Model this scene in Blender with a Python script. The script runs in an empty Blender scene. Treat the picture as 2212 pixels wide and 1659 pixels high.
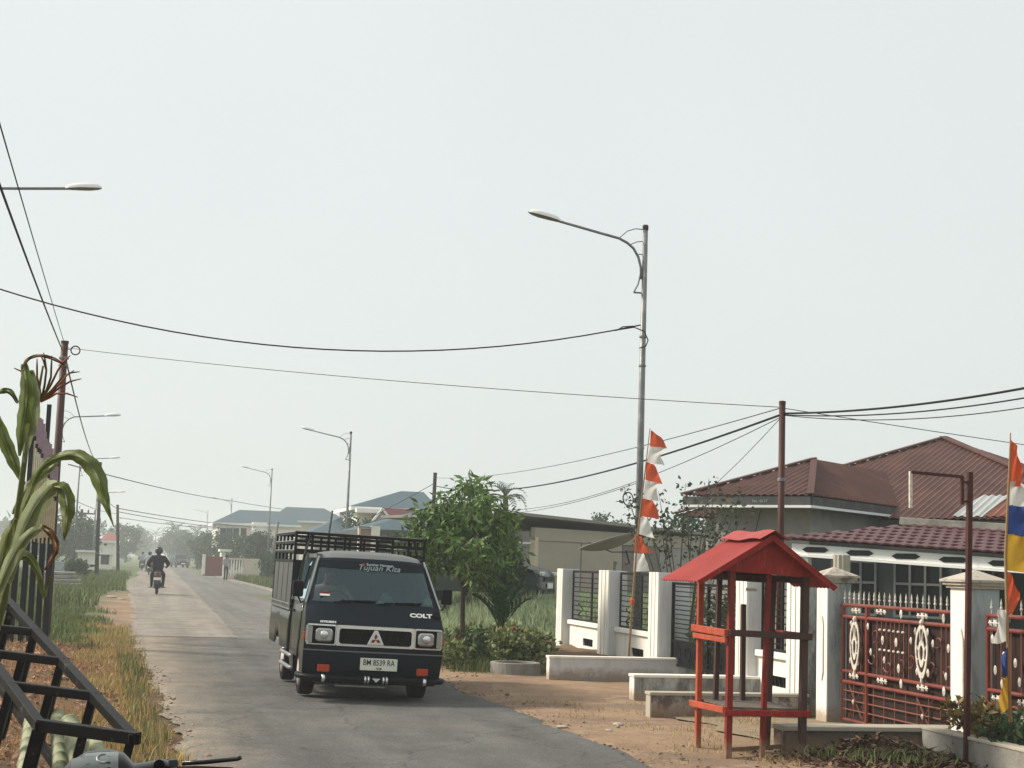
import bpy, bmesh, math, random
import numpy as np
from mathutils import Vector, Matrix, Euler

# ------------------------------------------------------------------ camera, sky, sun, exposure
S = bpy.context.scene
C = S.collection
F, CX, CY = 3300.0, 1106.0, 829.5            # focal length and centre on a 2212 px wide picture
ROLL, CH = math.radians(1.9), 1.70           # camera roll and eye height


def _unroll(px, py):
    x, y = px - CX, CY - py
    c, s = math.cos(ROLL), math.sin(ROLL)
    return x * c - y * s, x * s + y * c


_ux, _uy = _unroll(330, 1195)                # where the road vanishes
PITCH = math.atan2(-_uy, F)
YAW = math.atan2(-_ux, F * math.cos(PITCH) - _uy * math.sin(PITCH))


def ray(px, py):
    ux, uy = _unroll(px, py)
    x, y, z = ux, F * math.cos(PITCH) - uy * math.sin(PITCH), F * math.sin(PITCH) + uy * math.cos(PITCH)
    c, s = math.cos(YAW), math.sin(YAW)
    return Vector((x * c + y * s, -x * s + y * c, z))


def GP(px, py, z=0.0):
    r = ray(px, py)
    return r * ((z - CH) / r.z) + Vector((0, 0, CH))


def AY(px, py, Y):
    r = ray(px, py)
    return r * (Y / r.y) + Vector((0, 0, CH))


def AX(px, py, X):
    r = ray(px, py)
    return r * (X / r.x) + Vector((0, 0, CH))


cam = bpy.data.cameras.new("camera")
camo = bpy.data.objects.new("camera", cam)
C.objects.link(camo)
cam.sensor_width = 36.0
cam.lens = 36.0 * F / 2212.0
cam.clip_start, cam.clip_end = 0.05, 6000.0
fwd = Vector((math.sin(YAW) * math.cos(PITCH), math.cos(YAW) * math.cos(PITCH), math.sin(PITCH)))
r0 = Vector((math.cos(YAW), -math.sin(YAW), 0.0))
u0 = r0.cross(fwd)
rv = r0 * math.cos(ROLL) + u0 * math.sin(ROLL)
uv = u0 * math.cos(ROLL) - r0 * math.sin(ROLL)
camo.matrix_world = Matrix(((rv.x, uv.x, -fwd.x, 0), (rv.y, uv.y, -fwd.y, 0), (rv.z, uv.z, -fwd.z, CH), (0, 0, 0, 1)))
S.camera = camo

SUN_EL, SUN_AZ = math.radians(38), math.radians(-66)     # azimuth from +Y towards +X: low on the left, a little ahead
world = bpy.data.worlds.new("World")
S.world = world
world.use_nodes = True
wn, wl = world.node_tree.nodes, world.node_tree.links
wn.clear()
sky = wn.new("ShaderNodeTexSky")
sky.sky_type = 'NISHITA'
sky.sun_disc = False
sky.sun_elevation = SUN_EL
sky.sun_rotation = SUN_AZ
sky.air_density, sky.dust_density, sky.ozone_density = 1.0, 4.0, 1.0
hs = wn.new("ShaderNodeHueSaturation")
hs.inputs['Saturation'].default_value = 0.6
mx = wn.new("ShaderNodeMix")
mx.data_type = 'RGBA'
mx.inputs[0].default_value = 0.74
mx.inputs[7].default_value = (8.35, 8.80, 8.55, 1)     # even overcast veil
bg = wn.new("ShaderNodeBackground")
bg.inputs['Strength'].default_value = 0.10
wo = wn.new("ShaderNodeOutputWorld")
wl.new(sky.outputs[0], hs.inputs['Color'])
wl.new(hs.outputs[0], mx.inputs[6])
cn_ = wn.new("ShaderNodeTexNoise")          # faint unevenness of the haze veil
cn_.inputs['Scale'].default_value = 1.6
cn_.inputs['Detail'].default_value = 3
cr_ = wn.new("ShaderNodeMapRange")
cr_.inputs[1].default_value, cr_.inputs[2].default_value, cr_.inputs[3].default_value, cr_.inputs[4].default_value = 0.3, 0.7, 0.965, 1.035
cm_ = wn.new("ShaderNodeVectorMath")
cm_.operation = 'SCALE'
wl.new(cn_.outputs['Fac'], cr_.inputs[0])
wl.new(mx.outputs[2], cm_.inputs[0])
wl.new(cr_.outputs[0], cm_.inputs['Scale'])
wl.new(cm_.outputs[0], bg.inputs['Color'])
wl.new(bg.outputs[0], wo.inputs['Surface'])

sl = bpy.data.lights.new("sun", 'SUN')
sl.energy = 4.4
sl.angle = math.radians(9.0)
sl.color = (1.0, 0.91, 0.78)
so = bpy.data.objects.new("sun", sl)
C.objects.link(so)
sd = Vector((math.sin(SUN_AZ) * math.cos(SUN_EL), math.cos(SUN_AZ) * math.cos(SUN_EL), math.sin(SUN_EL)))
so.rotation_euler = sd.to_track_quat('Z', 'Y').to_euler()

S.view_settings.view_transform = 'Standard'
S.view_settings.look = 'None'
S.view_settings.exposure = 0.17
S.view_settings.gamma = 1.0
S.render.engine = 'CYCLES'
S.cycles.use_denoising = True
S.cycles.max_bounces = 8
S.cycles.volume_bounces = 1
S.cycles.transparent_max_bounces = 24
S.cycles.use_adaptive_sampling = True
S.cycles.adaptive_threshold = 0.02

random.seed(7)
rng = np.random.default_rng(11)
PI = math.pi

# ------------------------------------------------------------------ helpers


def V(*a):
    return Vector(a)


class MB:
    """collects shapes that become ONE mesh object"""

    def __init__(self):
        self.v, self.f = [], []

    def add(self, vs, fs):
        o = len(self.v)
        self.v += [tuple(p) for p in vs]
        self.f += [tuple(i + o for i in q) for q in fs]
        return self

    def box(self, cx, cy, cz, sx, sy, sz, rot=None):
        vs = [Vector((x * sx / 2, y * sy / 2, z * sz / 2)) for z in (-1, 1) for y in (-1, 1) for x in (-1, 1)]
        if rot is not None:
            m = Euler(rot).to_matrix()
            vs = [m @ p for p in vs]
        c = Vector((cx, cy, cz))
        return self.add([p + c for p in vs], [(0, 2, 3, 1), (4, 5, 7, 6), (0, 1, 5, 4), (2, 6, 7, 3), (0, 4, 6, 2), (1, 3, 7, 5)])

    def b2(self, x0, y0, z0, x1, y1, z1):
        return self.box((x0 + x1) / 2, (y0 + y1) / 2, (z0 + z1) / 2, abs(x1 - x0), abs(y1 - y0), abs(z1 - z0))

    def bar(self, p, q, w, h=None, up=(0, 0, 1)):
        p, q = Vector(p), Vector(q)
        h = h or w
        d = (q - p).normalized()
        u = Vector(up)
        if abs(d.dot(u)) > 0.98:
            u = Vector((0, 1, 0))
        s = d.cross(u).normalized()
        u = s.cross(d).normalized()
        vs = [e + s * (a * w / 2) + u * (b * h / 2) for e in (p, q) for a, b in ((-1, -1), (1, -1), (1, 1), (-1, 1))]
        return self.add(vs, [(0, 1, 2, 3), (7, 6, 5, 4), (0, 4, 5, 1), (1, 5, 6, 2), (2, 6, 7, 3), (3, 7, 4, 0)])

    def tube(self, pts, r, n=8, cap=True):
        pts = [Vector(p) for p in pts]
        m = len(pts)
        rs = r if isinstance(r, (list, tuple)) else [r] * m
        o = len(self.v)
        ref = Vector((0, 0, 1))
        prev = None
        for i, p in enumerate(pts):
            d = (pts[min(i + 1, m - 1)] - pts[max(i - 1, 0)]).normalized()
            if prev is None:
                a = ref if abs(d.dot(ref)) < 0.95 else Vector((1, 0, 0))
                s = d.cross(a).normalized()
            else:
                s = (prev - d * prev.dot(d))
                s = s.normalized() if s.length > 1e-6 else d.orthogonal().normalized()
            prev = s
            t = d.cross(s)
            for k in range(n):
                an = 2 * PI * k / n
                self.v.append(tuple(p + (s * math.cos(an) + t * math.sin(an)) * rs[i]))
        for i in range(m - 1):
            for k in range(n):
                a, b = o + i * n + k, o + i * n + (k + 1) % n
                self.f.append((a, b, b + n, a + n))
        if cap:
            self.f.append(tuple(o + k for k in range(n))[::-1])
            self.f.append(tuple(o + (m - 1) * n + k for k in range(n)))
        return self

    def lathe(self, prof, n=16, c=(0, 0, 0), axis='z'):
        o = len(self.v)
        for r, z in prof:
            for k in range(n):
                an = 2 * PI * k / n
                a, b = r * math.cos(an), r * math.sin(an)
                p = {'z': (a, b, z), 'x': (z, a, b), 'y': (b, z, a)}[axis]
                self.v.append((p[0] + c[0], p[1] + c[1], p[2] + c[2]))
        m = len(prof)
        for i in range(m - 1):
            for k in range(n):
                a, b = o + i * n + k, o + i * n + (k + 1) % n
                self.f.append((a, b, b + n, a + n))
        if prof[0][0] > 1e-5:
            self.f.append(tuple(o + k for k in range(n))[::-1])
        if prof[-1][0] > 1e-5:
            self.f.append(tuple(o + (m - 1) * n + k for k in range(n)))
        return self

    def ext(self, poly, d):
        """extrude a 3D polygon by vector d"""
        n = len(poly)
        d = Vector(d)
        a = [Vector(p) for p in poly]
        return self.add(a + [p + d for p in a], [tuple(range(n))[::-1], tuple(range(n, 2 * n))] + [(i, (i + 1) % n, n + (i + 1) % n, n + i) for i in range(n)])

    def ring(self, outer, inner, d):
        """frame between two loops of equal length, extruded by d"""
        n = len(outer)
        d = Vector(d)
        o = [Vector(p) for p in outer]
        i_ = [Vector(p) for p in inner]
        fs = []
        for k in range(n):
            j = (k + 1) % n
            fs += [(k, j, n + j, n + k), (2 * n + k, 3 * n + k, 3 * n + j, 2 * n + j), (k, 2 * n + k, 2 * n + j, j), (n + k, n + j, 3 * n + j, 3 * n + k)]
        return self.add(o + i_ + [p + d for p in o] + [p + d for p in i_], fs)

    def grid(self, fn, us, vs, skip=None):
        o = len(self.v)
        for a in us:
            for b in vs:
                self.v.append(tuple(fn(a, b)))
        nv = len(vs)
        for i in range(len(us) - 1):
            for j in range(nv - 1):
                if skip and skip(i, j):
                    continue
                k = o + i * nv + j
                self.f.append((k, k + nv, k + nv + 1, k + 1))
        return self

    def mesh(self, name):
        me = bpy.data.meshes.new(name)
        me.from_pydata(self.v, [], self.f)
        bm = bmesh.new()
        bm.from_mesh(me)
        bmesh.ops.recalc_face_normals(bm, faces=bm.faces)
        bm.to_mesh(me)
        bm.free()
        me.update()
        return me

    def build(self, name, mat, parent=None, smooth=False, bevel=0.0, seg=2, solid=0.0, auto=None):
        o = bpy.data.objects.new(name, self.mesh(name))
        C.objects.link(o)
        o.data.materials.append(MAT[mat] if isinstance(mat, str) else mat)
        if smooth or auto:
            for p in o.data.polygons:
                p.use_smooth = True
            if auto:
                try:
                    o.data.set_sharp_from_angle(angle=math.radians(auto))
                except Exception:
                    pass
        if solid:
            m = o.modifiers.new("solid", 'SOLIDIFY')
            m.thickness = solid
            m.offset = 0
        if bevel:
            m = o.modifiers.new("bevel", 'BEVEL')
            m.width, m.segments = bevel, seg
            m.limit_method = 'ANGLE'
        if parent is not None:
            o.parent = parent
        return o


def np_obj(name, verts, faces, mat, parent=None, smooth=False):
    """fast mesh from numpy arrays, all faces with the same number of corners"""
    me = bpy.data.meshes.new(name)
    verts = np.ascontiguousarray(verts, dtype=np.float32)
    faces = np.ascontiguousarray(faces, dtype=np.int32)
    k = faces.shape[1]
    me.vertices.add(len(verts))
    me.vertices.foreach_set("co", verts.ravel())
    me.loops.add(faces.size)
    me.loops.foreach_set("vertex_index", faces.ravel())
    me.polygons.add(len(faces))
    me.polygons.foreach_set("loop_start", np.arange(0, faces.size, k, dtype=np.int32))
    me.polygons.foreach_set("loop_total", np.full(len(faces), k, dtype=np.int32))
    me.update(calc_edges=True)
    if smooth:
        me.polygons.foreach_set("use_smooth", np.ones(len(faces), dtype=bool))
    o = bpy.data.objects.new(name, me)
    C.objects.link(o)
    me.materials.append(MAT[mat] if isinstance(mat, str) else mat)
    if parent is not None:
        o.parent = parent
    return o


def tag(o, label=None, cat=None, group=None, kind=None):
    if label:
        o["label"] = label
    if cat:
        o["category"] = cat
    if group:
        o["group"] = group
    if kind:
        o["kind"] = kind
    return o


def thing(name, label, cat, loc=(0, 0, 0), rotz=0.0, group=None, rot=None):
    o = bpy.data.objects.new(name, None)
    C.objects.link(o)
    o.empty_display_size = 0.2
    o.location = loc
    o.rotation_euler = rot if rot else (0, 0, rotz)
    return tag(o, label, cat, group)


def link_copy(o, parent, loc=None, name=None):
    c = o.copy()
    C.objects.link(c)
    c.parent = parent
    if loc is not None:
        c.location = loc
    if name:
        c.name = name
    return c


def copy_tree(root, label=None, group=None):
    r = root.copy()
    C.objects.link(r)
    if label:
        r["label"] = label
    if group:
        r["group"] = group

    def rec(src, dst):
        for ch in src.children:
            c = ch.copy()
            C.objects.link(c)
            c.parent = dst
            c.matrix_parent_inverse = ch.matrix_parent_inverse.copy()
            rec(ch, c)
    rec(root, r)
    return r


def text(name, s, size, mat, parent, loc, rot, extrude=0.0015, sx=1.0, bold=0.0, shear=0.0, align='CENTER'):
    cu = bpy.data.curves.new(name, 'FONT')
    cu.body = s
    cu.size = size
    cu.extrude = extrude
    cu.offset = bold
    cu.shear = shear
    cu.align_x = align
    cu.align_y = 'CENTER'
    cu.resolution_u = 3
    t = bpy.data.objects.new(name, cu)
    C.objects.link(t)
    dg = bpy.context.evaluated_depsgraph_get()
    me = bpy.data.meshes.new_from_object(t.evaluated_get(dg))
    bpy.data.objects.remove(t)
    o = bpy.data.objects.new(name, me)
    C.objects.link(o)
    me.materials.clear()
    me.materials.append(MAT[mat])
    o.parent = parent
    o.location = loc
    o.rotation_euler = rot
    o.scale = (sx, 1, 1)
    return o


# ------------------------------------------------------------------ materials
MAT = {}


def M(name, col, rough=0.75, metal=0.0, var=0.15, scale=6.0, bump=0.0, bscale=60.0, col2=None, dscale=1.5, dlo=0.5, dhi=0.65, damt=0.8,
      island=0.0, spec=0.3, coat=0.0, stretch=None, trans=0.0, alpha=None):
    deep = lambda c: tuple((x ** 1.12) * 0.80 if max(c) < 0.6 else x for x in c[:3])
    if max(col) < 0.06 and coat < 0.3:
        spec = min(spec, 0.13)
    col = deep(col)
    col2 = deep(col2) if col2 is not None else None
    m = bpy.data.materials.new(name)
    m.use_nodes = True
    nt = m.node_tree
    n, l = nt.nodes, nt.links
    bs = n['Principled BSDF']
    bs.inputs['Roughness'].default_value = rough
    bs.inputs['Metallic'].default_value = metal
    bs.inputs['Specular IOR Level'].default_value = spec
    bs.inputs['Coat Weight'].default_value = coat
    tc = n.new("ShaderNodeTexCoord")
    mp = n.new("ShaderNodeMapping")
    if stretch:
        mp.inputs['Scale'].default_value = stretch
    l.new(tc.outputs['Object'], mp.inputs['Vector'])
    no = n.new("ShaderNodeTexNoise")
    no.inputs['Scale'].default_value = scale
    no.inputs['Detail'].default_value = 6
    no.inputs['Roughness'].default_value = 0.65
    l.new(mp.outputs[0], no.inputs['Vector'])
    mr = n.new("ShaderNodeMapRange")
    mr.inputs[1].default_value, mr.inputs[2].default_value = 0.25, 0.75
    mr.inputs[3].default_value, mr.inputs[4].default_value = 1 - var, 1 + var
    l.new(no.outputs['Fac'], mr.inputs[0])
    vm = n.new("ShaderNodeVectorMath")
    vm.operation = 'SCALE'
    vm.inputs[0].default_value = col[:3]
    l.new(mr.outputs[0], vm.inputs['Scale'])
    out = vm.outputs[0]
    if col2 is not None:
        n2 = n.new("ShaderNodeTexNoise")
        n2.inputs['Scale'].default_value = dscale
        n2.inputs['Detail'].default_value = 8
        n2.inputs['Roughness'].default_value = 0.7
        l.new(mp.outputs[0], n2.inputs['Vector'])
        m2 = n.new("ShaderNodeMapRange")
        m2.inputs[1].default_value, m2.inputs[2].default_value = dlo, dhi
        m2.inputs[3].default_value, m2.inputs[4].default_value = 0, damt
        l.new(n2.outputs['Fac'], m2.inputs[0])
        mi = n.new("ShaderNodeMix")
        mi.data_type = 'RGBA'
        l.new(m2.outputs[0], mi.inputs[0])
        l.new(out, mi.inputs[6])
        mi.inputs[7].default_value = (*col2[:3], 1)
        out = mi.outputs[2]
    if island:
        ge = n.new("ShaderNodeNewGeometry")
        m3 = n.new("ShaderNodeMapRange")
        m3.inputs[3].default_value, m3.inputs[4].default_value = 1 - island, 1 + island
        l.new(ge.outputs['Random Per Island'], m3.inputs[0])
        v3 = n.new("ShaderNodeVectorMath")
        v3.operation = 'SCALE'
        l.new(out, v3.inputs[0])
        l.new(m3.outputs[0], v3.inputs['Scale'])
        out = v3.outputs[0]
    l.new(out, bs.inputs['Base Color'])
    if bump:
        nb = n.new("ShaderNodeTexNoise")
        nb.inputs['Scale'].default_value = bscale
        nb.inputs['Detail'].default_value = 5
        l.new(mp.outputs[0], nb.inputs['Vector'])
        bp = n.new("ShaderNodeBump")
        bp.inputs['Strength'].default_value = bump
        bp.inputs['Distance'].default_value = 0.02
        l.new(nb.outputs['Fac'], bp.inputs['Height'])
        l.new(bp.outputs[0], bs.inputs['Normal'])
    if trans:       # thin leaves and cloth let some light through
        tr = n.new("ShaderNodeBsdfTranslucent")
        l.new(out, tr.inputs['Color'])
        ms = n.new("ShaderNodeMixShader")
        ms.inputs[0].default_value = trans
        l.new(bs.outputs[0], ms.inputs[1])
        l.new(tr.outputs[0], ms.inputs[2])
        l.new(ms.outputs[0], n['Material Output'].inputs['Surface'])
    MAT[name] = m
    return m


def glass(name, tint, gloss=0.05, trans=0.5):
    m = bpy.data.materials.new(name)
    m.use_nodes = True
    n, l = m.node_tree.nodes, m.node_tree.links
    n.clear()
    t = n.new("ShaderNodeBsdfTransparent")
    t.inputs[0].default_value = (*tint, 1)
    g = n.new("ShaderNodeBsdfGlossy")
    g.inputs['Roughness'].default_value = gloss
    g.inputs['Color'].default_value = (0.70, 0.92, 1.0, 1)
    lw = n.new("ShaderNodeFresnel")
    lw.inputs[0].default_value = 1.8
    ms = n.new("ShaderNodeMixShader")
    o = n.new("ShaderNodeOutputMaterial")
    l.new(lw.outputs[0], ms.inputs[0])
    l.new(t.outputs[0], ms.inputs[1])
    l.new(g.outputs[0], ms.inputs[2])
    l.new(ms.outputs[0], o.inputs['Surface'])
    MAT[name] = m


# ground and road
M('asphalt', (0.150, 0.147, 0.140), 0.92, var=0.16, scale=1.2, bump=0.25, bscale=90, col2=(0.20, 0.185, 0.16), dscale=0.35, dlo=0.48, dhi=0.7, damt=0.7)
M('asphalt_old', (0.225, 0.215, 0.20), 0.92, var=0.15, scale=0.9, bump=0.25, bscale=70, col2=(0.24, 0.225, 0.20), dscale=0.5, dlo=0.45, dhi=0.65, damt=0.6)
M('concrete_road', (0.335, 0.302, 0.26), 0.9, var=0.10, scale=0.8, bump=0.15, bscale=60, col2=(0.25, 0.225, 0.19), dscale=0.6, dlo=0.5, dhi=0.72, damt=0.6)
M('cement', (0.36, 0.35, 0.32), 0.9, var=0.18, scale=5, bump=0.3, bscale=30, col2=(0.20, 0.185, 0.16), dscale=2.2, dlo=0.48, dhi=0.62, damt=0.7)
M('cement_dark', (0.17, 0.155, 0.14), 0.92, var=0.25, scale=4, bump=0.35, bscale=25, col2=(0.085, 0.08, 0.07), dscale=2.0, dlo=0.48, dhi=0.62, damt=0.75)
M('cement_top', (0.52, 0.48, 0.40), 0.9, var=0.12, scale=4, bump=0.2, bscale=40)
M('pebble', (0.36, 0.27, 0.19), 0.9, var=0.2, island=0.5)
M('gravel_pale', (0.36, 0.28, 0.19), 0.95, var=0.3, scale=14, bump=0.6, bscale=30, col2=(0.26, 0.22, 0.16), dscale=5)
M('soil', (0.22, 0.145, 0.085), 0.95, var=0.25, scale=3, bump=0.5, bscale=20, col2=(0.13, 0.085, 0.055), dscale=2.2)
# walls and buildings
M('white_wall', (0.80, 0.77, 0.70), 0.8, var=0.05, scale=2.5, bump=0.08, bscale=40, col2=(0.50, 0.44, 0.35), dscale=1.6, dlo=0.55, dhi=0.72, damt=0.6, stretch=(2.2, 2.2, 0.55))
M('white_wall_shaded', (0.60, 0.60, 0.60), 0.8, var=0.05, scale=2.5, bump=0.08, bscale=40, col2=(0.42, 0.40, 0.36), dscale=1.6, dlo=0.53, dhi=0.72, damt=0.65, stretch=(2.2, 2.2, 0.5))  # white plaster toned down for its shaded sides, with streaks on top
M('blue_and_shaded_wall', (0.47, 0.53, 0.55), 0.85, var=0.08, scale=3, bump=0.12, bscale=30, col2=(0.17, 0.17, 0.165), dscale=2.6, dlo=0.48, dhi=0.66, damt=0.8, stretch=(1.6, 1.6, 0.35))  # blue wall colour, also the painted shade on the white gate pillars
M('stained_wall', (0.55, 0.58, 0.56), 0.85, var=0.1, scale=3, bump=0.15, bscale=30, col2=(0.13, 0.13, 0.115), dscale=3.4, dlo=0.40, dhi=0.60, damt=0.85, stretch=(1.8, 1.8, 0.5))
M('peeled_wall', (0.43, 0.39, 0.37), 0.9, var=0.12, scale=4, bump=0.3, bscale=25, col2=(0.13, 0.105, 0.095), dscale=4.5, dlo=0.44, dhi=0.53, damt=0.9)
M('cap_stone', (0.58, 0.53, 0.46), 0.9, var=0.15, scale=5, bump=0.25, bscale=35, col2=(0.17, 0.14, 0.12), dscale=5, dlo=0.52, dhi=0.66, damt=0.8)
M('cream_wall', (0.60, 0.53, 0.42), 0.85, var=0.08, scale=1.2, bump=0.08, bscale=20)
M('beige_wall', (0.55, 0.50, 0.42), 0.88, var=0.10, scale=0.9, bump=0.1, bscale=15, col2=(0.48, 0.42, 0.33), dscale=0.7, dlo=0.5, dhi=0.7, damt=0.5)
M('house_wall', (0.46, 0.44, 0.41), 0.88, var=0.08, scale=1.2, bump=0.08, bscale=20, col2=(0.25, 0.245, 0.23), dscale=0.9, dlo=0.52, dhi=0.7, damt=0.6)
M('brick_grey', (0.30, 0.265, 0.235), 0.9, var=0.3, scale=5, bump=0.4, bscale=12)
M('brick_pink', (0.44, 0.26, 0.205), 0.9, var=0.2, scale=3, bump=0.3, bscale=10)
M('porch_wall_shaded', (0.085, 0.095, 0.105), 0.85, var=0.1, scale=1.5)  # darkened to hold the shade under the porch roof
M('frame_shaded', (0.24, 0.25, 0.26), 0.6, var=0.05)  # white window frames greyed by painted porch shade
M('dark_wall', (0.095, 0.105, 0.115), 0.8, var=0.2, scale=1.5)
M('white_trim', (0.80, 0.80, 0.77), 0.6, var=0.04)
M('red_wall', (0.30, 0.10, 0.095), 0.85, var=0.12)
M('dark_fascia', (0.10, 0.105, 0.105), 0.7, var=0.25, scale=3, col2=(0.2, 0.17, 0.14), dscale=2)
M('roof_brown', (0.130, 0.056, 0.047), 0.6, var=0.28, scale=1.6, spec=0.25, col2=(0.23, 0.105, 0.07), dscale=1.1, dlo=0.5, dhi=0.68, damt=0.6)
M('roof_rust', (0.28, 0.11, 0.075), 0.7, var=0.25, scale=2, col2=(0.16, 0.06, 0.05), dscale=1.5)
M('roof_zinc', (0.55, 0.56, 0.55), 0.45, metal=0.2, var=0.12, scale=2, col2=(0.35, 0.25, 0.2), dscale=1.8, dlo=0.58, dhi=0.7)
M('tile_red', (0.135, 0.040, 0.042), 0.45, var=0.15, scale=3, spec=0.4)
M('roof_blue', (0.075, 0.125, 0.155), 0.6, var=0.10, scale=0.4)
M('roof_pink', (0.36, 0.14, 0.13), 0.7, var=0.1)
M('roof_grey', (0.36, 0.335, 0.31), 0.8, var=0.2, scale=1.5)
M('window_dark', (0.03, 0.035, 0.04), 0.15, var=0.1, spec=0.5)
# metals and paints
M('iron_black', (0.018, 0.018, 0.020), 0.5, var=0.3, scale=10, spec=0.4)
M('iron_worn', (0.010, 0.009, 0.009), 0.48, var=0.3, scale=8, bump=0.1, bscale=80, col2=(0.17, 0.16, 0.155), dscale=9, dlo=0.60, dhi=0.66, damt=0.7, spec=0.5)
M('gate_red', (0.27, 0.072, 0.050), 0.5, var=0.2, scale=6, bump=0.05, col2=(0.17, 0.05, 0.04), dscale=5)
M('gate_thin', (0.27, 0.105, 0.075), 0.6, var=0.2, scale=6)
M('gap_shade', (0.055, 0.033, 0.028), 0.8, var=0.35, scale=3)  # dim tone for the open space behind the bars
M('ornament', (0.60, 0.56, 0.49), 0.6, var=0.15, scale=20, col2=(0.3, 0.2, 0.15), dscale=12)
M('galvanised', (0.25, 0.26, 0.26), 0.5, metal=0.35, var=0.18, scale=6, spec=0.5, col2=(0.42, 0.43, 0.42), dscale=4)
M('lamp_cap', (0.06, 0.02, 0.02), 0.6)
M('lamp_head', (0.80, 0.80, 0.78), 0.4, var=0.06)
M('lamp_lens', (0.24, 0.21, 0.18), 0.3, var=0.1)
M('pole_brown', (0.105, 0.028, 0.022), 0.6, var=0.3, scale=6, col2=(0.06, 0.025, 0.02), dscale=4)
M('pole_dark', (0.050, 0.040, 0.036), 0.7, var=0.3, scale=5)
M('cable', (0.022, 0.024, 0.024), 0.6)
M('wood_grey', (0.20, 0.17, 0.14), 0.85, var=0.3, scale=6, stretch=(1, 1, 0.15))
# kiosk
M('kiosk_red', (0.36, 0.022, 0.014), 0.6, var=0.4, scale=7, bump=0.15, bscale=50, stretch=(3, 3, 0.6), col2=(0.45, 0.15, 0.09), dscale=11, dlo=0.58, dhi=0.64, damt=0.75)
M('kiosk_post', (0.27, 0.026, 0.018), 0.65, var=0.45, scale=9, bump=0.2, bscale=50, stretch=(3, 3, 0.5), col2=(0.17, 0.07, 0.05), dscale=7, dlo=0.52, dhi=0.62, damt=0.8)
M('kiosk_lit', (0.50, 0.105, 0.050), 0.65, var=0.35, scale=6, bump=0.15, bscale=50)  # red wood painted in its sunlit tone, for the left side
M('kiosk_roof', (0.44, 0.078, 0.068), 0.55, var=0.16, scale=2.5, spec=0.3, col2=(0.42, 0.14, 0.11), dscale=3, dlo=0.55, dhi=0.7, damt=0.6)
M('kiosk_shaded', (0.10, 0.055, 0.050), 0.75, var=0.3, scale=6, stretch=(3, 3, 0.6))  # red wood painted in the tone of its shaded pieces
# cloth
M('flag_red', (0.66, 0.115, 0.045), 0.8, var=0.08, trans=0.35)
M('flag_white', (0.74, 0.72, 0.68), 0.85, var=0.10, trans=0.45)
M('flag_blue', (0.05, 0.10, 0.33), 0.8, var=0.08, trans=0.3)
M('flag_yellow', (0.62, 0.36, 0.035), 0.8, var=0.1, trans=0.3)
M('bamboo', (0.38, 0.24, 0.12), 0.6, var=0.2, scale=6)
M('bamboo_green', (0.40, 0.42, 0.27), 0.6, var=0.15, scale=10, bump=0.1, bscale=60, col2=(0.22, 0.24, 0.15), dscale=6, dlo=0.55, dhi=0.7, damt=0.6)
M('slat_pale', (0.58, 0.50, 0.33), 0.7, var=0.2, scale=8)
M('slat_purple', (0.42, 0.30, 0.36), 0.7, var=0.25, scale=8)
# truck
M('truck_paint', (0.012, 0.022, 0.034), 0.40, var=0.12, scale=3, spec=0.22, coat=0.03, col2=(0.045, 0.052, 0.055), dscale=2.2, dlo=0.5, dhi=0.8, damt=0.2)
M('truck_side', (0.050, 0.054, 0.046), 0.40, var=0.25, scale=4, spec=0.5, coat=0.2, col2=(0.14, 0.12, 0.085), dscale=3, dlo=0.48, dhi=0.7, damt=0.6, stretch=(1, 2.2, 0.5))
M('truck_plate', (0.085, 0.090, 0.090), 0.45, var=0.2, scale=3, spec=0.5, col2=(0.16, 0.16, 0.155), dscale=3, stretch=(1, 3, 0.4))
M('truck_roof', (0.20, 0.21, 0.21), 0.45, var=0.1, scale=3)
M('bumper', (0.008, 0.009, 0.013), 0.5, var=0.2, scale=4, spec=0.2)
M('rubber', (0.012, 0.012, 0.012), 0.85, var=0.3, scale=12)
M('chrome', (0.72, 0.73, 0.73), 0.25, metal=0.8, var=0.04)
M('silver', (0.55, 0.55, 0.54), 0.4, metal=0.4, var=0.06)
M('headlight', (0.55, 0.56, 0.55), 0.12, metal=0.3, var=0.35, scale=25, spec=0.6, coat=1.0)
M('orange_lens', (0.55, 0.075, 0.015), 0.25, var=0.1, coat=0.5)
M('corner_lens', (0.45, 0.46, 0.44), 0.25, var=0.1, coat=0.5)
M('black_in', (0.004, 0.004, 0.006), 0.6, var=0.1)
M('white_paint', (0.80, 0.80, 0.78), 0.5, var=0.03)
M('plate_white', (0.70, 0.70, 0.62), 0.5, var=0.04)
M('letter_black', (0.05, 0.045, 0.04), 0.5)
M('logo_red', (0.28, 0.012, 0.010), 0.4)
M('rim_paint', (0.62, 0.52, 0.50), 0.45, metal=0.3, var=0.2, scale=8)
M('rim_red', (0.45, 0.05, 0.04), 0.5)
M('visor', (0.010, 0.017, 0.024), 0.3)
M('script_grey', (0.42, 0.48, 0.50), 0.6)
M('interior', (0.018, 0.022, 0.026), 0.8)
M('tissue', (0.42, 0.58, 0.42), 0.8, var=0.15)
glass('windshield', (0.30, 0.42, 0.48), 0.03)
glass('side_glass', (0.62, 0.68, 0.70), 0.03)
glass('car_glass', (0.10, 0.13, 0.13), 0.05)
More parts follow.
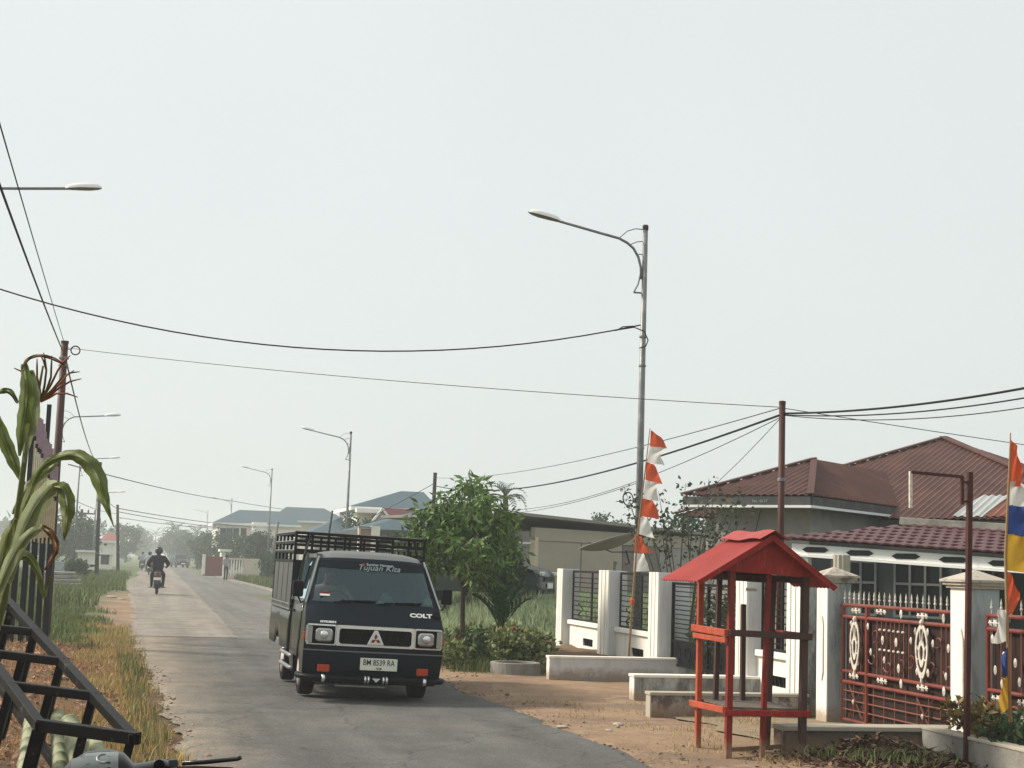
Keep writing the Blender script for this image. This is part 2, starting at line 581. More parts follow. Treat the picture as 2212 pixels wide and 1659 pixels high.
# people, bikes
M('skin', (0.30, 0.155, 0.095), 0.6)
M('jacket_navy', (0.018, 0.021, 0.036), 0.8, var=0.2)
M('trousers_black', (0.015, 0.015, 0.017), 0.85, var=0.2)
M('trousers_grey', (0.06, 0.065, 0.075), 0.85, var=0.2)
M('shirt_grey', (0.40, 0.42, 0.43), 0.85, var=0.2, scale=12)
M('shirt_beige', (0.62, 0.42, 0.28), 0.85, var=0.15)
M('shirt_pale', (0.50, 0.55, 0.58), 0.85, var=0.1)
M('helmet', (0.03, 0.03, 0.033), 0.25, coat=0.5)
M('hair', (0.012, 0.010, 0.009), 0.7)
M('bike_black', (0.022, 0.023, 0.026), 0.35, var=0.15, coat=0.2)
M('bike_grey', (0.05, 0.055, 0.06), 0.4, var=0.2)
M('tail_red', (0.35, 0.02, 0.02), 0.25, coat=0.5)
M('lens_grey', (0.20, 0.23, 0.22), 0.2, var=0.25, scale=14, coat=0.8)
M('car_green', (0.035, 0.058, 0.052), 0.35, var=0.15, coat=0.3)
# plants
M('leaf', (0.17, 0.27, 0.080), 0.45, var=0.2, scale=2, island=0.7, trans=0.25)
M('leaf_dark', (0.085, 0.135, 0.060), 0.6, var=0.2, scale=2, island=0.5, trans=0.2)
M('leaf_far', (0.080, 0.140, 0.080), 0.7, var=0.2, scale=0.5, island=0.5, trans=0.2)
M('leaf_small', (0.085, 0.115, 0.065), 0.6, var=0.2, scale=3, island=0.5, trans=0.2)
M('leaf_flower', (0.25, 0.29, 0.115), 0.6, var=0.2, scale=3, island=0.6, trans=0.25)
M('leaf_palm', (0.065, 0.155, 0.055), 0.45, var=0.2, scale=3, island=0.4, trans=0.2)
M('leaf_croton', (0.22, 0.17, 0.06), 0.55, var=0.3, scale=8, island=0.7, trans=0.2)
M('corn_leaf', (0.185, 0.235, 0.060), 0.5, var=0.3, scale=5, col2=(0.30, 0.27, 0.10), dscale=4, dlo=0.5, dhi=0.66, damt=0.75, trans=0.3)
M('corn_pale', (0.34, 0.385, 0.21), 0.6, var=0.25, scale=5, col2=(0.24, 0.28, 0.12), dscale=5, dlo=0.5, dhi=0.62, trans=0.3)
M('corn_dry', (0.30, 0.105, 0.035), 0.7, var=0.3, scale=8)
M('corn_stalk', (0.15, 0.16, 0.05), 0.6, var=0.25, scale=8)
M('bark', (0.12, 0.095, 0.07), 0.9, var=0.3, scale=8, bump=0.5, bscale=20)
M('grass_dry', (0.50, 0.30, 0.155), 0.8, var=0.2, scale=1.2, island=0.55, trans=0.25)
M('grass_straw', (0.50, 0.385, 0.165), 0.8, var=0.2, scale=1.2, island=0.55, trans=0.25)
M('grass_green', (0.18, 0.22, 0.085), 0.75, var=0.25, scale=0.9, island=0.6, trans=0.25)
M('grass_field', (0.36, 0.43, 0.26), 0.8, var=0.25, scale=0.4, island=0.5, trans=0.25)
M('litter_leaf', (0.38, 0.22, 0.14), 0.85, var=0.2, scale=3, island=0.65)
M('litter_dark', (0.20, 0.125, 0.082), 0.9, var=0.2, scale=3, island=0.85)
M('petal_white', (0.80, 0.78, 0.62), 0.7, trans=0.3)
M('petal_yellow', (0.65, 0.45, 0.16), 0.7, trans=0.3)
M('petal_red', (0.40, 0.02, 0.025), 0.7, trans=0.3)


def ground_material():
    m = bpy.data.materials.new('ground_cover')
    m.use_nodes = True
    n, l = m.node_tree.nodes, m.node_tree.links
    bs = n['Principled BSDF']
    bs.inputs['Roughness'].default_value = 0.95
    bs.inputs['Specular IOR Level'].default_value = 0.15
    tc = n.new("ShaderNodeTexCoord")
    P = tc.outputs['Object']

    def noise(sc, det=7, dist=0.0, rough=0.65):
        t = n.new("ShaderNodeTexNoise")
        t.inputs['Scale'].default_value = sc
        t.inputs['Detail'].default_value = det
        t.inputs['Roughness'].default_value = rough
        t.inputs['Distortion'].default_value = dist
        l.new(P, t.inputs['Vector'])
        return t.outputs['Fac']

    def rng_(src, a, b, c=0.0, d=1.0, smooth=True):
        t = n.new("ShaderNodeMapRange")
        t.interpolation_type = 'SMOOTHSTEP' if smooth else 'LINEAR'
        t.inputs[1].default_value, t.inputs[2].default_value, t.inputs[3].default_value, t.inputs[4].default_value = a, b, c, d
        l.new(src, t.inputs[0])
        return t.outputs[0]

    def mth(op, a, b):
        t = n.new("ShaderNodeMath")
        t.operation = op
        for i, x in enumerate((a, b)):
            if isinstance(x, (int, float)):
                t.inputs[i].default_value = x
            else:
                l.new(x, t.inputs[i])
        return t.outputs[0]

    def mixc(f, a, b):
        t = n.new("ShaderNodeMix")
        t.data_type = 'RGBA'
        l.new(f, t.inputs[0])
        for i, x in ((6, a), (7, b)):
            if isinstance(x, tuple):
                t.inputs[i].default_value = (*x, 1)
            else:
                l.new(x, t.inputs[i])
        return t.outputs[2]
    sp = n.new("ShaderNodeSeparateXYZ")
    l.new(P, sp.inputs[0])
    wob = mth('MULTIPLY', mth('SUBTRACT', noise(0.45, 6), 0.5), 4.0)
    x = mth('ADD', sp.outputs[0], wob)
    y = mth('ADD', sp.outputs[1], mth('MULTIPLY', wob, 1.5))
    dirt = mixc(rng_(noise(0.55), 0.38, 0.62), (0.308, 0.210, 0.133), (0.221, 0.146, 0.102))
    dirt = mixc(rng_(noise(2.6, 8), 0.50, 0.68, 0, 0.75), dirt, (0.362, 0.278, 0.196))
    dirt = mixc(rng_(noise(0.8, 8, 0.5), 0.56, 0.68, 0, 0.8), dirt, (0.149, 0.122, 0.095))
    dirt = mixc(rng_(noise(9.0, 8), 0.55, 0.72, 0, 0.7), dirt, (0.135, 0.103, 0.078))
    dry = mixc(rng_(noise(1.8), 0.35, 0.65), (0.108, 0.063, 0.036), (0.151, 0.101, 0.054))
    green = mixc(rng_(noise(0.5), 0.35, 0.65), (0.095, 0.125, 0.055), (0.14, 0.155, 0.085))
    # which cover lies where: bare earth on the right shoulder, straw then green on the left verge
    right = rng_(sp.outputs[0], 2.0, 2.2)
    bare_r = mth('MULTIPLY', rng_(x, 8.6, 6.6), rng_(y, 34.0, 27.0))
    left_dry = mth('MULTIPLY', rng_(x, -7.5, -6.0), rng_(y, 31.0, 27.0))
    sand_l = mth('MULTIPLY', rng_(x, -2.3, -0.9), mth('MULTIPLY', rng_(y, 32, 36), rng_(y, 72, 60)))
    c = mixc(left_dry, green, dry)
    c = mixc(sand_l, c, dirt)
    c2 = mixc(bare_r, green, dirt)
    l.new(mixc(right, c, c2), bs.inputs['Base Color'])
    bp = n.new("ShaderNodeBump")
    bp.inputs['Strength'].default_value = 0.6
    bp.inputs['Distance'].default_value = 0.05
    l.new(mth('ADD', noise(6.0, 8), mth('MULTIPLY', noise(40.0, 4), 0.4)), bp.inputs['Height'])
    l.new(bp.outputs[0], bs.inputs['Normal'])
    MAT['ground_cover'] = m


ground_material()


def dusty(name, x_a, x_b, col):
    """sand blown over the left edge of the carriageway"""
    m = MAT[name]
    n, l = m.node_tree.nodes, m.node_tree.links
    bs = n['Principled BSDF']
    src = bs.inputs['Base Color'].links[0].from_socket
    tc = n.new("ShaderNodeTexCoord")
    sx = n.new("ShaderNodeSeparateXYZ")
    l.new(tc.outputs['Object'], sx.inputs[0])
    no = n.new("ShaderNodeTexNoise")
    no.inputs['Scale'].default_value = 0.8
    no.inputs['Detail'].default_value = 9
    no.inputs['Roughness'].default_value = 0.75
    l.new(tc.outputs['Object'], no.inputs['Vector'])
    ma = n.new("ShaderNodeMath")
    ma.operation = 'MULTIPLY_ADD'
    l.new(no.outputs['Fac'], ma.inputs[0])
    ma.inputs[1].default_value = 2.2
    l.new(sx.outputs[0], ma.inputs[2])
    mr = n.new("ShaderNodeMapRange")
    mr.interpolation_type = 'SMOOTHSTEP'
    mr.inputs[1].default_value, mr.inputs[2].default_value, mr.inputs[3].default_value, mr.inputs[4].default_value = x_a, x_b, 0.9, 0.0
    l.new(ma.outputs[0], mr.inputs[0])
    mi = n.new("ShaderNodeMix")
    mi.data_type = 'RGBA'
    l.new(mr.outputs[0], mi.inputs[0])
    l.new(src, mi.inputs[6])
    mi.inputs[7].default_value = (*col, 1)
    l.new(mi.outputs[2], bs.inputs['Base Color'])


dusty('asphalt', 1.0, 2.5, (0.25, 0.205, 0.155))


def worn_road(name):
    """coarse stone speckle and wheel tracks along the road"""
    m = MAT[name]
    n, l = m.node_tree.nodes, m.node_tree.links
    bs = n['Principled BSDF']
    src = bs.inputs['Base Color'].links[0].from_socket
    tc = n.new("ShaderNodeTexCoord")

    def layer(scale, vec, det, lo, hi, a, b):
        mp = n.new("ShaderNodeMapping")
        mp.inputs['Scale'].default_value = vec
        l.new(tc.outputs['Object'], mp.inputs['Vector'])
        t = n.new("ShaderNodeTexNoise")
        t.inputs['Scale'].default_value = scale
        t.inputs['Detail'].default_value = det
        l.new(mp.outputs[0], t.inputs['Vector'])
        r = n.new("ShaderNodeMapRange")
        r.inputs[1].default_value, r.inputs[2].default_value, r.inputs[3].default_value, r.inputs[4].default_value = lo, hi, a, b
        l.new(t.outputs['Fac'], r.inputs[0])
        return r.outputs[0]
    for f in (layer(55, (1, 1, 1), 3, .3, .7, .62, 1.38), layer(1.0, (1.6, .05, 1), 5, .35, .65, .84, 1.14), layer(2.2, (1, .5, 1), 8, .42, .60, .88, 1.06)):
        v = n.new("ShaderNodeVectorMath")
        v.operation = 'SCALE'
        l.new(src, v.inputs[0])
        l.new(f, v.inputs['Scale'])
        src = v.outputs[0]
    # hairline cracks
    vo = n.new("ShaderNodeTexVoronoi")
    vo.feature = 'DISTANCE_TO_EDGE'
    vo.inputs['Scale'].default_value = 0.55
    wn2 = n.new("ShaderNodeTexNoise")
    wn2.inputs['Scale'].default_value = 1.5
    wn2.inputs['Detail'].default_value = 6
    l.new(tc.outputs['Object'], wn2.inputs['Vector'])
    ad = n.new("ShaderNodeVectorMath")
    ad.operation = 'ADD'
    l.new(tc.outputs['Object'], ad.inputs[0])
    l.new(wn2.outputs['Color'], ad.inputs[1])
    l.new(ad.outputs[0], vo.inputs['Vector'])
    r = n.new("ShaderNodeMapRange")
    r.inputs[1].default_value, r.inputs[2].default_value, r.inputs[3].default_value, r.inputs[4].default_value = 0.0, 0.016, 0.62, 1.0
    l.new(vo.outputs['Distance'], r.inputs[0])
    v = n.new("ShaderNodeVectorMath")
    v.operation = 'SCALE'
    l.new(src, v.inputs[0])
    l.new(r.outputs[0], v.inputs['Scale'])
    l.new(v.outputs[0], bs.inputs['Base Color'])


for nm_ in ('asphalt', 'asphalt_old', 'concrete_road'):
    worn_road(nm_)


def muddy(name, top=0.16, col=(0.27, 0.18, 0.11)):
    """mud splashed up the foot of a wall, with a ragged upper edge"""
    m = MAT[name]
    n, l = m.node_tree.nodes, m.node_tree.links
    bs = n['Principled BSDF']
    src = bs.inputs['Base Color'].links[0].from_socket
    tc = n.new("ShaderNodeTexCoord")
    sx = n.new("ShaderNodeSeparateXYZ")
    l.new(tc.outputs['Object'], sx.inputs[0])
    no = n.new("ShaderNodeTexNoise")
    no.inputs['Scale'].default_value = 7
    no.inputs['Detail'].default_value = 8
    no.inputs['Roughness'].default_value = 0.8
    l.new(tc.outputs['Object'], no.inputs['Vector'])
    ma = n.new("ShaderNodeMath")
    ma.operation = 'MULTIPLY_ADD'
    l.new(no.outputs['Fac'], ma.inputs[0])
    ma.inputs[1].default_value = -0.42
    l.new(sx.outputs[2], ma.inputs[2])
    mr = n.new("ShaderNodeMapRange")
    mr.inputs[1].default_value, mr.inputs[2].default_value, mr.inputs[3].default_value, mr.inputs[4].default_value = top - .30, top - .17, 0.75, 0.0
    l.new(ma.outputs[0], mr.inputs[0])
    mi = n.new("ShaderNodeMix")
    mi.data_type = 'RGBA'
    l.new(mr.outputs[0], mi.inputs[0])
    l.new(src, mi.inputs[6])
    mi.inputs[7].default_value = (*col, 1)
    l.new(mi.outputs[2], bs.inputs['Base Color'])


for nm_ in ('white_wall', 'white_wall_shaded', 'stained_wall', 'blue_and_shaded_wall', 'peeled_wall', 'cement_dark', 'kiosk_post', 'kiosk_lit', 'kiosk_shaded'):
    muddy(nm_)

# ------------------------------------------------------------------ the setting: ground, road, haze


def ss(a, b, t):
    t = min(1.0, max(0.0, (t - a) / (b - a)))
    return t * t * (3 - 2 * t)


def gz(x, y):
    h = 0.80 * ss(29, 39, y) * ss(5.6, 8.6, x) * (1 - ss(58, 80, y))
    h += 0.012 * math.sin(x * 2.1 + y * 0.7) + 0.010 * math.sin(x * 0.9 - y * 1.9 + 1.0)
    if x < -0.6:
        h += 0.05 * ss(-0.6, -2.0, x)
    return h


xs = sorted(set([-1300, -700, -350, -180, -100, -60, -40, -28, -20] + [-15 + 0.75 * i for i in range(0, 57)] + [30, 36, 44, 55, 75, 110, 180, 350, 700, 1300]))
ys = sorted(set([-1300, -600, -200, -60, -25, -10] + [-4 + 0.75 * i for i in range(0, 88)] + [64, 68, 74, 80, 90, 100, 115, 130, 150, 180, 220, 280, 350, 450, 600, 800, 1000, 1300]))
g = MB()
g.grid(lambda a, b: (a, b, gz(a, b) - (0.030 if -0.2 < a < 4.4 else 0.0)), xs, ys)
tag(g.build('ground', 'ground_cover', smooth=True), kind='structure')


def interp(tab, y):
    for (y0, x0), (y1, x1) in zip(tab, tab[1:]):
        if y <= y1:
            t = max(0.0, (y - y0) / (y1 - y0))
            return x0 + (x1 - x0) * t
    return tab[-1][1]


EL = [(-40, 0.7), (12, 0.55), (20, 0.30), (26, 0.03), (33, -0.27), (46, -0.32), (70, -0.9), (88, -1.35), (190, -1.0), (700, -1.2)]
ER = [(-40, 4.4), (12.8, 4.28), (17.5, 4.20), (20.3, 4.05), (30, 4.25), (50, 5.0), (80, 5.9), (112, 5.2), (205, 3.9), (700, 3.6)]
EM = [(30, 1.79), (45, 1.88), (126, 2.05), (700, 1.8)]


def jit(y, k):
    return 0.05 * math.sin(y * 1.7 + k) + 0.025 * math.sin(y * 4.3 + 2 * k) + 0.02 * math.sin(y * 9.1 + 3 * k)


road_rng = random.Random(21)


def strip(mb, yy, fl, fr, z, thick=0.05, nx=4):
    o = len(mb.v)
    for y in yy:
        a, b = fl(y), fr(y)
        a, b = a + road_rng.uniform(-.035, .035), b + road_rng.uniform(-.035, .035)
        sk_ = 0.14 if thick < 0.04 else 0.03
        mb.v.append((a - sk_, y, z - thick))
        for i in range(nx + 1):
            mb.v.append((a + (b - a) * i / nx, y, z))
        mb.v.append((b + sk_, y, z - thick))
    w = nx + 3
    for j in range(len(yy) - 1):
        for i in range(w - 1):
            k = o + j * w + i
            mb.f.append((k, k + 1, k + w + 1, k + w))


near_y = [-40, -20, -8] + [-4 + 0.17 * i for i in range(0, 216)]
near_y = [y for y in near_y if y < 32.5] + [32.5]
rb = MB()
strip(rb, near_y, lambda y: interp(EL, y) + jit(y, 0.3), lambda y: interp(ER, y) + jit(y, 1.9), 0.012, 0.022)
road = tag(rb.build('road', 'asphalt', smooth=False), kind='structure')
far_y = [32.5 + 0.6 * i for i in range(0, 60)] + [70, 76, 84, 92, 102, 115, 130, 150, 180, 220, 280, 360, 480, 700]
ob = MB()
strip(ob, far_y, lambda y: interp(EM, y) + 0.02 + 0.3 * jit(y, 4.0), lambda y: interp(ER, y) + jit(y, 1.9), 0.010, 0.022)
ob.build('asphalt_lane', 'asphalt_old', road)
# concrete slabs of the far lane, one by one as far as their joints can be told apart
y0 = 32.53
k = 0
while y0 < 118:
    ln = 5.0
    yy = [y0 + (ln - 0.02) * i / 8 for i in range(9)]
    sb = MB()
    zz = 0.018 + 0.002 * math.sin(k * 2.3)
    strip(sb, yy, lambda y: interp(EL, y) + jit(y, 0.3) + (0.10 * math.sin(y * 3.1) * (1 if y < 46 else 0.3)), lambda y: interp(EM, y) + 0.3 * jit(y, 4.0), zz, 0.03)
    sb.build('concrete_slab', 'concrete_road', road)
    y0 += ln
    k += 1
sb = MB()
strip(sb, [y0, 135, 160, 200, 260, 350, 480, 700], lambda y: interp(EL, y), lambda y: interp(EM, y), 0.018, 0.03)
sb.build('concrete_lane', 'concrete_road', road)
# pale kerb strip along the far right edge of the road
kb = MB()
strip(kb, [44 + 1.5 * i for i in range(60)], lambda y: interp(ER, y) + 0.05 + jit(y, 1.9), lambda y: interp(ER, y) + 0.55 + 0.5 * jit(y, 5.0), 0.035, 0.05, 2)
tag(kb.build('kerb', 'concrete_road'), kind='structure')

# smoke haze in the air
hb = MB().b2(-1400, -1400, -1.6, 1400, 1400, 14.5)
mh = bpy.data.materials.new('haze_air')
mh.use_nodes = True
hn, hl = mh.node_tree.nodes, mh.node_tree.links
hn.clear()
pv = hn.new("ShaderNodeVolumePrincipled")
pv.inputs['Color'].default_value = (0.90, 0.955, 0.975, 1)
pv.inputs['Density'].default_value = 0.00125
pv.inputs['Anisotropy'].default_value = 0.2
ho = hn.new("ShaderNodeOutputMaterial")
hl.new(pv.outputs[0], ho.inputs['Volume'])
MAT['haze_air'] = mh
tag(hb.build('haze', 'haze_air'), kind='stuff')

# ------------------------------------------------------------------ plants: helpers


def leaves(name, centres, normals_up, n_each, spread, size, mat, parent=None, aspect=2.2, droop=0.3, seed=0, z_squash=0.8):
    """many small pointed leaves round a list of clump centres, one mesh"""
    r = np.random.default_rng(seed)
    cs = np.repeat(np.asarray(centres, dtype=float), n_each, axis=0)
    N = len(cs)
    off = r.normal(0, 1, (N, 3)) * spread
    off[:, 2] *= z_squash
    p = cs + off
    d = r.normal(0, 1, (N, 3)) + off / max(spread, 1e-6) * 0.5
    d[:, 2] -= droop
    d /= np.linalg.norm(d, axis=1)[:, None]
    a = r.normal(0, 1, (N, 3))
    a[:, 2] *= 0.4
    s = np.cross(d, a)
    s /= np.linalg.norm(s, axis=1)[:, None] + 1e-9
    nrm = np.cross(s, d)
    L = size * r.uniform(0.6, 1.35, N)[:, None]
    W = L / aspect
    v = np.stack([p, p + d * L * 0.45 + s * W * 0.5 + nrm * W * 0.12, p + d * L - nrm * L * 0.10, p + d * L * 0.45 - s * W * 0.5 + nrm * W * 0.12], axis=1).reshape(-1, 3)
    f = np.arange(N * 4).reshape(N, 4)
    return np_obj(name, v, f, mat, parent)


def blades(name, pts, h, w, mat, parent=None, lean=0.5, seed=0, label=None, stuff=True, cat='grass'):
    """grass: each blade two faces, bending over"""
    r = np.random.default_rng(seed)
    p = np.asarray(pts, dtype=float)
    N = len(p)
    H = (h * r.uniform(0.45, 1.3, N))[:, None]
    W = (w * r.uniform(0.6, 1.4, N))[:, None]
    an = r.uniform(0, 2 * PI, N)
    s = np.stack([np.cos(an), np.sin(an), np.zeros(N)], 1)
    ln = np.stack([-np.sin(an), np.cos(an), np.zeros(N)], 1) * (r.uniform(-1, 1, N) * lean)[:, None] + r.normal(0, 0.25 * lean, (N, 3)) * np.array([1, 1, 0])
    up = np.array([0, 0, 1.0])
    m = p + up * H * 0.55 + ln * H * 0.35
    t = p + up * H * 0.92 + ln * H
    v = np.stack([p - s * W / 2, p + s * W / 2, m + s * W * 0.4, m - s * W * 0.4, t], 1)
    f3 = np.arange(N)[:, None] * 5
    tri = np.concatenate([f3 + np.array([[0, 1, 2]]), f3 + np.array([[0, 2, 3]]), f3 + np.array([[3, 2, 4]])], 0)
    o = np_obj(name, v.reshape(-1, 3), tri, mat, parent)
    if stuff:
        tag(o, label, cat, kind='stuff')
    return o


def scatter(n, x0, x1, y0, y1, seed, keep=None, clump=0.0, zf=gz):
    r = np.random.default_rng(seed)
    if clump:
        k = max(1, n // 30)
        c = np.stack([r.uniform(x0, x1, k), r.uniform(y0, y1, k)], 1)
        q = c[r.integers(0, k, n)] + r.normal(0, clump, (n, 2))
    else:
        q = np.stack([r.uniform(x0, x1, n), r.uniform(y0, y1, n)], 1)
    out = [(a, b, zf(a, b) - 0.01) for a, b in q if (keep is None or keep(a, b))]
    return np.array(out)


def clumps(c, rad, n, seed, hollow=0.45, low=-0.8):
    """clump centres spread through an uneven crown"""
    r = np.random.default_rng(seed)
    out = []
    ph = r.uniform(0, 6.28, 4)
    while len(out) < n:
        d = r.normal(0, 1, 3)
        d /= np.linalg.norm(d)
        if d[2] < low:
            continue
        az = math.atan2(d[1], d[0])
        bulge = 1 + 0.16 * math.sin(3 * az + ph[0]) + 0.12 * math.sin(5 * az + ph[1] + 3 * d[2]) + 0.12 * math.sin(4 * d[2] + ph[2])
        rr = (hollow + (1 - hollow) * r.uniform(0, 1) ** 0.5) * bulge
        out.append((c[0] + d[0] * rad[0] * rr, c[1] + d[1] * rad[1] * rr, c[2] + d[2] * rad[2] * rr))
    return out


def tree(name, label, loc, h, rad, leaf, n_cl, n_each, mat='leaf_far', trunk=0.15, seed=1, group=None, cat='tree', base=0.35, aspect=2.0, squash=None, limbs=7, spread=None, low=-0.75, droop=0.3):
    """tapered trunk with limbs, and a crown of leaf clumps"""
    t = thing(name, label, cat, loc, 0, group)
    rr = random.Random(seed)
    cz = h * (1 + base) / 2
    rz = squash or h * (1 - base) / 2
    cl = clumps((0, 0, cz), (rad, rad, rz), n_cl, seed, low=low)
    tb = MB()
    top = V(rr.uniform(-.1, .1) * rad, rr.uniform(-.1, .1) * rad, cz)
    tb.tube([(0, 0, -0.1), (trunk * .3, 0, h * base * 0.5), (top.x * .6, top.y * .6, h * base), top], [trunk, trunk * .8, trunk * .65, trunk * .3], 8)
    for i in range(limbs):
        e = Vector(cl[rr.randrange(len(cl))])
        a = V(top.x * .6, top.y * .6, h * base * rr.uniform(.8, 1.25))
        mid = (a + e) / 2 + V(0, 0, 0.08 * h)
        tb.tube([a, mid, e], [trunk * .42, trunk * .25, trunk * .08], 5)
    tb.build('trunk', 'bark', t, smooth=True)
    leaves('crown', cl, None, n_each, spread or rad * 0.16, leaf, mat, t, aspect=aspect, seed=seed, droop=droop)
    return t


def W(mb, name, mat, parent, **k):
    """link a mesh that was laid out in world coordinates as a part of a thing"""
    o = mb.build(name, mat, parent, **k)
    o.matrix_parent_inverse = parent.matrix_basis.inverted()
    return o


def WC(o, parent):
    o.parent = parent
    o.matrix_parent_inverse = parent.matrix_basis.inverted()
    return o


# ------------------------------------------------------------------ boundary wall on the right of the road
FX = 7.72           # road face of the pillars
PX = 7.88           # road face of the panels between them
WH = 1.66


def wall_pillar(t, ya, yb, h=WH, mat='white_wall', x1=8.06, side='white_wall_shaded'):
    p = W(MB().b2(FX + 0.03, ya, 0, x1, yb, h), 'pillar', side, t, bevel=0.006)  # sides of the white pillar painted in a shade tone
    L = (yb - ya)
    for i in range(3):      # raised vertical strips on the road face
        a = ya + L * (i * 0.34 + 0.02)
        s = MB().b2(FX, a, 0.0, FX + 0.034, a + L * 0.26, h + 0.004)
        s.build('strip', mat, p, bevel=0.006)
    return p


def wall_panel(t, ya, yb, vent=True):
    mid, hw = (ya + yb) / 2 - 0.1, 0.33
    b = MB()
    if vent:
        b.b2(PX, ya, 0, PX + 0.14, mid - hw, 0.62)
        b.b2(PX, mid + hw, 0, PX + 0.14, yb, 0.62)
        b.b2(PX, mid - hw, 0, PX + 0.14, mid + hw, 0.26)
        b.b2(PX, mid - hw, 0.40, PX + 0.14, mid + hw, 0.62)
    else:
        b.b2(PX, ya, 0, PX + 0.14, yb, 0.62)
    pn = W(b, 'lower_panel', 'white_wall', t)
    if vent:
        v = MB()
        v.b2(PX + 0.05, mid - hw, 0.26, PX + 0.07, mid + hw, 0.40)
        vo = v.build('vent', 'window_dark', pn)
        for i in range(5):
            y = mid - hw + 0.66 * (i + 0.5) / 5
            MB().bar((PX + 0.03, y, 0.27), (PX + 0.03, y + 0.06, 0.40), 0.025).build('vent_bar', 'iron_black', pn)
    W(MB().b2(PX - 0.05, ya + 0.02, 0.62, PX + 0.16, yb - 0.02, 0.70), 'sill', 'white_wall', t, bevel=0.008)
    # iron grille above the sill
    fr = MB()
    x = PX + 0.05
    fr.b2(x - .012, ya + .03, 0.70, x + .012, ya + .07, WH - .02).b2(x - .012, yb - .07, 0.70, x + .012, yb - .03, WH - .02)
    fr.b2(x - .012, ya + .07, 0.70, x + .012, yb - .07, 0.735).b2(x - .012, ya + .07, WH - .06, x + .012, yb - .07, WH - .02)
    gr = W(fr, 'grille_frame', 'iron_black', t)
    for i in range(9):
        z = 0.80 + i * 0.088
        MB().b2(x - .008, ya + .07, z - .009, x + .008, yb - .07, z + .009).build('grille_bar', 'iron_black', gr)
    ym = ya + (yb - ya) * 0.44
    MB().b2(x - .016, ym - .03, .735, x + .010, ym + .03, WH - .06).build('grille_bar', 'iron_black', gr)
    for j, yy in enumerate((ya + (yb - ya) * 0.2, ya + (yb - ya) * 0.72)):
        pts = [(x - .02, yy + 0.16 * math.sin(a * 1.4), 0.76 + 0.045 * a) for a in [i * 0.5 for i in range(13)]]
        MB().tube(pts, 0.011, 5).build('grille_scroll', 'iron_black', gr)
    return pn


bw = thing('boundary_wall', 'white boundary wall with two iron window grilles and fluted pillars', 'wall', (PX, 26, 0))
wall_pillar(bw, 28.70, 29.12)
wall_panel(bw, 26.27, 28.70)
wall_pillar(bw, 25.62, 26.25)
wall_panel(bw, 23.42, 25.62)
wall_pillar(bw, 22.92, 23.42, x1=8.24)

bw2 = thing('boundary_wall', 'short white boundary wall with stained face behind the red kiosk', 'wall', (PX, 18.6, 0))
wall_pillar(bw2, 19.25, 19.66)
wall_panel(bw2, 17.98, 19.25)
wall_pillar(bw2, 17.52, 17.95, side='stained_wall', x1=8.22)
W(MB().b2(PX + 0.25, 17.06, 0, PX + 0.40, 17.5, 1.5), 'return_panel', 'stained_wall', bw2)

# small dark side gate between the two walls
sg = thing('side_gate', 'dark iron side gate between the white walls, plants behind it', 'gate', (8.0, 21.3, 0.2))
f_ = MB()
for y in (19.72, 21.3, 22.86):
    f_.b2(7.93, y - .025, .22, 7.97, y + .025, 1.52)
for z in (0.26, 0.62, 1.5):
    f_.b2(7.935, 19.72, z - .02, 7.965, 22.86, z + .02)
W(f_, 'gate_frame', 'iron_black', sg)
for i in range(12):
    z = 0.68 + i * 0.07
    W(MB().b2(7.942, 19.72, z - .008, 7.958, 22.86, z + .008), 'gate_bar', 'iron_black', sg)
W(MB().b2(7.955, 19.75, .28, 7.962, 22.83, .61), 'kick_plate', 'iron_black', sg)
for i in range(7):
    y = 19.95 + i * 0.43
    W(MB().tube([(7.93, y + 0.12 * math.sin(a), 0.45 + 0.1 * math.cos(a)) for a in [k_ * .55 for k_ in range(11)]], .011, 5), 'scroll', 'iron_black', sg)

# gate pillars with stone caps


def gate_pillar(label, ya, yb, x0=7.72, x1=8.02, h=1.62):
    t = thing('gate_pillar', label, 'pillar', ((x0 + x1) / 2, (ya + yb) / 2, 0), group='stone capped gate pillars')
    W(MB().b2(x0 + .012, ya, 0, x1, yb, h), 'shaft', 'blue_and_shaded_wall', t, bevel=0.006)  # shade put into the shaft colour, road face left white
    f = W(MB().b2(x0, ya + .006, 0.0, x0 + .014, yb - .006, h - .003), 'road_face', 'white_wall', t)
    ym, w = (ya + yb) / 2, (yb - ya)
    for s in (-1, 1):
        pts = [(x0 - .004, ym + s * w * .08, .48), (x0 - .004, ym + s * w * .18, .58), (x0 - .004, ym + s * w * .18, 1.12), (x0 - .004, ym + s * w * .08, 1.22)]
        if s < 0:
            MB().tube(pts, .010, 5).build('moulding', 'cap_stone', f)
    c = MB()
    cx, cy = (x0 + x1) / 2, ym
    hw, hd = (x1 - x0) / 2, w / 2
    for a, z0, z1 in ((.03, h, h + .03), (.055, h + .03, h + .06), (.078, h + .06, h + .085)):
        c.b2(cx - hw - a, cy - hd - a, z0 + .001, cx + hw + a, cy + hd + a, z1)
    A = .070
    z = h + .086
    q = [(cx - hw - A, cy - hd - A, z), (cx + hw + A, cy - hd - A, z), (cx + hw + A, cy + hd + A, z), (cx - hw - A, cy + hd + A, z)]
    c.add(q + [(cx, cy, z + .10)], [(0, 1, 4), (1, 2, 4), (2, 3, 4), (3, 0, 4), (3, 2, 1, 0)])
    W(c, 'cap', 'cap_stone', t)
    return t


gate_pillar('stained gate pillar with shade-toned sides and stone cap, next to the red kiosk', 16.74, 17.04)
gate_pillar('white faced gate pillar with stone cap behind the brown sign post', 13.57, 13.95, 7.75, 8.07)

# red iron gate with white ornaments
GX = 7.90


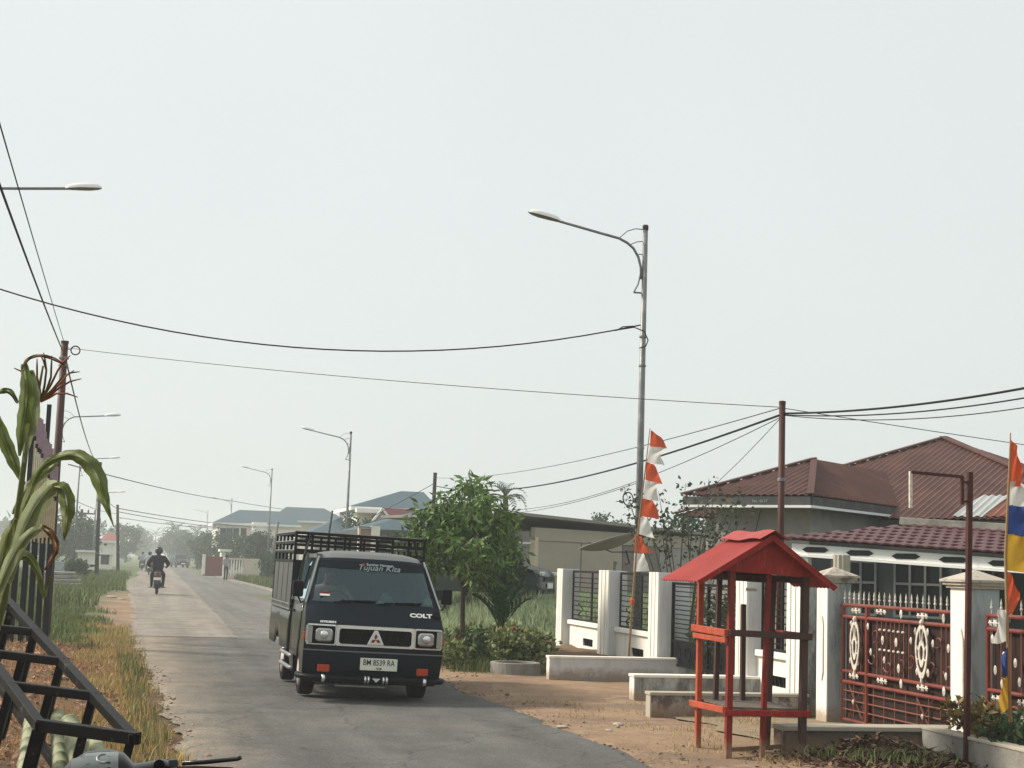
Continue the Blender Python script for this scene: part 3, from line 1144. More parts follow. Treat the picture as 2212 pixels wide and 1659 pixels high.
def gpos(zx, zy):          # a spot on the gate plane, from the enlarged crop of the photograph
    p = AX((2100 + zx / 4.88) * .864, (1480 + zy / 4.88) * .864, GX)
    return p.y, p.z


oval_m = None


def ornament_oval(t, y, z, s=1.0, x=GX - .03):
    m = MB()
    m.add([(x, y + .030 * s * math.cos(a), z + .050 * s * math.sin(a)) for a in [2 * PI * i / 12 for i in range(12)]] + [(x - .018, y, z)],
          [(i, (i + 1) % 12, 12) for i in range(12)] + [tuple(range(12))])
    return W(m, 'oval_ornament', 'ornament', t)


def ornament_flower(t, y, z, s=1.0, x=GX - .03):
    m = MB()
    for dy, k_ in ((-.085, .8), (0, 1.0), (.085, .8)):
        pts = []
        for i in range(12):
            a = 2 * PI * i / 12
            r = (.045 if i % 2 == 0 else .026) * s * k_
            pts.append((x, y + dy * s + r * math.cos(a) * 1.25, z + r * math.sin(a)))
        m.add(pts + [(x - .015, y + dy * s, z)], [(i, (i + 1) % 12, 12) for i in range(12)] + [tuple(range(12))])
    return W(m, 'flower_ornament', 'ornament', t)


def medallion(t, y, z, w, h, x=GX - .03):
    n = 20
    def lp(k_, dz=0):
        return [(x, y + w * k_ * math.cos(2 * PI * i / n), z + dz + h * k_ * math.sin(2 * PI * i / n) - (0.28 * h * k_ * max(0, -math.sin(2 * PI * i / n)) ** 3)) for i in range(n)]
    m = MB()
    m.ring(lp(1.0), lp(.80), (-.012, 0, 0))
    m.ring(lp(.5, -.15 * h), lp(.28, -.15 * h), (-.012, 0, 0))
    for s in (-1, 1):
        m.bar((x - .006, y + s * w * .25, z + h * .75), (x - .006, y + s * w * .1, z + h * .2), .018, .012)
        m.bar((x - .006, y + s * w * .8, z + h * .1), (x - .006, y + s * w * .4, z - h * .1), .018, .012)
        m.bar((x - .006, y + s * w * .7, z - h * .5), (x - .006, y + s * w * .3, z - h * .4), .018, .012)
    m.lathe([(0, -.03), (.022, -.02), (.03, 0), (.02, .03), (0, .04)], 8, (x - .005, y, z + h * 1.05))
    m.lathe([(0, -.05), (.018, -.02), (.014, .03), (0, .04)], 8, (x - .005, y, z - h * 1.3))
    return W(m, 'medallion', 'ornament', t)


def spear(t, y, z, s=1.0, x=GX):
    m = MB().lathe([(.006, 0), (.006, .045 * s), (.016, .052 * s), (.016, .066 * s), (.009, .072 * s), (.012, .10 * s), (0, .155 * s)], 6, (x, y, z))
    return W(m, 'spearhead', 'ornament', t)


def rail(t, ya, yb, z, r=.021, x=GX, mat='gate_red', name='rail'):
    return W(MB().tube([(x, ya, z), (x, yb, z)], r, 8), name, mat, t)


gate = thing('iron_gate', 'red iron driveway gate with white ornaments and spear tips', 'gate', (GX, 15.4, 0))
GA, GB = 16.72, 13.97
for z in (1.37, 1.235, .61, .49):
    rail(gate, GA, GB, z)
rail(gate, GA, GB, .06, .018)
ymid = gpos(335, 600)[0]
W(MB().tube([(GX, ymid, .04), (GX, ymid, 1.37)], .030, 8), 'post', 'gate_red', gate)
W(MB().tube([(GX, GA - .03, .04), (GX, GA - .03, 1.37)], .024, 8), 'post', 'gate_red', gate)
W(MB().tube([(GX, GB + .03, .04), (GX, GB + .03, 1.37)], .024, 8), 'post', 'gate_red', gate)
yy_ = [gpos(z_, 700)[0] for z_ in (150, 260, 455, 510, 565, 620, 670, 725, 780, 845, 1240, 1300, 1350)]
for y in yy_:
    W(MB().tube([(GX, y, .62), (GX, y, 1.22)], .008, 5), 'bar', 'gate_thin', gate)
for z in (.39, .285, .18):
    rail(gate, GA, GB, z, .008, mat='gate_thin', name='bar')
for i in range(22):
    y = GA + (GB - GA) * (i + .5) / 22
    spear(gate, y, 1.385)
    if i % 2 == 0:
        W(MB().tube([(GX, y, .07), (GX, y, .48)], .006, 5), 'bar', 'gate_thin', gate)
for zx, zy, s in ((775, 270, 1), (1295, 325, 1), (370, 420, .8), (550, 590, 1), (715, 615, 1), (570, 830, .8), (745, 935, 1), (405, 730, .8), (950, 480, .8), (1100, 490, .8), (895, 595, .8),
                  (1165, 630, .8), (970, 970, .8), (1105, 990, .9), (775, 1120, 1), (1300, 1215, 1), (1325, 1030, .8), (1355, 690, .9), (165, 385, .7), (155, 835, .7), (245, 865, .7)):
    y, z = gpos(zx, zy)
    ornament_oval(gate, y, z, s)
for zx, zy in ((225, 230), (530, 245), (1035, 295), (195, 1025), (540, 1085), (1035, 1170)):
    y, z = gpos(zx, zy)
    ornament_flower(gate, y, z)
y, z = gpos(1035, 690)
medallion(gate, y, z, .135, .25)
y, z = gpos(215, 620)
medallion(gate, y, z, .12, .25)
for yc in (gpos(1035, 1400)[0], gpos(190, 1300)[0]):
    for s in (-1, 1):
        W(MB().tube([(GX, yc - s * .17, .10), (GX, yc + s * .17, .46)], .008, 5), 'brace', 'gate_thin', gate)
    ornament_oval(gate, yc, .28, .6)
for row, sl_ in ((462, .12), (705, .14)):
    for i in range(6):
        y, z = gpos(500 + 56 * i, row + 56 * i * sl_)
        W(MB().lathe([(0, -.03), (.014, -.012), (.014, .012), (0, .03)], 6, (GX - .012, y, z), 'y'), 'bead', 'ornament', gate)
for zx, zy, ph in ((430, 520, 0), (400, 800, 1), (870, 830, 0), (1200, 600, 1), (590, 900, 1), (750, 880, 0), (1330, 950, 1), (1120, 900, 1)):
    y, z = gpos(zx, zy)
    pts = [(GX - .008, y + (.035 + .010 * a) * math.cos(a + ph) * 1.2, z + (.02 + .014 * a) * math.sin(a + ph)) for a in [i * .5 for i in range(11)]]
    W(MB().tube(pts, .008, 5), 'scroll', 'gate_red', gate)
# dark sheet added to stand for the dimness behind the open gate bars
W(MB().b2(GX + .035, GB + .05, .08, GX + .042, GA - .05, 1.22), 'shade_sheet', 'gap_shade', gate)

# next length of fence, partly behind the flag
fe = thing('iron_fence', 'red iron fence panel with ornaments behind the coloured flag pole', 'fence', (GX, 12.9, .45))
FA, FB = 13.52, 12.3
for z in (1.37, 1.24, .66, .53):
    rail(fe, FA, FB, z)
for y in (FA - .02, FB):
    W(MB().tube([(GX, y, .5), (GX, y, 1.37)], .024, 8), 'post', 'gate_red', fe)
for i in range(7):
    y = FA + (FB - FA) * (i + .5) / 7
    spear(fe, y, 1.385)
    W(MB().tube([(GX, y, .66), (GX, y, 1.24)], .008, 5), 'bar', 'gate_thin', fe)
for i, (dy, z) in enumerate(((.15, 1.15), (.35, 1.0), (.2, .86), (.55, .95), (.32, .74), (.75, 1.3), (.8, 1.02), (.62, .78))):
    ornament_oval(fe, FA - dy, z, .9)
for dy, z in ((.2, 1.30), (.25, .595), (.7, .595)):
    ornament_flower(fe, FA - dy, z)
W(MB().b2(7.80, FB, 0, 8.05, FA + .03, .47), 'base_wall', 'stained_wall', fe)
W(MB().b2(GX + .035, FB, .5, GX + .042, FA - .05, 1.22), 'shade_sheet', 'gap_shade', fe)  # again a dark sheet standing for the dim space behind

# ------------------------------------------------------------------ low walls and driveway slabs between road and boundary wall
def low_wall(label, x0, x1, y0, y1, h, face, end='white_wall', cap='white_wall', name='low_wall', tilt=0.0):
    t = thing(name, label, 'wall', (x0, y0, 0), group='low walls beside the ditch')
    W(MB().b2(x0 + .012, y0, -.1, x1, y1, h - .035), 'wall_body', face, t)
    W(MB().b2(x0, y0 + .01, -.1, x0 + .013, y1 - .005, h - .036), 'end_face', end, t)
    W(MB().b2(x0 - .012, y0 - .012, h - .036, x1 + .002, y1 + .012, h), 'cap', cap, t, bevel=.006)
    return t


low_wall('clean white low wall with shade-toned long face in front of the window grilles', 5.92, 8.10, 22.62, 22.80, .36, 'white_wall_shaded')  # long face painted as shaded, sunlit end left white
low_wall('low wall with streaked grey face and white cap, left of the red kiosk', 6.15, 8.02, 19.15, 19.36, .35, 'stained_wall')
low_wall('low wall with peeled brown plaster behind the red kiosk', 5.76, 7.75, 17.30, 17.48, .28, 'peeled_wall', end='cement_top', cap='cement_top')
dk = thing('low_wall', 'dark stained low wall with a cream top in front of the red gate', 'wall', (6.0, 14, 0), group='low walls beside the ditch')
W(MB().b2(6.02, 13.98, -.1, 7.86, 14.22, .205), 'wall_body', 'cement_dark', dk)
W(MB().b2(6.0, 13.99, -.1, 6.021, 14.21, .205), 'end_face', 'peeled_wall', dk)
W(MB().b2(5.985, 13.95, .206, 7.88, 14.25, .25), 'cap', 'cement_top', dk, bevel=.008)
ap_ = MB()
ap_.grid(lambda a, q: (6.1 + .12 * math.sin(q * 4.7) * (a < 5.35) + (a - 5.3) * .7, q, .012 + .006 * math.sin(q * 3 + a * 2)), [5.3 + .32 * i for i in range(9)], [14.26 + .25 * i for i in range(13)])
tag(ap_.build('driveway', 'gravel_pale', smooth=True), kind='structure')
pl = thing('planter_wall', 'mossy concrete planter wall running forward from the driveway slab', 'wall', (7.5, 12.5, 0))
W(MB().b2(7.42, 10.5, -.1, 7.56, 13.9, .24), 'wall_body', 'cement', pl)
W(MB().b2(7.41, 10.5, .241, 7.57, 13.9, .27), 'cap', 'cement_top', pl, bevel=.006)
W(MB().b2(7.561, 10.5, -.1, 7.80, 13.56, .22), 'soil_bed', 'soil', pl)
sb_ = thing('soil_bank', 'bare soil bank at the foot of the white wall', 'soil bank', (7.2, 26, 0))
b = MB()
b.grid(lambda a, q: (6.35 + 1.5 * a + .12 * math.sin(q * 2.3) * (1 - a), 22.82 + q, -.04 + .26 * math.sin(min(1, a * 1.6) * PI / 2) * ss(7.0, 5.6, q) + .03 * math.sin(a * 9 + q * 3)), [i / 8 for i in range(9)], [i * .35 for i in range(21)])
W(b, 'bank', 'soil', sb_, smooth=True)

# ------------------------------------------------------------------ house with the brown corrugated roof
def facet(mb, poly, amp=0.018, wave=0.15, step=4):
    """corrugated sheet filling a convex 3D polygon whose first edge is the eave"""
    P = [Vector(p) for p in poly]
    s = (P[1] - P[0]).normalized()
    nrm = (P[1] - P[0]).cross(P[2] - P[0]).normalized()
    t = nrm.cross(s)
    if nrm.z < 0:
        nrm = -nrm
    q = [((p - P[0]).dot(s), (p - P[0]).dot(t)) for p in P]
    smin, smax = min(a for a, _ in q), max(a for a, _ in q)
    n = max(2, int((smax - smin) / wave * step))
    o = len(mb.v)
    cnt = 0
    for i in range(n + 1):
        a = smin + 1e-4 + (smax - smin - 2e-4) * i / n
        ts = []
        for (a0, b0), (a1, b1) in zip(q, q[1:] + q[:1]):
            if abs(a1 - a0) > 1e-9 and min(a0, a1) <= a <= max(a0, a1):
                ts.append(b0 + (b1 - b0) * (a - a0) / (a1 - a0))
        if not ts:
            continue
        w = amp * math.sin(2 * PI * a / wave)
        for tt in (min(ts), max(ts)):
            mb.v.append(tuple(P[0] + s * a + t * tt + nrm * w))
        cnt += 1
    for i in range(cnt - 1):
        k_ = o + 2 * i
        mb.f.append((k_, k_ + 2, k_ + 3, k_ + 1))
    return mb


HC = V(11.5, 25.7, 0)
hs_ = thing('house', 'house with brown corrugated hip roofs behind the red gate', 'house', HC, math.radians(41.3))
ap, E0, E1 = (3.0, 1.3, 4.02), (0, 0, 3.14), (0, 2.6, 3.14)
wr = facet(MB(), [E1, E0, ap]).build('roof_sheet', 'roof_brown', hs_)
facet(MB(), [E0, (8, 0, 3.14), (8, 1.3, 4.02), ap]).build('roof_sheet', 'roof_brown', hs_)
facet(MB(), [(8, 2.6, 3.14), E1, ap, (8, 1.3, 4.02)]).build('roof_sheet', 'roof_brown', hs_)
hc = MB().bar(V(*E0) + V(0, 0, .025), V(*ap) + V(0, 0, .025), .13, .012)
hc.build('hip_cap', 'roof_brown', hs_)
MB().bar(V(*E1) + V(0, 0, .03), V(*ap) + V(0, 0, .03), .16, .03).build('hip_cap', 'roof_brown', hs_)
mp_ = (9.6, 1.0, 5.02)
facet(MB(), [(3.5, 4.8, 2.88), (3.5, -4.7, 2.88), mp_]).build('roof_sheet', 'roof_brown', hs_)
facet(MB(), [(3.5, -4.7, 2.88), (15.7, -4.7, 2.88), mp_]).build('roof_sheet', 'roof_brown', hs_)
facet(MB(), [(15.7, -4.7, 2.88), (15.7, 4.8, 2.88), mp_]).build('roof_sheet', 'roof_brown', hs_)
facet(MB(), [(15.7, 4.8, 2.88), (3.5, 4.8, 2.88), mp_]).build('roof_sheet', 'roof_brown', hs_)
for e in ((3.5, 4.8, 2.9), (3.5, -4.7, 2.9)):
    MB().bar(V(*e) + V(0, 0, .03), V(*mp_) + V(0, 0, .03), .20, .035).build('hip_cap', 'roof_brown', hs_)


def on_main(y, t):        # a spot on the main roof facet, t metres up from the eave
    sl2 = math.atan2(5.02 - 2.88, 9.6 - 3.5)
    return V(3.5 + t * math.cos(sl2), y, 2.88 + t * math.sin(sl2) + .03)


o_ = facet(MB(), [on_main(-1.35, .05), on_main(-1.95, .05), on_main(-2.05, 1.5), on_main(-1.45, 1.5)]).build('roof_patch', 'roof_zinc', hs_)
o_["label"] = "shiny zinc repair sheet"
o_ = facet(MB(), [on_main(-1.97, .05), on_main(-2.9, .05), on_main(-2.9, 1.4), on_main(-2.07, 1.4)]).build('roof_patch', 'roof_rust', hs_)
o_["label"] = "rusty repair sheet"
# eaves: dark fascia with a white trim, walls
fa = MB()
fa.bar((-.02, 2.6, 3.02), (-.02, -.02, 3.02), .04, .17).bar((.0, -.02, 3.02), (8, -.02, 3.02), .04, .17)
fa.build('fascia', 'dark_fascia', hs_)
tr_ = MB()
tr_.bar((-.045, 2.6, 2.925), (-.045, -.045, 2.925), .05, .045).bar((-.02, -.045, 2.925), (8, -.045, 2.925), .05, .045)
tr_.build('white_trim', 'white_trim', hs_)
MB().b2(0.02, .02, 2.905, 8, 2.58, 2.93).build('soffit', 'house_wall', hs_)
text('fascia_lettering', 'No. 40 ST', .075, 'script_grey', hs_, (-.045, .98, 3.02), (PI / 2, 0, -PI / 2), .002)
w_ = MB().b2(.75, .35, 0, 8, 2.3, 2.9)
wo_ = w_.build('wall', 'house_wall', hs_)
MB().bar((.745, 1.35, 2.9), (.745, 1.55, 2.1), .012, .012).build('crack', 'dark_fascia', wo_)
MB().b2(4.05, -4.1, 0, 15.2, 4.3, 2.86).build('wall', 'house_wall', hs_)
# porch in front: tiled lean-to roof on a white pierced beam
fw = MB().b2(.72, -8, 0, 4.04, .34, 2.4).build('wall', 'porch_wall_shaded', hs_)
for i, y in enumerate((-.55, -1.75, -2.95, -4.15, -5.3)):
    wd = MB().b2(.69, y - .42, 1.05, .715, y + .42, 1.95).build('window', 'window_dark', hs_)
    fr = MB()
    for yy in (-.42, -.14, .14, .42):
        fr.b2(.66, y + yy - .02, 1.03, .688, y + yy + .02, 1.97)
    for z in (1.03, 1.6, 1.97):
        fr.b2(.662, y - .44, z - .02, .686, y + .44, z + .02)
    fr.build('window_frame', 'frame_shaded', wd)
PYA, PYB = -.42, -7.0


def porch(s, y):        # s 0 at the eave, 1 at the top
    k_ = (y - PYA) / (PYB - PYA)
    return V(-2.0 + 2.25 * s, y, (2.30 - .30 * k_) + s * (.40 - .02 * k_))


bm_ = MB()
yb_ = PYA - .12
bm_.add([porch(.06, yb_) + V(0, 0, -.10), porch(.06, PYB) + V(0, 0, -.10), porch(.06, PYB) + V(0, 0, -.27), porch(.06, yb_) + V(0, 0, -.27)], [(0, 1, 2, 3)])
bo = bm_.build('porch_beam', 'white_trim', hs_, solid=.06)
lb = MB().bar(porch(.06, yb_) + V(-.05, 0, -.29), porch(.06, PYB) + V(-.05, 0, -.29), .07, .035)
lb.build('beam_ledge', 'white_trim', bo)
for i in range(8):          # pierced slots in the beam
    y = PYA - .55 - i * .78
    c0 = porch(.06, y) + V(-.035, 0, -.18)
    sh = [(c0 + V(0, a, b_)) for a, b_ in ((-.24, 0), (-.16, .045), (.16, .045), (.24, 0), (.16, -.045), (-.16, -.045))]
    MB().ext(sh, (-.006, 0, 0)).build('slot', 'window_dark', bo)
tile_me = None
rows, cols = 7, 36
tw = (PYA - PYB) / cols
for r_ in range(rows):
    for c_ in range(cols):
        y = PYA - (c_ + (.5 if r_ % 2 else 0)) * tw
        s = r_ / rows
        if s > 0 and y > PYA - s * 1.5:      # the hipped left end
            continue
        if tile_me is None:
            tm = MB()
            tl = 2.31 / rows * 1.18
            us = [i / 6 for i in range(7)]
            tm.grid(lambda a, b_: ((b_ * tl), -(a - .5) * tw * 1.02, .020 * math.sin(PI * a) + .020 * (1 - b_)), us, [0, .5, 1.0])
            n0 = len(tm.v)
            tm.grid(lambda a, b_: (-.004, -(a - .5) * tw * 1.02, .020 * math.sin(PI * a) + .020 - .024 * b_), us, [0, 1.0])
            to = tm.build('roof_tile', 'tile_red', hs_, smooth=False)
            tile_me = to.data
        else:
            to = bpy.data.objects.new('roof_tile', tile_me)
            C.objects.link(to)
            to.parent = hs_
        to.location = porch(s, y)
        to.rotation_euler = (math.radians(2.5), -math.atan2(.40, 2.25), 0)
ds = MB()
ds.add([porch(0, PYA) + V(0, 0, -.02), porch(0, PYB) + V(0, 0, -.02), porch(1, PYB) + V(0, 0, -.02), porch(1, PYA - 1.5) + V(0, 0, -.02)], [(0, 1, 2, 3)])
ds.build('porch_deck', 'tile_red', hs_)
MB().bar(porch(1.0, PYA - 1.2) + V(0, 0, .05), porch(1.0, PYB) + V(0, 0, .05), .22, .13).build('porch_coping', 'cement', hs_, bevel=.01)
for y in (PYA - .35, PYA - 3.2, PYA - 6.0):
    MB().b2(-1.90, y - .07, 0, -1.76, y + .07, 2.2 - .05 * (PYA - y)).build('porch_post', 'white_trim', hs_)
# a fluted column stump stands in front of the porch
fc_ = thing('garden_column', 'white fluted garden column behind the first gate pillar', 'column', AX(1818, 1240, 9.0).xy.to_3d())
cp = MB()
prof = []
for k_ in range(24):
    a = 2 * PI * k_ / 24
    prof.append((.115 if k_ % 2 else .10, a))
cp.add([(r * math.cos(a), r * math.sin(a), z) for z in (0, 1.98) for r, a in prof], [(i, (i + 1) % 24, 24 + (i + 1) % 24, 24 + i) for i in range(24)] + [tuple(range(24, 48))])
cp.build('shaft', 'cement_top', fc_)
MB().b2(-.17, -.17, 0, .17, .17, .18).build('plinth', 'cement_top', fc_)

# ------------------------------------------------------------------ red kiosk by the road
KX, KY, KW, KD = 5.25, 13.52, .74, .78
kt = thing('kiosk', 'small red wooden kiosk with gabled sheet roof and open shelves', 'kiosk', (KX, KY, 0), rot=(0, math.radians(.9), math.radians(1.0)))
pw = .062


krr = random.Random(4)


def kpost(x, y, z0, z1, mat, w=pw):
    d = krr.uniform(-.012, .012)
    return MB().bar((x - d, y + d, z0), (x + d, y - d * .5, z1), w * krr.uniform(.93, 1.05), w, up=(0, 1, 0)).build('post', mat, kt, bevel=.006)


kpost(0, 0, -.05, 1.72, 'kiosk_post')
kpost(KW, 0, -.05, 1.70, 'kiosk_shaded', .068)
kpost(0, KD, -.05, 1.70, 'kiosk_lit', .055)
kpost(KW, KD, -.05, 1.70, 'kiosk_shaded')
kpost(KW * .51, 0.05, -.05, 1.70, 'kiosk_post', .05)
kpost(KW * .25, KD, .38, 1.70, 'kiosk_shaded', .05)
kpost(KW * .62, KD + .01, .38, 1.40, 'kiosk_shaded', .05)


def krail(p, q, mat, w=.05, h=.06, name='rail'):
    d = krr.uniform(-.009, .009)
    return MB().bar(V(*p) + V(0, 0, d), V(*q) - V(0, 0, d), w, h).build(name, mat, kt, bevel=.006)


e = .06
krail((-e, -.05, .42), (KW + e, -.05, .42), 'kiosk_red', .03, .055)
krail((-.05, -e * .5, .43), (-.05, KD + e, .43), 'kiosk_lit', .035, .06)
krail((-e, KD + .04, .42), (KW + e, KD + .04, .42), 'kiosk_shaded', .03, .05)
krail((KW + .05, -e, .42), (KW + .05, KD + e, .42), 'kiosk_red', .03, .05)
krail((-.03, -.048, 1.14), (KW + e, -.048, 1.14), 'kiosk_shaded', .03, .06)
krail((-.052, -e * .5, 1.145), (-.052, KD + e, 1.145), 'kiosk_lit', .045, .065)
krail((-.05, -e * .4, 1.075), (-.05, KD + e * .6, 1.075), 'kiosk_lit', .03, .05)
krail((KW + .048, -e, 1.14), (KW + .048, KD + e, 1.14), 'kiosk_red', .03, .05)
krail((0, .03, .07), (KW, KD * .6, .07), 'kiosk_shaded', .03, .04)
krail((0, KD, 1.66), (KW, KD, 1.66), 'kiosk_shaded', .05, .07)
krail((0, 0, 1.66), (0, KD, 1.66), 'kiosk_shaded', .05, .06)
krail((KW, 0, 1.66), (KW, KD, 1.66), 'kiosk_shaded', .05, .06)
for i in range(4):
    y = .03 + i * (KD - .02) / 4
    MB().b2(.04, y, .45, KW - .02, y + .175, .465).build('shelf_board', 'wood_grey', kt)
xm, ap_z, ev_z, xl, xr = .335, 2.06, 1.60, -.40, 1.0
slope_l = (ap_z - ev_z) / (xm - xl)
gb = MB().ext([(-.10, -.045, 1.71), (KW + .05, -.045, 1.69), (KW + .05, -.045, ev_z + (xr - KW - .05) * (ap_z - ev_z) / (xr - xm) - .03), (xm, -.045, ap_z - .03), (-.10, -.045, ev_z + (-.10 - xl) * slope_l - .03)], (0, .02, 0))
gb.build('gable_board', 'kiosk_red', kt)
gb = MB().ext([(-.05, KD + .02, 1.66), (KW + .05, KD + .02, 1.66), (xm, KD + .02, ap_z - .03)], (0, .02, 0))
gb.build('gable_board', 'kiosk_shaded', kt)
ya, yb = -.16, KD + .06
facet(MB(), [(xl, yb, ev_z), (xl, ya, ev_z), (xm, ya, ap_z), (xm, yb, ap_z)], .010, .076).build('roof_sheet', 'kiosk_roof', kt, solid=.004)
facet(MB(), [(xr, ya, ev_z), (xr, yb, ev_z), (xm, yb, ap_z), (xm, ya, ap_z)], .010, .076).build('roof_sheet', 'kiosk_roof', kt, solid=.004)
rc = MB()
rc.grid(lambda a, b_: (xm + .15 * a, ya - .03 + (yb - ya + .0) * b_, ap_z + .045 - abs(a) * .085 - .05 * b_ * b_ * 0 + .01 * math.sin(b_ * 9)), [-1, -.5, 0, .5, 1], [i / 8 for i in range(9)])
rc.build('ridge_cap', 'kiosk_roof', kt, solid=.006)
for x0, z0, x1, z1 in ((xl + .02, ev_z - .005, xm, ap_z - .02), (xr - .02, ev_z - .005, xm, ap_z - .02)):
    MB().bar((x0, ya + .02, z0), (x1, ya + .02, z1), .025, .05).build('barge_board', 'kiosk_red', kt)
MB().b2(KW * .62, KD - .02, 1.53, KW * .78, KD, 1.56).build('hinge_plate', 'white_paint', kt)

# ------------------------------------------------------------------ brown sign post with an empty frame
SY = 13.05
sp_ = thing('sign_post', 'brown steel post with an empty hanging sign frame beside the gate', 'sign post', AY(2087, 1555, SY).xy.to_3d())
pb, ptop = AY(2087, 1560, SY), AY(2095, 1020, SY)
W(MB().bar((pb.x, SY, -.05), (ptop.x, SY, ptop.z), .045), 'post', 'pole_brown', sp_)
a, b, c_, d = AY(2078, 1030, SY), AY(1967, 1020, SY), AY(1967, 1097, SY), AY(2080, 1090, SY)
fr = MB().bar(b, a, .028).bar(V(a.x, SY, a.z + .01), V(a.x, SY, d.z), .03)
W(fr, 'sign_frame', 'pole_brown', sp_)
W(MB().bar(V(b.x, SY, b.z + .01), c_, .026), 'frame_side', 'ornament', sp_)
W(MB().bar(V(a.x, SY, a.z - .05), V(ptop.x, SY, a.z - .05), .022), 'bracket', 'pole_brown', sp_)
W(MB().bar(V(a.x, SY, d.z + .03), V(ptop.x, SY, d.z + .03), .022), 'bracket', 'pole_brown', sp_)
for z in (.12, .18):
    W(MB().lathe([(.016, -.02), (.016, .02)], 8, (a.x + .02, SY, d.z + z)), 'hook', 'galvanised', sp_)


# ------------------------------------------------------------------ flags
def cloth(t, p_top, p_bot, tips, mat, seed=0, name='cloth', folds=2.0):
    """cloth tied along a pole from p_top to p_bot, free edge through the points of tips"""
    m = MB()
    n, k_ = 7, 7
    tp = [Vector(q) for q in tips]

    def edge(v_):
        x_ = v_ * (len(tp) - 1)
        i = min(int(x_), len(tp) - 2)
        return tp[i].lerp(tp[i + 1], x_ - i)

    def fn(a, b_):
        pa = Vector(p_top).lerp(Vector(p_bot), b_)
        q = pa.lerp(edge(b_), a)
        w = .055 * a * math.sin(folds * PI * (a * .9 + b_ * .8) + seed) + .02 * a * math.sin(9 * b_ + 4 * a + seed)
        return q + V(.3 * w, w, .2 * w * math.sin(5 * b_ + seed))
    m.grid(fn, [i / n for i in range(n + 1)], [i / k_ for i in range(k_ + 1)])
    return W(m, name, mat, t, smooth=True)


FY = 22.98
def fp(zx, zy):        # crop [1540,1050] scale 5.53 of the photograph
    return AY((1540 + zx / 5.53) * .864, (1050 + zy / 5.53) * .864, FY)


fl = thing('flag_pole', 'bamboo pole with red and white pennants in front of the white wall', 'flag pole', AY(1357, 1440, FY).xy.to_3d())
pole_pts = [AY(1357, 1440, FY), AY(1366, 1300, FY), AY(1378, 1150, FY), AY(1392, 1030, FY), AY(1404, 925, FY)]
W(MB().tube(pole_pts, [.018, .017, .014, .011, .007], 7), 'pole', 'bamboo', fl, smooth=True)
W(MB().lathe([(0, -.06), (.035, -.03), (.04, .03), (0, .07)], 6, AY(1366, 1300, FY)), 'tie', 'flag_red', fl)
for tp, bt, tips, mt_ in (((483, 140), (468, 365), ((500, 150), (620, 240), (710, 395)), 'flag_red'),
                          ((468, 365), (430, 580), ((700, 385), (610, 500), (670, 630)), 'flag_white'),
                          ((420, 582), (408, 828), ((520, 605), (575, 720), (645, 890)), 'flag_red'),
                          ((408, 830), (380, 1080), ((600, 870), (560, 960), (590, 1130)), 'flag_white'),
                          ((375, 1082), (340, 1330), ((500, 1110), (560, 1200), (600, 1370)), 'flag_red'),
                          ((340, 1335), (305, 1575), ((450, 1370), (480, 1500), (530, 1640)), 'flag_white')):
    cloth(fl, fp(*tp), fp(*bt), [fp(*q) for q in tips], mt_, seed=tp[1])
for q, mt_ in ((((1372, 1155), (1370, 1195), (1386, 1160), (1392, 1180), (1412, 1193)), 'flag_red'), (((1370, 1195), (1368, 1235), (1390, 1195), (1396, 1210), (1403, 1234)), 'flag_white')):
    cloth(fl, AY(*q[0], FY), AY(*q[1], FY), [AY(*c__, FY) for c__ in q[2:]], mt_, seed=q[0][1])

RY = 12.35
f2 = thing('flag_pole', 'leaning pole with red, white, blue and yellow cloth at the picture edge', 'flag pole', AY(2180, 1555, RY).xy.to_3d())
W(MB().tube([AY(2183, 1560, RY), AY(2176, 1360, RY), AY(2172, 1200, RY), AY(2180, 1020, RY), AY(2183, 935, RY)], [.016, .015, .013, .010, .006], 7), 'pole', 'bamboo', f2, smooth=True)
for q, mt_ in ((((2184, 950), (2181, 1050), (2198, 965), (2206, 1000), (2203, 1052)), 'flag_red'),
               (((2182, 1040), (2179, 1092), (2204, 1040), (2225, 1060), (2222, 1095)), 'flag_white'),
               (((2179, 1092), (2177, 1155), (2224, 1088), (2226, 1120), (2224, 1160)), 'flag_blue'),
               (((2177, 1154), (2174, 1232), (2224, 1155), (2226, 1200), (2222, 1238)), 'flag_yellow'),
               (((2177, 1234), (2170, 1318), (2192, 1250), (2200, 1290), (2188, 1330)), 'flag_red'),
               (((2176, 1316), (2176, 1385), (2158, 1318), (2152, 1350), (2147, 1392)), 'flag_white'),
               (((2176, 1395), (2176, 1465), (2172, 1400), (2166, 1430), (2162, 1462)), 'flag_blue'),
               (((2177, 1462), (2181, 1525), (2163, 1462), (2160, 1500), (2165, 1545)), 'flag_yellow')):
    cloth(f2, AY(*q[0], RY), AY(*q[1], RY), [AY(*c__, RY) for c__ in q[2:]], mt_, seed=q[0][1])


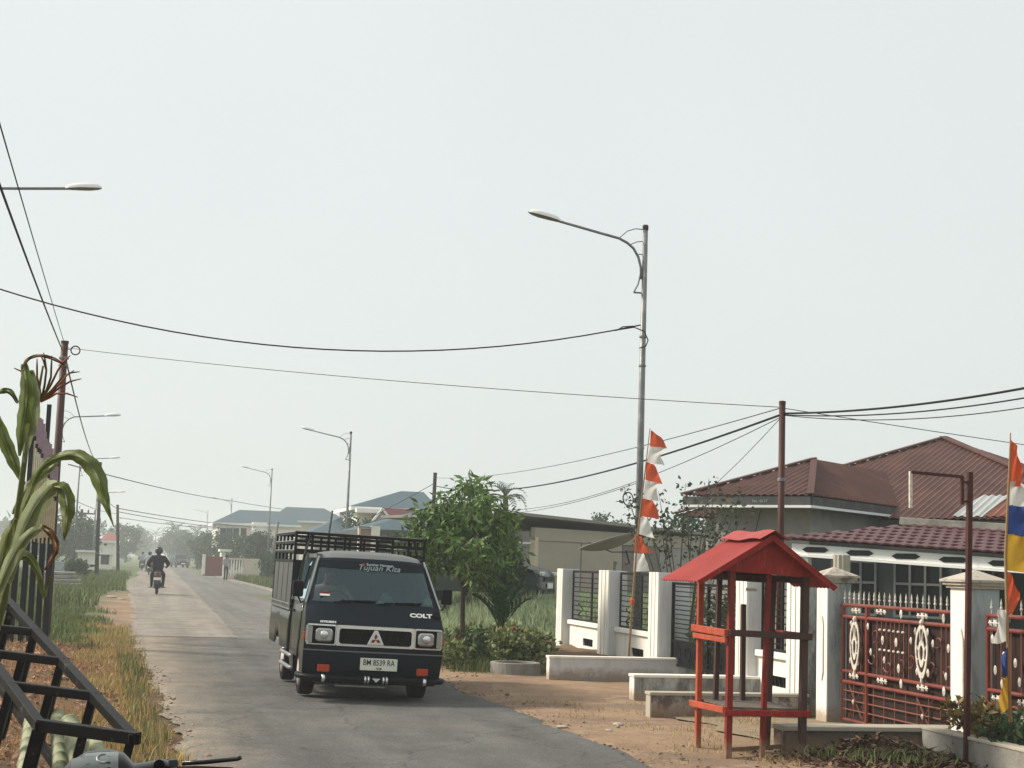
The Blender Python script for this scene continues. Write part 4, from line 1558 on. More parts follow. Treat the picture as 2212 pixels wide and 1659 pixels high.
# ------------------------------------------------------------------ street lamps
def street_lamp(label, x, y, h, side, sc=1.0, clamps=False):
    flat = .13 if side > 0 else .02
    """side -1: arm towards -X, +1: arm towards +X"""
    t = thing('street_lamp', label, 'street lamp', (x, y, 0), group='curved arm street lamps')
    MB().tube([(0, 0, -.1), (0, 0, h * .5), (0, 0, h - .04)], [.075, .062, .048], 10).build('pole', 'galvanised', t, smooth=True)
    MB().lathe([(.05, -.05), (.06, -.04), (.06, .03), (.04, .05), (0, .055)], 10, (0, 0, h - .02)).build('cap', 'lamp_cap', t)
    q = lambda a, b: (side * a * sc, 0, h + (b - flat * max(0, a - .5)) * sc)
    arm = [q(.06, -1.02), q(.075, -.80), q(.13, -.60), q(.23, -.44), q(.36, -.34), q(.52, -.27), q(.9, -.19), q(1.70, -.015)]
    MB().tube(arm, .026, 8).build('arm', 'galvanised', t, smooth=True)
    hk = MB().tube([q(.075, -.90), q(.12, -1.12), q(.20, -1.28)], .016, 6).tube([q(.21, -1.285), q(.04, -1.285)], .018, 6)
    hk.build('foot_strut', 'galvanised', t)
    for p in ([q(.03, -.06), q(.2, -.06), q(.36, -.12), q(.52, -.27)], [q(.03, -.29), q(.16, -.31), q(.31, -.38)], [q(.03, -.54), q(.15, -.55)]):
        MB().tube(p, .010, 6).build('brace', 'galvanised', t)
    hd = MB()
    secs = [(1.66, -.03, .035, .03), (1.74, -.005, .075, .055), (1.90, .03, .105, .07), (2.08, .065, .11, .072), (2.22, .098, .085, .055), (2.29, .115, .03, .02)]
    up_, lo_ = [], []
    def shell(zs, k0, k1):
        m = MB()
        m.grid(lambda i, a: (side * secs[int(i)][0] * sc, math.cos(a) * secs[int(i)][2] * sc, h + (secs[int(i)][1] - flat * (secs[int(i)][0] - .5) + math.sin(a) * secs[int(i)][3] * zs) * sc), list(range(6)), [k0 + (k1 - k0) * j / 8 for j in range(9)])
        return m
    hdo = shell(1.5, 0, PI).build('lamp_head', 'lamp_head', t, smooth=True)
    shell(.40, PI, 2 * PI).build('lens', 'lamp_lens', hdo, smooth=True)
    if clamps:
        for z in (6.05, 5.5, 3.95, 2.9):
            MB().lathe([(.075, -.015), (.075, .015)], 10, (0, 0, z)).build('clamp', 'galvanised', t)
    return t


street_lamp('tall street lamp behind the white wall, cable clamped to its pole', 8.75, 27.2, 8.17, -1, clamps=True)
street_lamp('second nearest street lamp on the right, rising over the truck bed', 8.8, 72.0, 7.70, -1, 1.02)
street_lamp('third street lamp on the right, foot in the weeds behind the truck', 8.8, 122.0, 8.63, -1, 1.05)
street_lamp('fourth street lamp on the right, in front of the blue roofed house', 8.8, 185.0, 8.45, -1, 1.05)
street_lamp('farthest street lamp on the right, faint in the haze', 8.8, 268.0, 9.30, -1, 1.1)
tipL1 = AY(220, 404, 28.0)
street_lamp('lamp arm reaching in at the upper left, its pole outside the picture', tipL1.x - 2.29, 28.0, tipL1.z + .09, 1)
tip2 = AY(261, 896, 66.0)
street_lamp('street lamp rising behind the brown pole on the left', tip2.x - 2.4, 66.0, tip2.z + .10, 1, 1.05)
tip3 = AY(260, 988, 98.0)
street_lamp('grey street lamp before the dark round tree on the left', tip3.x - 2.4, 98.0, tip3.z + .10, 1, 1.05)
tip4 = AY(271, 1062, 138.0)
street_lamp('far left street lamp with only its arm clear of the dark pole', tip4.x - 2.4, 138.0, tip4.z + .10, 1, 1.05)


# ------------------------------------------------------------------ poles
def pole(label, base, top, r0, r1, mat, group='wire poles', band=None):
    t = thing('utility_pole', label, 'utility pole', (base[0], base[1], 0), group=group)
    W(MB().tube([base, ((base[0] + top[0]) / 2, (base[1] + top[1]) / 2, (base[2] + top[2]) / 2), top], [r0, (r0 + r1) / 2, r1], 10), 'shaft', mat, t, smooth=True)
    W(MB().lathe([(r1 * 1.02, 0), (r1 * 1.1, .005), (r1 * 1.1, .05), (0, .06)], 10, top), 'cap', mat, t)
    if band:
        for z in band:
            k_ = (z - base[2]) / (top[2] - base[2])
            c = Vector(base).lerp(Vector(top), k_)
            W(MB().lathe([(r0 * 1.06, -.025), (r0 * 1.12, -.02), (r0 * 1.12, .02), (r0 * 1.06, .025)], 10, c), 'band', 'galvanised', t)
    return t


bp0, bp1 = V(-1.91, 31.0, 0), AY(140, 742, 31.0)
pole('tall brown pole by the slatted gate with a coil of cable near its top', bp0, bp1, .085, .07, 'pole_brown', band=(5.45, 5.3))
rp1 = AY(1690, 874, 20.6)
pole('red brown pole standing right behind the kiosk roof', (rp1.x + .0, 20.6, 0), rp1, .052, .046, 'pole_brown', band=(3.05,))
mp1 = AY(940, 1024, 58.0)
pole('thin pole rising out of the leafy tree behind the truck', (mp1.x - .05, 58, 0), mp1, .085, .07, 'pole_dark')
dp1 = AY(217, 1000, 95.0)
pole('dark pole in the weeds before the white shed', AY(208, 1253, 95.0), dp1, .13, .09, 'pole_dark', band=(1.6,))
gp1 = AY(254, 1092, 116.0)
pole('slim grey pole to the right of the white shed', AY(255, 1243, 116.0), gp1, .13, .10, 'pole_dark', band=(1.7,))
lp1 = AY(718, 1106, 60.0)
pole('leaning dark stick pole above the truck cage', (lp1.x - .35, 60, .3), lp1, .05, .035, 'pole_dark')
sp1 = AY(601, 1130, 112.0)
pole('leaning grey pole with a short crossbar by the clipped tree', (sp1.x - .5, 112, 0), sp1, .10, .08, 'wood_grey')
for i, (px, py, Y) in enumerate(((177, 1100, 150.0), (193, 1118, 180.0), (210, 1130, 215.0), (236, 1150, 300.0))):
    tp = AY(px, py, Y)
    t = thing('power_pole', ('nearest', 'second', 'third', 'farthest')[i] + ' of the hazy power poles with crossarms on the left', 'power pole', (tp.x, Y, 0), group='hazy power poles')
    W(MB().tube([(tp.x, Y, 0), (tp.x, Y, tp.z)], [.17, .12], 8), 'shaft', 'pole_dark', t)
    W(MB().bar((tp.x - 1.1, Y, tp.z - .35), (tp.x + 1.3, Y, tp.z - .40), .14), 'crossarm', 'pole_dark', t)
    for dx in (-1.0, -.4, .6, 1.2):
        W(MB().lathe([(.05, 0), (.09, .12), (.05, .3), (0, .34)], 6, (tp.x + dx, Y, tp.z - .34)), 'insulator', 'pole_dark', t)
cr = thing('cable_coil', 'small coil of cable beside the top of the tall brown pole', 'cable coil', AY(163, 757, 30.8))
c0 = AY(163, 757, 30.8)
W(MB().tube([(c0.x + .085 * math.cos(a), 30.8, c0.z + .085 * math.sin(a)) for a in [2 * PI * i / 18 for i in range(19)]], .014, 6), 'loop', 'cable', cr)
W(MB().tube([(c0.x - .085, 30.8, c0.z), (bp1.x, 30.95, c0.z + .06)], .008, 5), 'tail', 'cable', cr)
cr = thing('cable_coil', 'coil of cable hung on the lamp pole above the white wall', 'cable coil', AY(1357, 1078, 27.0))
c0 = AY(1357, 1078, 27.0)
W(MB().tube([(c0.x + .10 * math.cos(a), 27.0 + .02 * math.sin(3 * a), c0.z + .12 * math.sin(a)) for a in [2 * PI * i / 18 for i in range(19)]], .012, 6), 'loop', 'cable', cr)
W(MB().tube([(c0.x + .1, 27.0, c0.z), (8.70, 27.15, c0.z + .05)], .01, 5), 'tail', 'cable', cr)


# ------------------------------------------------------------------ cables
def cable(label, a, b, sag, r=.012, n=24):
    a, b = Vector(a), Vector(b)
    pts = [a.lerp(b, i / n) - V(0, 0, 4 * sag * (i / n) * (1 - i / n)) for i in range(n + 1)]
    o = MB().tube(pts, r, 6).build('overhead_cable', 'cable')
    return tag(o, label, 'cable', 'overhead cables')


lampA = AX(1384, 702, 8.68)
cable('thick cable hanging across the street from the tall lamp pole', lampA, AY(-160, 570, 28.0), .95, .014)
cl_ = thing('cable_clamp', 'cable clamp and loop where the thick cable meets the lamp pole', 'clamp', lampA)
W(MB().tube([lampA - V(.05, 0, .02), AY(1345, 706, 27.0), AY(1330, 715, 27.0), AY(1345, 711, 27.0), AY(1370, 707, 27.0), AY(1392, 716, 27.0), AY(1400, 735, 27.0), AY(1395, 748, 27.0), AY(1381, 752, 27.0)], .012, 6), 'loop', 'cable', cl_)
cable('thin wire crossing the street from brown pole to red brown pole', bp1 - V(0, 0, .08), rp1 - V(0, 0, .04), .10, .006)
cable('thin wire running on past the red brown pole to the right', rp1 - V(0, 0, .05), V(21.0, 21.5, 3.3), .05, .006)
e1, e0 = AY(0, 365, 13.0), bp1 - V(.03, 0, .15)
cable('heavier of two wires rising from the brown pole to the upper left', e0, e0 + (e1 - e0) * 1.9, .12, .012)
e1, e0 = AY(0, 255, 11.0), bp1 - V(0, 0, .02)
cable('finer of two wires rising from the brown pole to the upper left', e0, e0 + (e1 - e0) * 1.7, .04, .006)
cable('wire dropping from the brown pole to the far dark pole', bp1 - V(-.05, 0, .35), dp1 - V(0, 0, .05), .55, .016)
cable('wire crossing the road far off to the fourth lamp', AY(148, 1003, 95.0), AY(501, 1082, 185.0), .25, .035)
cable('wire running on from the fourth lamp over the blue roof', AY(501, 1082, 185.0), AY(690, 1110, 205.0), .1, .035)
mt = mp1 - V(0, 0, .12)
cable('thick cable sagging from the thin pole to the red brown pole', mp1 - V(0, 0, .45), rp1 - V(.05, 0, .16), .55, .017)
cable('upper thin wire between the thin pole and the red brown pole', mp1 - V(0, 0, .15), rp1 - V(.05, 0, .06), .30, .007)
cable('lower thin wire between the thin pole and the red brown pole', mp1 - V(0, 0, .75), rp1 - V(.05, 0, .20), .95, .006)
cable('lowest thin wire between the thin pole and the red brown pole', mp1 - V(0, 0, 1.1), AX(1375, 1044, 8.7), .50, .006)
cable('cable dropping from the thin pole to the left behind the roofs', mp1 - V(0, 0, .35), AY(800, 1118, 75.0), .02, .012)
NP = AY(2420, 776, 15.0)
pole('brown wire pole just beyond the right picture edge', (NP.x, 15.0, 0), NP, .055, .048, 'pole_brown')
for i, (py, py1, r, lb_) in enumerate(((893, 836, .016, 'thickest'), (896, 849, .010, 'middle'), (897, 862, .007, 'thinnest'))):
    cable(lb_ + ' of three cables running from the red brown pole to the right edge', AY(1692, py, 20.6), NP - V(0, 0, .1 + .12 * i), .12 + .03 * i, r)
cable('slack service wire from the red brown pole down to the brown roof', rp1 - V(.03, 0, .2), HC + V(-1.1, 2.9, 3.1), .05, .005)
for i, (a, b) in enumerate((((255, 1098), (620, 1142)), ((258, 1106), (600, 1150)), ((215, 1060), (258, 1100)), ((150, 1075), (255, 1110)), ((258, 1118), (520, 1142)))):
    cable(('topmost', 'second', 'third', 'fourth', 'lowest')[i] + ' of the faint hazy wires low over the far road', AY(*a, 116.0 + 9 * i), AY(*b, 180.0 + 10 * i), .3, .03)


# ------------------------------------------------------------------ buildings further back
def box_frame(label, name, loc, rotz, cat='house'):
    return thing(name, label, cat, loc, rotz)


# beige workshop with flat roof
bl = AY(1106, 1118, 41.0)
bld = box_frame('low beige workshop with a flat overhanging roof behind the field', 'workshop', (bl.x, bl.y, .45), math.radians(36), 'building')
WL = 9.5
def bwp(x0, x1, z0, z1, mat, name, y=0.0, d=.12):
    return MB().b2(x0, y, z0, x1, y + d, z1).build(name, mat, bld)
bwp(1.15, 3.10, 0, 1.95, 'beige_wall', 'wall_panel', .02)
bwp(3.16, 5.1, 0, 1.95, 'beige_wall', 'wall_panel', .02)
bwp(1.0, 1.14, 0, 2.05, 'cream_wall', 'pillar', -.02, .2)
bwp(3.105, 3.155, 0, 1.95, 'brick_grey', 'joint', .04)
bwp(1.0, 9.4, 1.96, 2.32, 'beige_wall', 'lintel_band', -.01, .16)
bwp(5.15, 7.0, 0, 1.95, 'brick_grey', 'brick_panel', .03)
bwp(7.05, 9.4, 0, 1.95, 'house_wall', 'wall_panel', .03)
bwp(-.05, 1.0, 0, 2.3, 'dark_wall', 'back_wall', 1.6)
bwp(-.1, .98, 1.85, 1.90, 'white_trim', 'tarp_edge', .1)
rf = MB()
rf.add([(-.15, -.28, 2.66), (9.8, -.28, 2.42), (9.8, 5, 2.30), (-.15, 5, 2.54)], [(0, 1, 2, 3)])
rf.build('roof', 'roof_grey', bld, solid=.08)
MB().b2(1.0, .2, 0, 9.4, 4.5, 2.2).build('rear_wall', 'house_wall', bld)

# satellite dish on the wall behind the lamp
dc = AY(1322, 1172, 31.0)
ds_ = thing('satellite_dish', 'large grey mesh satellite dish lying almost flat beside the lamp pole', 'dish', (dc.x, 31, 0))
dm = MB()
R_ = .68
dm.grid(lambda a, b_: V(a * R_ * math.cos(b_), a * R_ * math.sin(b_), .17 * a * a), [0.02 + .98 * i / 6 for i in range(7)], [2 * PI * i / 24 for i in range(25)])
do = dm.build('dish', 'roof_grey', ds_, smooth=True, solid=.012)
do.location = (0, 0, dc.z - .12)
do.rotation_euler = (math.radians(-8), math.radians(-16), 0)
MB().lathe([(.03, 0), (.03, 1.85)], 8, (.1, .1, 0)).build('mast', 'galvanised', ds_)
MB().lathe([(.05, -.02), (.05, .02)], 8, (.1, .05, 1.82)).build('mount', 'galvanised', ds_)
o_ = MB().tube([(.28, -.1, dc.z - .15), (.36, -.1, dc.z - .42), (.28, -.1, dc.z - .45)], .016, 6).build('feed_arm', 'cable', ds_)
MB().tube([(-.5, 0, dc.z - .02), (.0, 0, dc.z - .2), (.5, 0, dc.z - .18)], .012, 6).build('rim_strut', 'cable', ds_)


def hip_house(label, name, x0, x1, y0, y1, ze, zr, ridge, wallmat, roofmat, over=.6, extra=None, z0=0.0, trim='white_trim', hipf=.9):
    cx, cy = (x0 + x1) / 2, y0
    t = thing(name, label, 'house', (cx, cy, 0))
    W(MB().b2(x0, y0, z0, x1, y1, ze - .01), 'wall', wallmat, t)
    a0, a1, b0, b1 = x0 - over, x1 + over, y0 - over, y1 + over
    ym = (y0 + y1) / 2
    r0_, r1_ = ridge
    rf = MB()
    A, B_, C_, D_ = V(a0, b0, ze), V(a1, b0, ze), V(a1, b1, ze), V(a0, b1, ze)
    E_, F_ = V(r0_, ym, zr), V(r1_, ym, zr)
    rf.add([A, B_, C_, D_, E_, F_], [(0, 1, 5, 4), (1, 2, 5), (2, 3, 4, 5), (3, 0, 4), (3, 2, 1, 0)])
    W(rf, 'roof', roofmat, t)
    W(MB().b2(a0 - .02, b0 - .04, ze - .22, a1 + .02, b0 - .005, ze - .01).b2(a0 - .04, b0 - .005, ze - .22, a0 - .005, b1, ze - .01), 'fascia', trim, t)
    return t


# long white house with blue roofs
Y1 = 165.0
pL, pR = AY(468, 1140, Y1), AY(560, 1140, Y1)
h1 = hip_house('long white two storey house with grey blue hip roof far up the street', 'blue_roof_house', AY(470, 1140, Y1).x, AY(640, 1120, Y1).x, Y1, Y1 + 14, AY(520, 1130, Y1).z, AY(530, 1100, Y1 + 4).z, (AY(525, 1100, Y1).x, AY(640, 1100, Y1).x), 'white_wall', 'roof_blue', .5)
q0, q1 = AY(545, 1128, Y1 - 1), AY(575, 1150, Y1 - 1)
W(MB().b2(q0.x, Y1 - 1.8, 0, q1.x, Y1 - .1, q0.z), 'portico', 'white_wall', h1)
for zz in (.25, .85):
    W(MB().b2(q0.x - .25, Y1 - 2.0, q0.z - zz - .2, q1.x + .2, Y1 - 1.81, q0.z - zz), 'band', 'white_trim', h1)
for px in (482, 496, 510, 526):
    a = AY(px, 1152, Y1)
    wd = W(MB().b2(a.x - .3, Y1 - .04, a.z - .55, a.x + .3, Y1 - .01, a.z + .55), 'window', 'window_dark', h1)
    MB().b2(a.x - .4, Y1 - .06, a.z + .55, a.x + .4, Y1 - .005, a.z + .7).build('window_frame', 'white_trim', wd)
h2 = hip_house('rear part of the white house with the higher blue roof', 'blue_roof_house', AY(600, 1130, 182).x, AY(745, 1130, 182).x, 182, 194, AY(660, 1125, 182).z, AY(645, 1096, 188).z, (AY(618, 1098, 188).x, AY(700, 1098, 188).x), 'cream_wall', 'roof_blue', .6)
# steep blue roof half hidden by the truck cage
h3 = hip_house('house with a steep blue grey roof just above the truck cage', 'blue_roof_house', AY(680, 1160, 95).x, AY(790, 1160, 95).x, 95, 105, AY(680, 1152, 95).z, AY(740, 1118, 100).z, (AY(735, 1118, 100).x, AY(755, 1118, 100).x), 'house_wall', 'roof_blue', .5)
# white house with blue roof and a red gable
Y4 = 92.0
h4 = hip_house('white house with a pointed blue grey roof and a red porch gable', 'blue_roof_house', AY(772, 1100, Y4).x, AY(935, 1100, Y4).x, Y4, Y4 + 9, AY(840, 1097, Y4).z, AY(868, 1061, Y4 + 4.5).z, (AY(866, 1062, Y4 + 4.5).x, AY(915, 1066, Y4 + 4.5).x), 'white_wall', 'roof_blue', .4)
g0, g1, g2 = AY(805, 1126, Y4 - 2), AY(826, 1099, Y4 - 2), AY(848, 1128, Y4 - 2)
W(MB().ext([g0 + V(.15, .05, 0), g1 + V(0, .05, -.15), g2 + V(-.15, .05, 0), V(g2.x - .15, g2.y + .05, 0), V(g0.x + .15, g0.y + .05, 0)], (0, 2, 0)), 'gable_wall', 'house_wall', h4)
W(MB().bar(g0, g1, .12, .2, up=(0, 1, 0)).bar(g1, g2, .12, .2, up=(0, 1, 0)), 'gable_trim', 'white_trim', h4)
W(MB().add([g1 + V(.02, .1, .05), g2 + V(.05, .1, .02), g2 + V(2.2, 1.6, .02), g1 + V(2.2, 1.6, .05), g0 + V(0, .1, .02), g0 + V(2.2, 1.6, .02)], [(0, 1, 2, 3), (0, 3, 5, 4)]), 'gable_roof', 'roof_pink', h4, solid=.08)
a = AY(815, 1112, Y4 - 1)
W(MB().b2(AY(765, 1100, Y4).x, Y4 - 1.2, AY(800, 1108, Y4 - 1).z, AY(835, 1100, Y4).x, Y4 - .2, AY(800, 1099, Y4 - 1).z), 'balcony', 'white_trim', h4)
# nearer bungalow with slate roof and dark front
Y5 = 62.0
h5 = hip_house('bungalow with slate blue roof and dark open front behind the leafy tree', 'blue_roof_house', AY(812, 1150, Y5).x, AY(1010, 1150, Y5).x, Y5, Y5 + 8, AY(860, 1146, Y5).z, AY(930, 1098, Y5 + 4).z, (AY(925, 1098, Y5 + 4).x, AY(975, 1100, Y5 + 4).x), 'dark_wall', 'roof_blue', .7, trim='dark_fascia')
for i in range(6):
    px = 830 + i * 14
    a = AY(px, 1154, Y5 - .1)
    W(MB().b2(a.x - .10, Y5 - .06, a.z - .05, a.x + .12, Y5 - .01, a.z + .04), 'vent_opening', 'white_trim', h5)
bx0, bx1 = AY(778, 1165, 60), AY(820, 1165, 60)
bk = thing('brick_wall', 'pinkish brick wall end with a white pillar above the truck cage', 'wall', (bx0.x, 60, 0))
W(MB().b2(bx0.x, 60, 0, bx1.x - .35, 60.2, AY(780, 1142, 60).z), 'brick_face', 'brick_pink', bk)
W(MB().b2(bx0.x - .08, 59.96, 0, bx0.x - .002, 60.22, AY(780, 1140, 60).z), 'edge', 'cream_wall', bk)
W(MB().b2(bx1.x - .35, 59.95, 0, bx1.x, 60.25, AY(800, 1136, 60).z), 'pillar', 'white_wall', bk)
W(MB().b2(bx0.x - .08, 59.9, AY(780, 1140, 60).z + .002, bx1.x - .352, 60.25, AY(780, 1140, 60).z + .06), 'coping', 'cement', bk)

# roadside walls on the right, far off
rw = thing('red_wall', 'dull red roadside wall panel beyond the walking person', 'wall', (AY(443, 1235, 128).x, 128, 0))
W(MB().b2(AY(443, 1235, 128).x, 128, 0, AY(480, 1235, 128).x, 128.25, AY(460, 1202, 128).z), 'wall_body', 'red_wall', rw)
W(MB().b2(AY(436, 1235, 128).x, 127.9, 0, AY(443, 1235, 128).x - .01, 128.3, AY(440, 1197, 128).z), 'pillar', 'white_wall', rw)
ws = thing('white_shed', 'small white flat roofed shed behind the red wall', 'shed', (AY(490, 1200, 140).x, 140, 0))
W(MB().b2(AY(478, 1200, 140).x, 140, 0, AY(508, 1200, 140).x, 143, AY(490, 1192, 140).z), 'wall', 'white_wall', ws)
W(MB().b2(AY(474, 1200, 140).x, 139.6, AY(490, 1192, 140).z + .01, AY(512, 1200, 140).x, 143.4, AY(490, 1188, 140).z + .05), 'roof', 'white_trim', ws)
cf = thing('cream_fence', 'cream balustrade fence along the verge behind the walking person', 'fence', (AY(500, 1235, 112).x, 112, 0))
xa, xb, xc = AY(490, 1240, 112).x, AY(525, 1240, 112).x, AY(562, 1240, 112).x
zt = AY(520, 1206, 112).z
W(MB().b2(xb, 112, 0, xc, 112.2, zt), 'wall_panel', 'cream_wall', cf)
W(MB().b2(xa - .3, 111.95, 0, xa, 112.25, zt + .05), 'pillar', 'white_wall', cf)
W(MB().b2(xa, 112, zt - .12, xb, 112.2, zt), 'top_rail', 'cream_wall', cf)
W(MB().b2(xa, 112, .0, xb, 112.2, .25), 'base', 'cream_wall', cf)
for i in range(6):
    x = xa + (xb - xa) * (i + .5) / 6
    W(MB().lathe([(.06, .25), (.09, .5), (.05, .8), (.05, zt - .12)], 8, (x, 112.1, 0)), 'baluster', 'white_wall', cf)

# white shed and blocks on the left
wsx0, wsx1 = AY(166, 1200, 112).x, AY(208, 1200, 112).x
w3 = thing('white_shed', 'white shed with a flat roof by the dark pole on the left', 'shed', (wsx0, 112, 0))
zt = AY(190, 1193, 112).z
W(MB().b2(wsx0 + .75, 112, 0, wsx1, 114, zt), 'wall', 'white_wall', w3)
W(MB().b2(wsx0 + .05, 112.1, zt - .85, wsx0 + .74, 114, zt), 'side_bay', 'white_wall', w3)
W(MB().b2(wsx0 - .1, 111.7, zt + .005, wsx1 + .2, 114.2, zt + .14), 'roof', 'white_trim', w3)
W(MB().b2(wsx0 + .9, 111.97, zt - 1.0, wsx0 + 1.25, 111.995, zt - .85), 'sign_strip', 'iron_black', w3)
w4 = thing('white_stall', 'pale open stall with a dark gap right of the white shed', 'stall', (AY(213, 1240, 118).x, 118, 0))
xa, xb = AY(213, 1240, 118).x, AY(240, 1240, 118).x
zt = AY(225, 1198, 118).z
W(MB().b2(xa, 118, 0, xb, 119.5, zt - .75), 'counter', 'white_wall', w4)
W(MB().b2(xb - .2, 118, zt - .75, xb, 119.5, zt), 'post', 'white_wall', w4)
W(MB().b2(xa + .05, 119.2, zt - .75, xb - .2, 119.4, zt), 'back_panel', 'dark_wall', w4)
W(MB().b2(xa - .1, 117.7, zt + .005, xb + .15, 119.7, zt + .15), 'roof', 'white_trim', w4)
gw = thing('green_wall', 'blue green low wall behind the left weeds', 'wall', (AY(110, 1240, 100).x, 100, 0))
W(MB().b2(AY(95, 1240, 100).x, 100, 0, AY(184, 1240, 100).x, 100.2, AY(150, 1214, 100).z), 'wall_body', 'blue_and_shaded_wall', gw)
h6 = hip_house('small house with a red roof among the left trees', 'red_roof_house', AY(222, 1180, 170).x, AY(250, 1180, 170).x, 170, 176, AY(235, 1168, 170).z, AY(235, 1150, 170).z, (AY(230, 1155, 170).x, AY(243, 1155, 170).x), 'white_wall', 'roof_pink', .4)
# stacked concrete slabs in the left weeds
st0 = GP(112, 1304)
for i in range(6):
    x0_, y0_ = -4.45 - .03 * i + .05 * (i % 2), 63 - .2 * i
    o_ = MB().b2(x0_, y0_ + .9 * i, .02 + .135 * i, x0_ + 2.05 - .13 * i, y0_ + .9 * i + 2.2, .02 + .135 * i + .10).build('concrete_slab', 'cement', bevel=.01)
    tag(o_, 'pale concrete slab, number %s from the bottom of the stack in the left weeds' % ('one', 'two', 'three', 'four', 'five', 'six')[i], 'slab', 'stacked concrete slabs')

# ------------------------------------------------------------------ black pickup truck with a stake cage
TR = thing('pickup_truck', 'black pickup truck with an iron cage on its bed, driving towards the viewer', 'truck', (2.64, 18.45, .020), rot=(0, math.radians(1.7), math.radians(1.2)))
# front skin of the cab: profile from the chin up over the windscreen to the roof (y, z, half width, corner pull back)
PROF = [(.12, .20, .80, .10), (.04, .30, .835, .09), (.02, .45, .845, .08), (.012, .60, .845, .07), (.02, .74, .845, .06), (.03, .885, .845, .06), (.06, .925, .843, .07), (.13, 1.02, .836, .09), (.20, 1.11, .825, .11),
        (.235, 1.155, .815, .12), (.36, 1.33, .772, .13), (.48, 1.50, .732, .13), (.585, 1.65, .695, .13), (.62, 1.695, .68, .12), (.69, 1.74, .66, .10), (.85, 1.772, .645, .05), (1.1, 1.787, .64, .0), (1.4, 1.78, .64, .0), (1.6, 1.75, .635, .0)]
FR = [-1, -.975, -.93, -.86, -.7, -.45, -.2, 0, .2, .45, .7, .86, .93, .975, 1]


def skin(i, f, off=0.0):
    y, z, w, c = PROF[int(i)]
    r_ = 1.0 if i >= 13 else 0.0
    drop = (.05 if i >= 14 else (.025 if i == 13 else 0)) * abs(f) ** 4
    return V(f * w, y + c * abs(f) ** 5 - off, z - drop)


fs_ = MB()
fs_.grid(lambda i, f: skin(i, f), list(range(14)), FR, skip=lambda i, j: 9 <= i <= 11 and 2 <= j <= 11)
body = fs_.build('cab_front', 'truck_paint', TR, auto=40)
MB().grid(lambda i, f: skin(i, f), list(range(13, 19)), FR).build('cab_roof', 'truck_roof', TR, auto=40)
gl = MB().grid(lambda i, f: skin(i, f, -.012), [9, 10, 11, 12], FR[2:13])
wsg = gl.build('windshield', 'windshield', TR, smooth=True)
# dark visor band across the top of the glass with lettering


def on_glass(u, v, off=.006):        # u -1..1, v 0 bottom .. 1 top
    x_ = 9 + 3 * v
    i = min(int(x_), 11)
    k_ = x_ - i
    a, b_ = skin(i, u * .93, -.012), skin(i + 1, u * .93, -.012)
    return a.lerp(b_, k_) + V(0, -off, off * .3)


MB().grid(lambda v, u: on_glass(u, v), [.80, .86, .92, .995], [-.99 + 1.98 * i / 10 for i in range(11)]).build('sun_band', 'visor', wsg, smooth=True)
glass_tilt = math.atan2(1.65 - 1.155, .585 - .235)
for s_, sz, u, v, mt_, sh in (('Tujuan Kita', .115, .10, .845, 'script_grey', .35), ('Sumber Harapan', .050, .13, .935, 'script_grey', 0)):
    p = on_glass(u, v, .016)
    text('lettering', s_, sz, mt_, wsg, p, (glass_tilt, 0, 0), .001, 1.0, 0.0 if sh else .0015, sh)
p = on_glass(-.19, .945, .016)
em_ = MB().box(0, 0, 0, .04, .03, .002).build('emblem', 'logo_red', wsg)
em_.location = p
em_.rotation_euler = (glass_tilt, 0, 0)
# flag sticker in the lower corner
p = on_glass(-.82, .16, .014)
for dz, mt_ in ((.018, 'logo_red'), (-.018, 'white_paint')):
    o_ = MB().box(0, dz * .8, 0, .12, .028, .002).build('sticker', mt_, wsg)
    o_.location = p
    o_.rotation_euler = (glass_tilt, 0, math.radians(-4))

# cab sides


def side_x(z):
    for (y0, z0, w0, c0), (y1, z1, w1, c1) in zip(PROF, PROF[1:14]):
        if z <= z1:
            return w0 + (w1 - w0) * max(0, (z - z0)) / (z1 - z0)
    return .66


def front_y(z):
    for (y0, z0, w0, c0), (y1, z1, w1, c1) in zip(PROF, PROF[1:14]):
        if z <= z1:
            k_ = max(0, (z - z0)) / (z1 - z0)
            return (y0 + c0) + ((y1 + c1) - (y0 + c0)) * k_
    return .74


AXF, AXR, RW = .86, 3.06, .305


def arch(y, c, r=.375):
    return .30 + math.sqrt(max(0, r * r - (y - c) ** 2)) if abs(y - c) < r else .24


